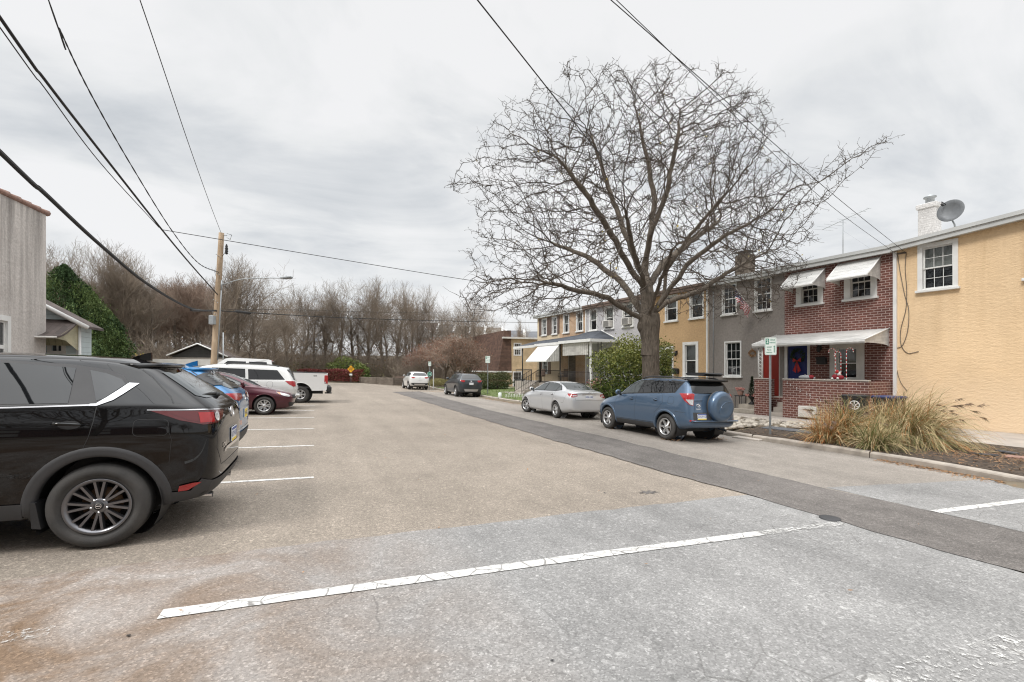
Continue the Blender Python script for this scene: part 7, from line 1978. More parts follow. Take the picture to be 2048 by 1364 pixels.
def grass(c, n, L, sprd, mix_, label, seed, lean=(0, 0), plumes=0, rb=.28):
    rg = np.random.default_rng(seed); c = np.array(c); root = thing('ornamental_grass', label, 'grass', tuple(c), 0, 'tall ornamental grasses in the mulch bed'); V = []; F_ = []; mi = []; PV = []; PF = []; pm_ = []
    def blade(n7, ll, el, az, base, sag):
        d = np.array([math.cos(az)*math.cos(el), math.sin(az)*math.cos(el), math.sin(el)]); p = base.copy(); out_ = [p.copy()]
        for i in range(n7):
            d = d+np.array([lean[0]*.05, lean[1]*.05, -sag/n7*(.4+1.3*i/n7)]); d /= np.linalg.norm(d); p = p+d*ll/n7
            if p[2] < .03: p[2] = .03
            out_.append(p.copy())
        return out_, d
    for i in range(n):
        az = rg.uniform(0, 2*pi); el = rg.uniform(.55, 1.5); base = np.array([rg.normal(0, rb*.5), rg.normal(0, rb*.5), 0.]); ll = L*rg.uniform(.55, 1.1)
        pts, d = blade(8, ll, el, az+rg.normal(0, .2), base, rg.uniform(.7, 1.9)*sprd)
        side = np.array([-math.sin(az), math.cos(az), rg.normal(0, .3)]); ribbon(V, F_, mi, pts, rg.uniform(.007, .013), int(rg.choice(4, p=mix_)), side)
    np_mesh('blades', V, F_, [M['grass_green'], M['grass_tan'], M['straw'], M['grass_orange']], root, mi)
    for i in range(plumes):
        az = rg.normal(math.atan2(lean[1], lean[0]) if lean != (0, 0) else 0, .8); pts, d = blade(10, L*rg.uniform(.85, 1.0), rg.uniform(.95, 1.3), az, np.array([rg.normal(0, rb*.4), rg.normal(0, rb*.4), 0.]), rg.uniform(.7, 1.3))
        side = np.array([-math.sin(az), math.cos(az), 0]); ribbon(PV, PF, pm_, pts, .016, 0, side)
        tip = pts[-1]; dd = pts[-1]-pts[-2]; dd /= np.linalg.norm(dd)
        for k in range(26):
            e = dd+rg.normal(0, .22, 3)+np.array([0, 0, -.2]); e /= np.linalg.norm(e); b0 = pts[-2]+(tip-pts[-2])*rg.random(); L2 = rg.uniform(.08, .20); s2 = np.cross(e, rg.normal(size=3)); s2 /= np.linalg.norm(s2)
            ribbon(PV, PF, pm_, [b0, b0+e*L2*.5, b0+e*L2+np.array([0, 0, -.03])], .008, 1, s2)
    if plumes: np_mesh('plumes', PV, PF, [M['straw'], M['plume']], root, pm_)
for (x, y, n, L, sp_, mx_, lab, sd_, ln, pl, rb) in (
        (1822, 890, 2300, 1.75, 1.9, (.16, .36, .38, .10), 'largest tan and green grass clump, leaning right with dark plumes', 81, (1., -.4), 16, .42),
        (1765, 876, 900, 1.35, 1.6, (.12, .36, .36, .16), 'tan grass clump in the middle, behind the largest clump', 82, (.3, -.2), 7, .32),
        (1755, 900, 600, 1.0, 1.6, (.35, .35, .28, .02), 'low pale grass clump arching over the mulch between two taller clumps', 83, (0, -.2), 0, .25),
        (1690, 882, 1100, 1.3, 1.35, (.34, .26, .20, .20), 'green grass clump left of the middle with orange blades', 84, (-.2, 0), 9, .30),
        (1652, 886, 560, 1.1, 1.3, (.08, .20, .27, .45), 'orange and tan grass clump at the left end of the mulch bed', 85, (-.5, -.2), 5, .24)):
    q = gp(x, y); q.z += .02; grass(q, n, L, sp_, mx_, lab, sd_, ln, pl, rb)

# ---- leaf litter, river stones, mulch chips
def litter(name, label, pts, m, size, seed, kind='stuff', flat_=.15, asp=.5):
    rg = np.random.default_rng(seed); C = np.array([(p, s, z+.012+rg.random()*.02) for p, s, z in pts]); n = len(C)
    a = rg.uniform(0, 2*pi, n); d = np.stack([np.cos(a), np.sin(a), rg.normal(0, flat_, n)], 1); e = np.stack([-np.sin(a), np.cos(a), rg.normal(0, flat_, n)], 1); s = (size*rg.uniform(.5, 1.5, n))[:, None]
    V = np.stack([C-d*s, C+e*s*asp, C+d*s, C-e*s*asp], 1).reshape(-1, 3); o = np_mesh(name, V, np.arange(4*n).reshape(n, 4), m, None, RNG.integers(len(m), size=n) if isinstance(m, list) else None); tag(o, label, 'leaves', None, kind)
M['needle'] = leafmat('straw_litter', (.20, .105, .055), (.36, .22, .12), .9, 6)
pts = []
for i in range(900):
    s = random.uniform(2.4, 6.0); pts.append((kerb_p(s)-abs(random.gauss(0, .16))-.02, s, road(kerb_p(s), s)))
for i in range(1500):
    s = random.uniform(19.5, 29); d = abs(random.gauss(0, .45)); pts.append((kerb_p(s)-d-.02, s, road(kerb_p(s)-d, s)))
for i in range(260):
    p, s = random.gauss(9.2, .7), random.gauss(38, .5); pts.append((p, s, road(p, s)))
for cx_, cy_, k in ((8.9, 9.6, 110), (10.35, 9.5, 130), (8.85, 12.3, 40)):
    for i in range(k):
        p, s = random.gauss(cx_, .13), random.gauss(cy_, .14); pts.append((p, s, road(p, s)+abs(random.gauss(0, .02))))
litter('fallen_leaves', 'brown fallen leaves gathered in the gutter along the kerb', pts, [M['needle'], M['leaf_brown']], .028, 91)
pts = [(p, s, road(p, s)) for p, s in ((random.uniform(-3, 9), random.uniform(1.8, 14)) for _ in range(60))]
litter('scattered_leaves', 'few dry leaves and bark bits scattered over the asphalt', pts, [M['needle'], M['leaf_brown'], M['black']], .018, 92)
pts = []
for i in range(5200):
    s = random.uniform(-1, 10.5); p = kerb_p(s)+.2+random.random()**1.4*3.6; pts.append((p, s, terrain(p, s)+.02))
litter('mulch_chips', 'dark bark chips and straw lying over the planting bed', pts, [M['mulch'], M['mulch'], M['mulch'], M['mulch'], M['needle']], .035, 93, asp=.3)
pts = []
for i in range(1600):
    s = random.gauss(4.6, 1.1); p = random.gauss(13.2, .7)
    if p > kerb_p(s)+.2: pts.append((p, s, terrain(p, s)+.025))
litter('dry_straw', 'reddish dry straw heaped on the mulch at the right', pts, [M['needle']], .05, 94, flat_=.3, asp=.10)
def stones():
    b = MB(); k = 0
    while k < 620:
        p, s = random.uniform(11.7, 15.7), random.uniform(9.4, 17)
        if not inside((p, s), rocks_poly): continue
        r = random.uniform(.04, .12); b.ball((p, s, terrain(p, s)+r*.35), r, 7, 5, 0, (random.uniform(.8, 1.4), random.uniform(.7, 1.2), random.uniform(.5, .8)), None, .22); k += 1
    o = b.build('river_stones', M['stone']); tag(o, 'pale river stones covering the bed behind the blue car', 'stones', None, 'stuff')
stones()
def turf():
    rg = np.random.default_rng(9); C = []
    while len(C) < 9000:
        p, s = rg.uniform(11, 18.5), rg.uniform(20, 45)
        if inside((p, s), lawn_poly): C.append((p, s, terrain(p, s)+.04))
    C = np.array(C); V, F_ = leaves_np(C, .055, rg, 2., .16); o = np_mesh('lawn_grass', V, F_, [M['lawn_blade']]); tag(o, 'short green grass blades on the lawn strip', 'grass', None, 'stuff')
M['lawn_blade'] = leafmat('lawn_blade', (.09, .14, .03), (.20, .24, .08), .7, 2)
turf()
# ------------------------------------------------------------------ left-hand buildings
def prop(mb, name, mats, label, cat, base, rotz=0, group=None):
    o = mb.build(name, mats, None, base); o.location = base; return tag(o, label, cat, group)
LX = -7.5                                                     # street-side plane of the old stucco building
class Left(HouseCtx):
    def __init__(self, name, label, base, cat):
        self.root = thing(name, label, cat, base); self.off = base
zl = terrain(LX, 18)
h = Left('stucco_building', 'old stained white stucco building with tile coping at the left edge', (LX, 18.4, zl), 'building')
# window: mirror the helper (its facade looks towards -X; this one looks towards +X)
def left_window(h, X, y0, y1, z0, z1):
    t = MB(); tw = .14
    for a in ((y0, y0+tw, z0, z1), (y1-tw, y1, z0, z1), (y0+tw, y1-tw, z1-tw, z1), (y0+tw, y1-tw, z0, z0+.09)): t.box(X-.03, X+.045, *a)
    w_ = h.put(t, 'window', M['white']); f = MB(); zm = (z0+z1)/2
    for c0, c1 in ((z0+.09, zm), (zm, z1-tw)):
        f.box(X-.05, X-.012, y0+tw, y0+tw+.05, c0, c1); f.box(X-.05, X-.012, y1-tw-.05, y1-tw, c0, c1); f.box(X-.05, X-.014, y0+tw+.05, y1-tw-.05, c0, c0+.05); f.box(X-.05, X-.014, y0+tw+.05, y1-tw-.05, c1-.05, c1)
    h.put(f, 'sash', M['white']).parent = w_
    g = MB(); g.add([(X-.035, y0+tw, z0+.09), (X-.035, y1-tw, z0+.09), (X-.035, y1-tw, z1-tw), (X-.035, y0+tw, z1-tw)], [(0, 1, 2, 3)]); h.put(g, 'pane', M['glass_dark']).parent = w_
    g = MB(); n = 10
    for k in range(n):
        ya = y0+tw+(y1-y0-2*tw)*k/n; yb = y0+tw+(y1-y0-2*tw)*(k+1)/n; xa = X-.12-.03*(k % 2); xb = X-.15+.03*(k % 2)
        g.add([(xa, ya, z0+.05), (xb, yb, z0+.05), (xb, yb, z1-.1), (xa, ya, z1-.1)], [(0, 1, 2, 3)])
    h.put(g, 'curtain', M['curtain']).parent = w_
    return (y0+tw*.6, y1-tw*.6, z0+.05, z1-tw*.6)
def lplane(x, y, p=LX):
    u = (x-1024)/F; Y = p/(CA*u+SA); return Y*(-SA*u+CA), CH+(Y0-y)/F*Y
y_end = lplane(92, 600)[0]
zt_end = lplane(98, 430)[1]; ya, zt_a = lplane(0, 383)
a, zhi = lplane(0, 648); b2, zlo = lplane(18, 702)
wy1 = lplane(18, 680)[0]; hole = left_window(h, LX, wy1-1.05, wy1, 1.30, 2.95)
slope = (zt_end-zt_a)/(y_end-ya)
b = MB()
def ztop(y): return zt_end+slope*(y-y_end)
ys = [7.5, 9, hole[0], hole[1], y_end]
for i in range(4):
    y0_, y1_ = ys[i], ys[i+1]
    if i == 2:
        b.add([(LX, y0_, zl-.2), (LX, y1_, zl-.2), (LX, y1_, hole[2]), (LX, y0_, hole[2])], [(0, 1, 2, 3)]); b.add([(LX, y0_, hole[3]), (LX, y1_, hole[3]), (LX, y1_, ztop(y1_)), (LX, y0_, ztop(y0_))], [(0, 1, 2, 3)])
    else: b.add([(LX, y0_, zl-.2), (LX, y1_, zl-.2), (LX, y1_, ztop(y1_)), (LX, y0_, ztop(y0_))], [(0, 1, 2, 3)])
for yy in (y_end,): b.add([(LX, yy, zl-.2), (LX-8, yy, zl-.2), (LX-8, yy, ztop(yy)), (LX, yy, ztop(yy))], [(0, 1, 2, 3)])
b.add([(LX-8, 7.5, zl-.2), (LX, 7.5, zl-.2), (LX, 7.5, ztop(7.5)), (LX-8, 7.5, ztop(7.5))], [(0, 1, 2, 3)]); b.add([(LX-8, y_end, zl-.2), (LX-8, 7.5, zl-.2), (LX-8, 7.5, ztop(7.5)), (LX-8, y_end, ztop(y_end))], [(0, 1, 2, 3)])
b.add([(LX-8, 7.5, ztop(7.5)-.1), (LX, 7.5, ztop(7.5)-.1), (LX, y_end, ztop(y_end)-.1), (LX-8, y_end, ztop(y_end)-.1)], [(0, 1, 2, 3)])
h.put(b, 'wall', M['stucco_white'])
b = MB(); n = 22
for k in range(n):
    y0_ = 7.5+(y_end+.1-7.5)*k/n; y1_ = 7.5+(y_end+.1-7.5)*(k+1)/n
    b.tube([(LX-.03, y0_, ztop(y0_)+.01), (LX-.03, y1_+.03, ztop(y1_)+.03)], [.075, .095], 8)
h.put(b, 'tile_coping', M['terracotta'])
b = MB(); b.box(LX-1.2, LX-.4, 9, y_end-.3, zl, ztop(y_end)-.4); h.put(b, 'interior', M['interior'])

# small pale blue house behind it: the gable looks down the street
SY = y_end+.9
def gx(x, y, s=SY):
    u = (x-1024)/F; Y = s/(-SA*u+CA); return Y*(CA*u+SA), CH+(Y0-y)/F*Y
h = Left('small_house', 'small pale blue sided house with a brown awning behind the stucco building', (-9.5, SY, terrain(-9.5, SY)), 'house')
xr_, _ = gx(158, 690); pk = gx(90, 600); ev = gx(163, 648); zb = terrain(-9.5, SY)
xl_ = 2*pk[0]-ev[0]-2.2
b = MB(); z_e = ev[1]; W0, W1 = xl_, xr_
wx0, wz1 = gx(104, 672); wx1, wz0 = gx(124, 702)
xs_ = [W0, wx0, wx1, W1]
apx = (W0+W1)/2-.4; apz = z_e+(W1-apx)*.62
for i in range(3):
    if i == 1: b.box(wx0, wx1, SY, SY+.1, zb-.2, wz0); b.box(wx0, wx1, SY, SY+.1, wz1, z_e)
    else: b.box(xs_[i], xs_[i+1], SY, SY+.1, zb-.2, z_e)
b.add([(W0, SY, z_e), (W1, SY, z_e), (apx, SY, apz)], [(0, 1, 2)]); b.box(W1-.1, W1, SY+.1, SY+.8, zb-.2, z_e); b.box(W0, W0+.1, SY+.1, SY+.8, zb-.2, z_e); b.box(W0, W1, SY+.8, SY+.9, zb-.2, z_e)
h.put(b, 'wall', M['siding_blue'])
b = MB()
for x0, x1, z0, z1 in ((W0-.3, apx, z_e-.2, apz), (apx, W1+.3, apz, z_e-.2)):
    V = [(x0, SY-.25, z0+.04), (x1, SY-.25, z1+.04), (x1, SY+1.0, z1+.04), (x0, SY+1.0, z0+.04)]; V2 = [(x, y, z+.08) for x, y, z in V]
    b.add(V+V2, [(3, 2, 1, 0), (4, 5, 6, 7), (0, 1, 5, 4), (1, 2, 6, 5), (2, 3, 7, 6), (3, 0, 4, 7)])
h.put(b, 'roof', M['shingle_roof'])
b = MB()
b.tube([(apx, SY-.27, apz+.06), (W1+.32, SY-.27, z_e-.14)], .07, 6); b.tube([(apx, SY-.27, apz+.06), (W0-.32, SY-.27, z_e-.14)], .07, 6); b.box(W1-.06, W1+.06, SY-.05, SY-.003, zb, z_e); h.put(b, 'bargeboard', M['white'])
b = MB()
for q in ((wx0-.1, wx0), (wx1, wx1+.1)): b.box(q[0], q[1], SY-.05, SY-.002, wz0-.1, wz1+.08)
b.box(wx0, wx1, SY-.05, SY-.002, wz1, wz1+.08); b.box(wx0, wx1, SY-.05, SY-.002, wz0-.1, wz0); b.box((wx0+wx1)/2-.02, (wx0+wx1)/2+.02, SY+.02, SY+.05, wz0, wz1)
w_ = h.put(b, 'window', M['offwhite']); b = MB(); b.add([(wx0, SY+.06, wz0), (wx1, SY+.06, wz0), (wx1, SY+.06, wz1), (wx0, SY+.06, wz1)], [(0, 1, 2, 3)]); h.put(b, 'pane', M['glass_dark']).parent = w_
# brown shingled awning with a yellowed side panel
a0 = gx(90, 640); a1 = gx(150, 640); zt_ = a1[1]; zf = zt_-.62; ao = 1.5
b = MB(); X0_, X1_ = W0+.4, a1[0]+.15
n = 8; pr = [(-ao*t, zt_+(zf-zt_)*t-.14*math.sin(t*pi)*t) for t in np.linspace(0, 1, n+1)]
V = []
for d_, z in pr: V += [(X0_, SY+d_, z), (X1_, SY+d_, z), (X0_, SY+d_, z-.05), (X1_, SY+d_, z-.05)]
Fs = []
for i in range(n): Fs += [(4*i, 4*i+4, 4*i+5, 4*i+1), (4*i+2, 4*i+3, 4*i+7, 4*i+6), (4*i+1, 4*i+5, 4*i+7, 4*i+3), (4*i, 4*i+2, 4*i+6, 4*i+4)]
Fs += [(4*n, 4*n+2, 4*n+3, 4*n+1)]
b.add([(x, y-.01, z) for x, y, z in V], Fs, 0, False)
b.tube([(X0_, SY-ao-.01, zf-.03), (X1_, SY-ao-.01, zf-.03)], .03, 6, 1)
M['cream_metal'] = ribbed('yellowed_panels', (.50, .46, .30), .16, 0)
for xx in (X1_-.03,): b.add([(xx, SY-.02, zt_-.06), (xx, SY-ao, zf-.06), (xx, SY-ao*.6, zf-.10), (xx, SY-.02, zf-.42)], [(0, 1, 2, 3)], 2)
b.add([(X0_, SY-.35, zt_-.22), (X1_-.05, SY-.35, zt_-.22), (X1_-.05, SY-.10, zf-.22), (X0_, SY-.10, zf-.22)], [(3, 2, 1, 0)], 2)
h.put(b, 'awning', [M['shingle_roof'], M['offwhite'], M['cream_metal']])
b = MB(); b.tube([(xr_+.05, SY-.1, zb), (xr_+.05, SY-.1, z_e)], .04, 6); h.put(b, 'downspout', M['white'])

# garage with a dark gable
GS = 38.
def gg(x, y): return gx(x, y, GS)
g0 = gg(339, 710); g1 = gg(452, 716); gp_ = gg(397, 690); zb = terrain(-8, GS)
h = Left('garage', 'low garage with a dark gable behind the parked cars', (gp_[0], GS, zb), 'garage')
b = MB(); b.box(g0[0]+.15, g1[0]-.1, GS, GS+.1, zb-.2, g0[1]-.15); b.box(g1[0]-.2, g1[0]-.1, GS+.1, GS+8, zb-.2, g0[1]-.15); b.box(g0[0]+.15, g0[0]+.25, GS+.1, GS+8, zb-.2, g0[1]-.15); h.put(b, 'wall', M['concrete'])
b = MB(); b.add([(g0[0]+.1, GS-.02, g0[1]-.15), (g1[0]-.05, GS-.02, g0[1]-.15), (gp_[0], GS-.02, gp_[1])], [(0, 1, 2)]); h.put(b, 'gable', M['siding_dark'])
b = MB()
for x0, x1, z0, z1 in ((g0[0]-.1, gp_[0], g0[1]-.08, gp_[1]+.05), (gp_[0], g1[0]+.15, gp_[1]+.05, g0[1]-.12)):
    V = [(x0, GS-.3, z0), (x1, GS-.3, z1), (x1, GS+8.3, z1), (x0, GS+8.3, z0)]; V2 = [(x, y, z+.07) for x, y, z in V]; b.add(V+V2, [(3, 2, 1, 0), (4, 5, 6, 7), (0, 1, 5, 4), (1, 2, 6, 5), (2, 3, 7, 6), (3, 0, 4, 7)])
h.put(b, 'roof', M['shingle_roof'])
b = MB(); b.tube([(g0[0]-.1, GS-.32, g0[1]-.05), (gp_[0], GS-.32, gp_[1]+.08), (g1[0]+.15, GS-.32, g0[1]-.09)], .05, 6); h.put(b, 'bargeboard', M['white'])
b = MB(); b.box(g0[0]-1.5, g1[0]+.5, GS-1.6, GS-1.45, zb-.1, g0[1]-.3)
for k in range(9): b.box(g0[0]-1.5, g1[0]+.5, GS-1.625, GS-1.601, zb+k*.2, zb+k*.2+.012)
prop(b, 'timber_fence', M['offwhite'], 'weathered pale board fence below the dark gable', 'fence', (gp_[0], GS-1.5, zb))

# ------------------------------------------------------------------ shingled apartment building at the far right
BS = 46.
def fs0(x, s):
    u = (x-1024)/F; return s/(-SA*u+CA)*(CA*u+SA)
BP = fs0(1009, BS); BQ = fs0(1022, BS)
zb = terrain(22, BS)
h = Left('apartment_building', 'two-storey tan building with a brown shingled mansard side', (BP, BS, zb), 'building')
def fs(x, y, s=BS):
    u = (x-1024)/F; Y = s/(-SA*u+CA); return Y*(CA*u+SA), CH+(Y0-y)/F*Y
zroof = fs(1050, 678)[1]; zman = fs(1015, 661)[1]; zlow = fs(1000, 742)[1]
wins = [(1027.5, 1042.5, 686, 711), (1025.5, 1043.5, 743, 776)]
holes = []
for a, c_, e, f_ in wins: holes.append((fs(a, f_)[0], fs(c_, f_)[0], fs((a+c_)/2, f_)[1], fs((a+c_)/2, e)[1]))
b = MB(); xs_ = sorted({BP, 32., *[q[0] for q in holes], *[q[1] for q in holes]}); zs_ = sorted({zb-.2, zroof, *[q[2] for q in holes], *[q[3] for q in holes]})
for i in range(len(xs_)-1):
    for j in range(len(zs_)-1):
        cx_, cz_ = (xs_[i]+xs_[i+1])/2, (zs_[j]+zs_[j+1])/2
        if any(q[0] < cx_ < q[1] and q[2] < cz_ < q[3] for q in holes): continue
        b.add([(xs_[i], BS, zs_[j]), (xs_[i+1], BS, zs_[j]), (xs_[i+1], BS, zs_[j+1]), (xs_[i], BS, zs_[j+1])], [(0, 1, 2, 3)])
b.add([(BP, BS+22, zb-.2), (BP, BS, zb-.2), (BP, BS, zroof), (BP, BS+22, zroof)], [(0, 1, 2, 3)]); b.add([(BP, BS, zroof), (32, BS, zroof), (32, BS+22, zroof), (BP, BS+22, zroof)], [(0, 1, 2, 3)])
h.put(b, 'wall', M['cream_wall2'] if 'cream_wall2' in M else M['cream_wall'])
M['cream_wall2'] = brick_mat('tan_brick', (.56, .41, .24), (.50, .36, .20), (.55, .45, .32)); bpy.data.objects[h.root.children[0].name].data.materials[0] = M['cream_wall2']
b = MB(); b.box(BP-.3, 32, BS-.35, BS-.004, zroof-.02, zroof+.16); h.put(b, 'fascia', M['offwhite'])
for q in holes:
    t = MB()
    for a in ((q[0]-.02, q[0]+.1), (q[1]-.1, q[1]+.02)): t.box(a[0], a[1], BS-.04, BS+.06, q[2]-.02, q[3]+.02)
    t.box(q[0]+.1, q[1]-.1, BS-.04, BS+.06, q[3]-.1, q[3]+.02); t.box(q[0]+.1, q[1]-.1, BS-.04, BS+.06, q[2]-.02, q[2]+.1); zm = (q[2]+q[3])/2; t.box(q[0]+.1, q[1]-.1, BS+.0, BS+.05, zm-.04, zm+.04)
    for k in (1, 2): xx = q[0]+.1+(q[1]-q[0]-.2)*k/3; t.box(xx-.012, xx+.012, BS+.01, BS+.03, q[2]+.1, q[3]-.1)
    for zz in ((q[2]+.1+zm)/2, (q[3]-.1+zm)/2): t.box(q[0]+.1, q[1]-.1, BS+.012, BS+.028, zz-.012, zz+.012)
    w_ = h.put(t, 'window', M['white']); g = MB(); g.add([(q[0]+.1, BS+.035, q[2]+.1), (q[1]-.1, BS+.035, q[2]+.1), (q[1]-.1, BS+.035, q[3]-.1), (q[0]+.1, BS+.035, q[3]-.1)], [(0, 1, 2, 3)]); h.put(g, 'pane', M['glass_dark']).parent = w_
    g = MB(); g.box(q[0], q[1], BS+.12, BS+.14, zm, q[3]); g.box(q[0]-.1, q[1]+.1, BS+.6, BS+.65, q[2], q[3], 1); h.put(g, 'curtain', [M['curtain'], M['interior']]).parent = w_
b = MB(); fl = .75
V = [(BP-.02, BS-.02, zman), (BQ, BS-.02, zman+.02), (BQ+.05, BS-.06, zlow), (BP-fl, BS-.06, zlow), (BP-.02, BS+22, zman), (BP-fl, BS+22, zlow)]
b.add(V, [(3, 2, 1, 0), (0, 4, 5, 3)]); b.add([(BP-.02, BS-.02, zman), (BQ, BS-.02, zman), (BQ, BS+22, zman), (BP-.02, BS+22, zman)], [(0, 1, 2, 3)]); b.add([(BQ, BS-.02, zman), (BQ+.05, BS-.06, zlow), (BQ+.05, BS+.0, zlow), (BQ, BS+22, zman)], [(0, 1, 2, 3)])
h.put(b, 'mansard', M['shingle_brown'])
b = MB(); b.box(BP-fl-.05, BQ+.06, BS-.12, BS-.065, zlow-.16, zlow); b.box(BP-fl-.05, BP-fl+.04, BS-.065, BS+22, zlow-.16, zlow); b.box(BP-fl+.04, BP-.003, BS-.06, BS+22, zlow-.05, zlow-.01); h.put(b, 'trim', M['white'])

# ------------------------------------------------------------------ houses on the hill far behind
def townhouse(x0, x1, ypk, yev, Y, roofm, wallm, label, ybase=745, gable=True):
    pl, pr = at(x0, 740, Y), at(x1, 740, Y); zp = CH+(Y0-ypk)/F*Y; ze = CH+(Y0-yev)/F*Y; zb = terrain((pl.x+pr.x)/2, (pl.y+pr.y)/2)-.5
    w_ = (pr-pl).length; root = thing('townhouse', label, 'house', (pl.x, pl.y, 0), -math.atan2(SA, CA), 'houses on the rise behind the wood')
    b = MB(); b.box(0, w_, 0, 9, zb, ze); b.build('wall', wallm, root)
    b = MB(); b.add([(-.2, -.3, ze-.1), (w_+.2, -.3, ze-.1), (w_+.2, 4.5, zp), (-.2, 4.5, zp)], [(0, 1, 2, 3)]); b.add([(-.2, 9.3, ze-.1), (w_+.2, 9.3, ze-.1), (w_+.2, 4.5, zp), (-.2, 4.5, zp)], [(3, 2, 1, 0)]); b.build('roof', roofm, root)
    b = MB()
    for xx in (-.2, w_-.2): b.add([(xx, -.4, ze-.2), (xx+.45, -.4, ze-.2), (xx+.45, 4.5, zp+.25), (xx, 4.5, zp+.25)], [(0, 1, 2, 3)]); b.add([(xx+.45, -.4, ze-.2), (xx+.45, -.4, ze-1.2), (xx+.45, 4.5, ze-1.2), (xx+.45, 4.5, zp+.25)], [(0, 1, 2, 3)])
    b.build('party_wall', M['white'], root)
    if gable:
        gw = w_*.36; gz = ze+.2; b = MB(); b.add([(w_*.12, -.5, gz-1.2), (w_*.12+2*gw*.9, -.5, gz-1.2), (w_*.12+2*gw*.9, -.5, gz), (w_*.12+gw*.9, -.5, gz+gw*.85), (w_*.12, -.5, gz)], [(0, 1, 2, 3, 4)]); g = b.build('dormer', M['siding_grey'], root)
        b = MB(); b.tube([(w_*.12-.2, -.6, gz-.1), (w_*.12+gw*.9, -.6, gz+gw*.9), (w_*.12+gw*1.8+.2, -.6, gz-.1)], .14, 5); b.build('bargeboard', M['white'], root)
    for k in range(2):
        for r_ in range(2):
            xx = w_*(.22+.45*k); zz = ze-1.2-2.9*r_; b = MB(); b.box(xx, xx+1.1, -.06, -.004, zz-1.5, zz); f_ = b.build('window', M['white'], root); b = MB(); b.box(xx+.12, xx+.98, -.075, -.062, zz-1.38, zz-.78); b.box(xx+.12, xx+.98, -.075, -.062, zz-.70, zz-.12); b.build('pane', M['glass_dark'], f_)
townhouse(822, 872, 642, 666, 105, M['shingle_th1'] if 'shingle_th1' in M else M['shingle_roof'], M['siding_grey'], 'grey townhouse with a small front gable, leftmost of the far row')
M['roof_tan'] = mat('far_roof_tan', (.17, .15, .13), .9, var=.15, vs=.6); M['roof_grey'] = mat('far_roof_grey', (.13, .135, .145), .9, var=.15, vs=.6)
townhouse(874, 906, 645, 664, 108, M['roof_grey'], M['white'], 'white townhouse with a grey roof, second in the far row', gable=False)
townhouse(908, 938, 649, 668, 110, M['roof_tan'], M['white'], 'white townhouse with a tan roof, third in the far row', gable=False)
townhouse(940, 968, 650, 669, 112, M['roof_tan'], M['siding_grey'], 'tan-roofed townhouse just left of the shingled building', gable=False)
townhouse(970, 1004, 652, 672, 114, M['roof_tan'], M['cream_wall'], 'tan-roofed townhouse seen above the shingled mansard', gable=False)
townhouse(1012, 1048, 658, 676, 112, M['roof_grey'], M['white'], 'blue-grey roofed townhouse above the tan building', gable=False); townhouse(1050, 1085, 660, 677, 116, M['roof_grey'], M['siding_grey'], 'dark roofed townhouse farthest right in the far row', gable=False)
townhouse(470, 545, 636, 660, 118, M['roof_tan'], M['white'], 'pale house half hidden behind the bare trees near the pole', gable=True); townhouse(600, 640, 665, 682, 120, M['roof_grey'], M['siding_grey'], 'pale house deep behind the middle of the wood', gable=False)
# unseen brick block added behind the viewpoint to darken the car reflections
h = Left('added_brick_building', 'unseen long brick building added behind the viewpoint to darken car reflections', (-20, -15, terrain(-20, -15)), 'building')
b = MB(); b.box(-34, -4, -26, -15, -.3, 5.2); h.put(b, 'wall', M['brick']); b = MB(); b.add([(-34.3, -14.7, 5.2), (-3.7, -14.7, 5.2), (-3.7, -20, 7.4), (-34.3, -20, 7.4)], [(3, 2, 1, 0)]); h.put(b, 'roof', M['shingle_roof'])
for k in range(6):
    b = MB(); x = -31+4.6*k; b.box(x, x+1.1, -14.999, -14.95, 1.2, 2.8); b.box(x, x+1.1, -14.999, -14.95, 3.5, 4.8); h.put(b, 'window', M['white'])

# ------------------------------------------------------------------ low walls, fence, signs at the lot's end
a, c_ = gp(722, 766), gp(788, 771); b = MB(); d = (c_-a); L = d.length; ang = math.atan2(d.y, d.x)
for k in range(4): b.bbox(random.uniform(-.06, .02), L+random.uniform(-.02, .05), -.09, .09, .205*k-.05, .205*k+.148, .012)
for xx in (0, L/2, L): b.bbox(xx-.08, xx+.08, -.16, -.095, -.1, .80, .01)
b.bbox(L-.1, L+.1, .09, 2.2, -.05, .76, .012)
o = b.build('retaining_wall', M['dark_wood']); o.location = (a.x, a.y, terrain(a.x, a.y)); o.rotation_euler = (0, 0, ang); tag(o, 'low weathered timber wall right of the red hedge', 'wall')
a, c_ = gp(790, 770), gp(846, 773); b = MB(); d = (c_-a); L = d.length
for k in range(int(L/.16)): b.bbox(k*.16, k*.16+.15, -.012, .012, 0, 1.02+random.uniform(-.02, .02), .004)
b.box(0, L, .013, .05, .25, .33); b.box(0, L, .013, .05, .75, .83)
o = b.build('board_fence', M['fence_brown'] if 'fence_brown' in M else M['gutter_brown']); o.location = (a.x, a.y, terrain(a.x, a.y)); o.rotation_euler = (0, 0, math.atan2(d.y, d.x)); tag(o, 'dark brown board fence beside the timber wall', 'fence')

def sign_root(name, label, p, cat='sign', group=None): return thing(name, label, cat, tuple(p), -math.atan2(SA, CA)+.0, group)
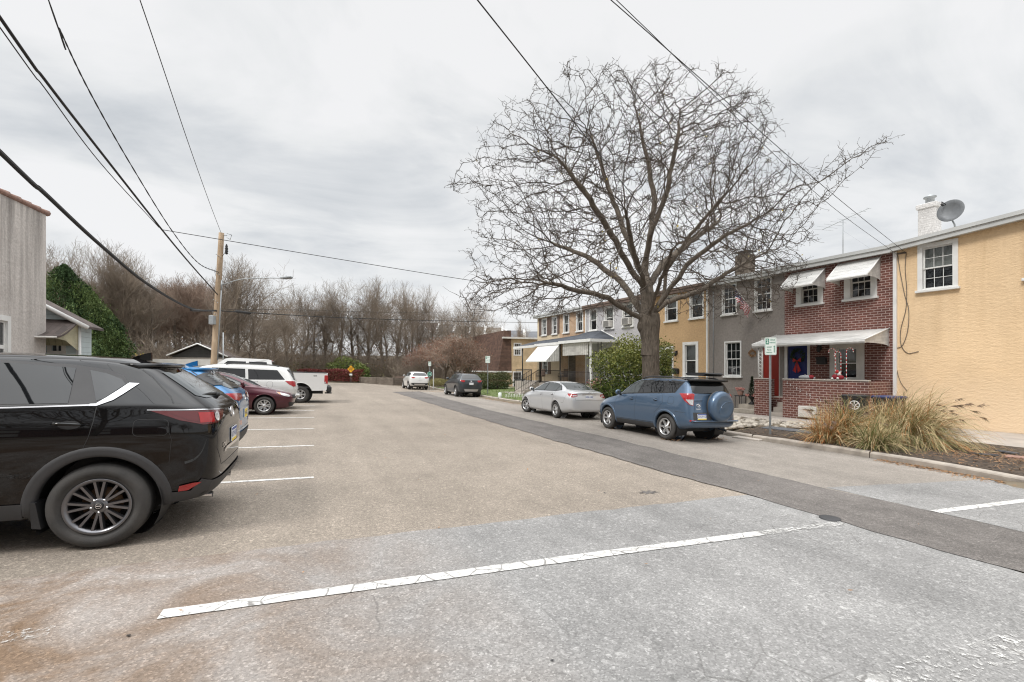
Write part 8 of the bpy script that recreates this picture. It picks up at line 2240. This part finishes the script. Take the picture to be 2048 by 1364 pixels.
# yellow diamond
p = at(702, 740, 55.5); p.z = terrain(p.x, p.y); r = sign_root('warning_sign', 'yellow diamond warning sign above the red hedge', p)
zc_ = CH+(Y0-738)/F*55.5-p.z
b = MB(); b.tube([(0, 0, 0), (0, 0, zc_+.2)], .03, 6); b.build('sign_post', M['galv'], r)
fm = frame((0, -.04, zc_), (1, 0, 0)); hd = .46
b = MB(); b.prism([(hd, 0), (0, hd), (-hd, 0), (0, -hd)], -.004, .004, 0, fm); b.prism([(hd*.93, 0), (0, hd*.93), (-hd*.93, 0), (0, -hd*.93)], .0045, .006, 1, fm); b.prism([(hd*.88, 0), (0, hd*.88), (-hd*.88, 0), (0, -hd*.88)], .0065, .008, 0, fm)
s_ = b.build('sign_face', [M['sign_yellow'], M['black']], r)
text_obj('DEAD', .22, M['black'], 'sign_lettering', s_, fm @ Matrix.Translation((0, .11, .010)), .006); text_obj('END', .22, M['black'], 'sign_lettering', s_, fm @ Matrix.Translation((0, -.11, .010)), .006)
b = MB(); b.bbox(-.17, .17, -.05, -.035, zc_-.78, zc_-.58, .004); b.build('small_plaque', M['sign_white'], r)
# parking signs
def parking_sign(p, ytop_y, ybot_y, Y, label, wd=.305, htm=.46, detail=True, face=0.):
    r = thing('parking_sign', label, 'sign', tuple(p), -math.atan2(SA, CA)+face, 'parking restriction signs along the kerb')
    zt = CH+(Y0-ytop_y)/F*Y-p.z; zb_ = CH+(Y0-ybot_y)/F*Y-p.z; h_ = zt-zb_
    b = MB(); b.prism([(-.03, -.012), (-.018, .02), (.018, .02), (.03, -.012), (.02, -.012), (.012, .008), (-.012, .008), (-.02, -.012)], -.1, zt-.03, 0); b.build('sign_post', M['galv'], r)
    fm = frame((0, -.03, (zt+zb_)/2), (1, 0, 0)); w2_ = h_*wd/htm; b = MB()
    b.prism(rrect(0, 0, w2_, h_, w2_*.1), -.003, .003, 0, fm); s_ = b.build('sign_face', [M['sign_white']], r)
    b = MB(); bw = w2_*.012
    for q in ((-w2_*.45, w2_*.45, h_*.462, h_*.462+bw), (-w2_*.45, w2_*.45, -h_*.462-bw, -h_*.462), (-w2_*.45, -w2_*.45+bw, -h_*.46, h_*.46), (w2_*.45-bw, w2_*.45, -h_*.46, h_*.46)): b.box(q[0], q[1], q[2], q[3], .0035, .0045, 0, fm)
    b.box(-w2_*.42, -w2_*.15, h_*.10, h_*.43, .0035, .0045, 0, fm)
    b.box(w2_*.27, w2_*.34, -h_*.36, -h_*.02, .0035, .0045, 0, fm); b.prism([(w2_*.22, -h_*.02), (w2_*.39, -h_*.02), (w2_*.305, h_*.04)], .0035, .0045, 0, fm)
    b.build('sign_border', M['green'], s_)
    T = lambda t, x, y, sz, m, bo=.002: text_obj(t, sz*h_, m, 'sign_lettering', s_, fm @ Matrix.Translation((x*w2_, y*h_, .006)), bo, 'CENTER', .8)
    T('2', -.285, .265, .30, M['sign_white'], .004)
    if detail:
        T('HOUR', .14, .35, .13, M['green'], .001); T('PARKING', .15, .20, .10, M['green'], .001)
        T('EXCEPT', -.12, -.06, .105, M['green'], .001); T('Permit', -.12, -.21, .11, M['green'], .001); T('PARKING', -.12, -.36, .10, M['green'], .001)
    else:
        T('HOUR', .14, .32, .13, M['green'], .001); T('PARKING', -.10, -.2, .10, M['green'], .001)
    return r
p = gp(1540, 870); Yn = (p.x*SA+p.y*CA); parking_sign(p, 675, 710, Yn, 'green and white two hour parking sign on a steel post by the mulch bed')
p = at(975.5, 740, 33.8); p.z = terrain(p.x, p.y); parking_sign(p, 712, 726, 33.8, 'parking sign on a steel post just right of the dark grey crossover', detail=False)
p = at(859.5, 740, 45.5); p.z = terrain(p.x, p.y); r = parking_sign(p, 723, 732, 45.5, 'small pale parking sign at the far end of the kerb, above a green round board', detail=False)
zc_ = CH+(Y0-748)/F*45.5-p.z; fm = frame((0, -.045, zc_), (1, 0, 0)); b = MB(); b.lathe([(.26, -.004), (.26, .004), (0, .004)], 8, 0, fm, False); b.lathe([(.22, .005), (.22, .008), (0, .008)], 24, 1, fm, False); o = b.build('round_board', [M['sign_white'], M['green']], r)
text_obj('1:2', .2, M['sign_white'], 'sign_lettering', o, fm @ Matrix.Translation((0, 0, .010)), .004)
p = at(867, 740, 44.6); p.z = terrain(p.x, p.y); b = MB(); b.bbox(-.045, .045, -.045, .045, -.05, 1.95, .008); o = b.build('white_post', M['white']); o.location = p; tag(o, 'plain white post beside the russet maple', 'post')
p = at(446.5, 740, 30); p.z = terrain(p.x, p.y); b = MB(); b.tube([(0, 0, 0), (0, 0, CH+(Y0-665)/F*30-p.z)], .035, 8); o = b.build('steel_post', M['galv']); o.location = p; tag(o, 'thin grey steel post beside the utility pole', 'post')

# ------------------------------------------------------------------ utility pole and overhead lines
PY_ = 22.7
pb = at(424, 740, PY_); pb.z = terrain(pb.x, pb.y); pt = at(443, 466, PY_)
r = thing('utility_pole', 'leaning brown wooden utility pole with a street lamp arm', 'utility pole', tuple(pb))
d = pt-pb
def on(t, off=(0, 0, 0)): return pb+d*t+Vector(off)
rel = lambda v: tuple(Vector(v)-pb)
b = MB(); b.tube([rel(on(t)) for t in np.linspace(-.03, 1, 14)], [.165-.045*t for t in np.linspace(0, 1, 14)], 18); b.build('pole', M['wood_pole'], r)
rt = Vector((CA, -SA, 0)); fwd = Vector((SA, CA, 0))
def tz(y): return (CH+(Y0-y)/F*PY_-pb.z)/d.z
b = MB(); q = on(tz(641)); b.bbox(-.12, .12, -.11, .11, -.22, .22, .015, 0, Matrix.Translation(Vector(rel(q))-fwd*.24-rt*.05) @ Matrix.Rotation(-math.atan2(SA, CA), 4, 'Z')); b.build('equipment_box', M['galv'], r)
b = MB(); b.tube([rel(on(tz(720))+rt*.16), rel(on(tz(560))+rt*.15)], .03, 7); b.build('conduit', M['galv'], r)
a0 = on(tz(570))+rt*.14; tip = at(563, 556, PY_-.6); mid1 = a0+(tip-a0)*.3+Vector((0, 0, .16)); mid2 = a0+(tip-a0)*.62+Vector((0, 0, .13))
b = MB(); b.tube([rel(q) for q in smooth([a0, mid1, mid2, tip], 6)], .026, 8); b.tube([rel(a0-Vector((0, 0, .25))), rel(a0+Vector((0, 0, .2)))], .04, 8)
lamp = b.build('lamp_arm', M['galv'], r); dd = (tip-a0).normalized()
b = MB(); hd_ = frame(Vector(rel(tip+dd*.26)), dd, (0, 0, 1)); b.bbox(-.28, .28, -.05, .03, -.13, .13, .02, 0, hd_); b.bbox(-.1, .26, -.075, -.051, -.10, .10, .01, 1, hd_); b.tube([tuple(hd_ @ Vector((0, .03, 0))), tuple(hd_ @ Vector((0, .09, 0)))], .035, 8)
b.build('lamp_head', [M['galv'], M['glass_dark']], lamp)
b = MB(); q = on(.985); b.tube([rel(q), rel(q+rt*.28)], .018, 6); b.tube([rel(q+rt*.28+Vector((0, 0, .12))), rel(q+rt*.52+Vector((0, 0, .02))), rel(q+rt*.44-Vector((0, 0, .2))), rel(q+rt*.28-Vector((0, 0, .1)))], .02, 6); b.build('cutout_fuse', M['galv'], r)
b = MB(); q = on(tz(500))+rt*.30; b.lathe([(.03, -.22), (.07, -.18), (.05, -.12), (.08, -.06), (.05, 0), (.08, .06), (.05, .12), (.06, .18), (.02, .3)], 10, 0, Matrix.Translation(rel(q))); b.tube([rel(q), rel(on(tz(520)))], .012, 5); b.build('insulator', M['black'], r)
b = MB()
for k, y in enumerate((600, 545, 510, 625)):
    for j in range(3): qq = on(tz(y+j*3)); b.ball(rel(qq+rt*.1*(j-1)-fwd*.15), .025, 6, 4)
b.build('bolts', M['galv'], r)

def wire(name, label, pts, rad, sub=8, twist=0.):
    P = smooth(pts, sub); b = MB()
    if twist:
        for ph in (0, pi):
            Q = []
            for i in range(len(P)*4-3):
                f = i/4; k = min(int(f), len(P)-2); q = P[k].lerp(P[k+1], f-k); L = f*twist; Q.append(q+Vector((0, math.cos(L+ph)*rad, math.sin(L+ph)*rad)))
            b.tube(Q, rad*.8, 5)
    else: b.tube(P, rad, 6)
    c0 = P[0]; o = b.build(name, M['cable'], None, tuple(c0)); o.location = c0; tag(o, label, 'cable'); return o
def lw(x, y, p=-4.56):
    u = (x-1024)/F; Y = p/(CA*u+SA); return at(x, y, Y)
def ext(pts, k=1.2):
    a = Vector(pts[-1]); c = Vector(pts[-2]); dd = (a-c); return list(pts)+[a+dd.normalized()*9+Vector((0, 0, dd.normalized().z*2.))]
wire('overhead_cable', 'thick lowest black cable sagging from the pole to the left edge', ext([on(tz(622)), lw(384, 618), lw(300, 572), lw(200, 490), lw(90, 388), lw(0, 305)]), .034)
wire('overhead_cable', 'thin strand just above the lowest thick cable on the left', ext([on(tz(621))+Vector((0, 0, .02)), lw(384, 616), lw(300, 569), lw(200, 486), lw(90, 383), lw(0, 299)]), .012)
wire('overhead_cable', 'straight thick black cable from the pole to the upper left edge', ext([on(tz(590)), lw(380, 527), lw(322, 457), lw(200, 302), lw(90, 160), lw(0, 35)]), .026)
wire('overhead_cable', 'thin line running just under the straight thick cable', ext([lw(318, 455), lw(200, 325), lw(90, 177), lw(0, 55)]), .010)
wire('overhead_cable', 'twisted black cable, second from the top on the left', ext([on(tz(545)), lw(398, 527), lw(345, 463), lw(262, 330), lw(180, 185), lw(120, 60), lw(97, 0)]), .014, 8, 2.6)
A_ = on(.995); B_ = at(280, 0, 8.); wire('overhead_cable', 'thinnest line from the pole top to the upper edge', [A_, A_.lerp(B_, .33)+Vector((0, 0, -.12)), A_.lerp(B_, .66)+Vector((0, 0, -.12)), B_, B_+(B_-A_).normalized()*8], .009)
s0 = lw(322, 459); e0 = at(1285, 612, 25.2); wire('overhead_cable', 'service wire crossing the street from left to the tan house', [s0, at(640, 512, 16.8), at(930, 559, 19.6), at(1130, 587, 22.4), e0], .011)
b = MB(); b.tube(smooth([lw(322, 460), lw(312, 452), lw(306, 459), lw(312, 466), lw(322, 462)], 6), .008, 5); 
wire('overhead_cable', 'black twin line from the pole along the wood to the far right', [on(tz(620)), at(480, 624, 24.5), at(700, 636, 38), at(900, 642, 52), at(1060, 645, 66), at(1120, 645, 74)], .030); wire('overhead_cable', 'thin faint line above the black twin line by the wood', [on(tz(618)), at(600, 620, 30), at(850, 625, 46), at(1060, 618, 66), at(1120, 612, 74)], .010)
q0, q1 = at(470, 622, 24.2), at(502, 627, 25.6); b = MB(); b.tube([q0, q0.lerp(q1, .1), q0.lerp(q1, .9), q1], [.03, .075, .075, .03], 10); o = b.build('cable_splice', M['cable'], None, tuple(q0)); o.location = q0; tag(o, 'fat black splice case on the cable right of the pole', 'splice case')
q0, q1 = lw(380, 620), lw(404, 621); b = MB(); b.tube([q0, q0.lerp(q1, .2), q0.lerp(q1, .8), q1], [.02, .055, .055, .02], 8); o = b.build('cable_splice', M['cable'], None, tuple(q0)); o.location = q0; tag(o, 'smaller black splice case on the cable left of the pole', 'splice case')
e1 = Vector(h2w(HP-.05, *[hw(1812, 505)[0]], hw(1812, 505)[1])); st = at(1222, 0, 6.2); wire('overhead_cable', 'upper right service line to the yellow house corner', [st+(st-e1).normalized()*4, st, st.lerp(e1, .5)+Vector((0, 0, -.10)), e1], .0065)
e2 = Vector(h2w(HP-.05, *[hw(1795, 509)[0]], hw(1795, 509)[1])); st = at(1233, 0, 6.4); wire('overhead_cable', 'lower right service line to the brick house corner', [st+(st-e2).normalized()*4, st, st.lerp(e2, .5)+Vector((0, 0, -.30)), e2], .0055)
e3 = Vector(h2w(HP-.28, 15.4, 5.7)); st = at(955, 0, 7.); wire('overhead_cable', 'single line passing behind the big tree to the grey house', [st+(st-e3).normalized()*4, st, st.lerp(e3, .5)+Vector((0, 0, -.12)), e3], .011)

# ------------------------------------------------------------------ small ground things
q = gp(1660, 1039); b = MB(); b.lathe([(.11, -.02), (.11, .022), (.09, .024), (0, .024)], 20, 0); o = b.build('valve_cover', M['cladding']); o.location = (q.x, q.y, road(q.x, q.y)); tag(o, 'small dark round valve cover at the end of the white line', 'valve cover')
q = gp(1296, 985); pts = []
for k in range(22): t = 2*pi*k/22; rr = .10*(1+.6*math.sin(k*2.3)); pts.append((q.x+rr*math.cos(t)*1.3, q.y+rr*math.sin(t)*.8))
struct(sheet('oil_stain', pts, .0045, M['asphalt_dark'], .1, 0, bstep=.05), 'dark oil stain on the tan asphalt')
b = MB()
for k in range(9):
    x = .17*k; hh = .26+.1*((k*7) % 4)/4; b.tube([(x, 0, 0), (x+.03, 0, hh)], .011, 5)
    for j in range(3): b.tube([(x-.06, .01, hh*(.4+.25*j)), (x+.09, .01, hh*(.45+.25*j))], .008, 4)
q = gp(1012, 797); o = b.build('garden_border', M['white']); o.location = (q.x, q.y, terrain(q.x, q.y)); o.rotation_euler = (0, 0, -.45); tag(o, 'white ornamental border lettering standing in the lawn', 'border')
q = gp(1000, 796); b = MB(); b.lathe([(.10, 0), (.13, .1), (.12, .32), (.08, .36)], 8); o = b.build('lawn_ornament', M['sign_white']); o.location = (q.x, q.y, terrain(q.x, q.y)); tag(o, 'small pale lawn ornament left of the white border', 'ornament')
for x, y, a, lab in ((2015, 908, .3, 'broken dark slate lying on the mulch at the right edge'), (1965, 912, 1.2, 'dark slate piece on the mulch left of the broken one')):
    q = gp(x, y); b = MB(); b.prism([(random.uniform(.16, .3)*math.cos(t), random.uniform(.12, .22)*math.sin(t)) for t in np.linspace(0, 2*pi, 8, endpoint=False)], 0, .03); o = b.build('slate_slab', M['slate']); o.location = (q.x, q.y, terrain(q.x, q.y)+.03); o.rotation_euler = (.08, .1, a); tag(o, lab, 'slate')
for x, y, w2_, l2_, m, lab in ((1638, 850, .9, .7, 'white', 'pale concrete slab between the brick porch and the grasses'), (1580, 862, 1.5, .55, 'slate', 'grey slate stepping slab beside the river stones'), (1500, 872, .8, .5, 'concrete', 'weathered slab at the kerb beside the parking sign'), (2035, 918, .35, .3, 'terracotta', 'reddish flat stone on the mulch at the right edge')):
    q = gp(x, y); b = MB(); b.bbox(-l2_/2, l2_/2, -w2_/2, w2_/2, -.03, .035, .012); o = b.build('stepping_slab', M[m if m != 'white' else 'concrete']); o.location = (q.x, q.y, terrain(q.x, q.y)+.02); o.rotation_euler = (0, 0, HA+.05); tag(o, lab, 'slab')
b = MB(); 
for k in range(6): a = k*1.05; b.tube(smooth([(.25*math.cos(a), .2*math.sin(a), .03), (.1*math.cos(a+.4), .1*math.sin(a+.4), .16), (.2*math.cos(a+1.4), .25*math.sin(a+1.4), .04)]), .03, 6)
q = gp(1640, 868); o = b.build('black_hose', M['black']); o.location = (q.x, q.y, terrain(q.x, q.y)+.02); tag(o, 'coiled black hose on the mulch left of the grasses', 'hose')
# porch furniture under the far porch
for yy, lab in ((26.6, 'brown wicker chair on the peach house porch'), (29.6, 'brown wicker chair on the cream house porch')):
    c0 = (HP-1.3, yy, .5); b = MB()
    for dx, dy in ((-.22, -.22), (.22, -.22), (-.22, .22), (.22, .22)): b.tube([(c0[0]+dx, c0[1]+dy, c0[2]), (c0[0]+dx, c0[1]+dy, c0[2]+.42)], .02, 5)
    b.bbox(c0[0]-.26, c0[0]+.26, c0[1]-.26, c0[1]+.26, c0[2]+.42, c0[2]+.5, .02); b.bbox(c0[0]+.2, c0[0]+.27, c0[1]-.26, c0[1]+.26, c0[2]+.5, c0[2]+1., .03)
    for dy in (-.26, .26): b.tube([(c0[0]-.25, c0[1]+dy, c0[2]+.42), (c0[0]-.25, c0[1]+dy, c0[2]+.68), (c0[0]+.22, c0[1]+dy, c0[2]+.7)], .022, 6)
    hthing(b, 'porch_chair', M['wicker'] if 'wicker' in M else M['gutter_brown'], lab, 'chair', base=c0)
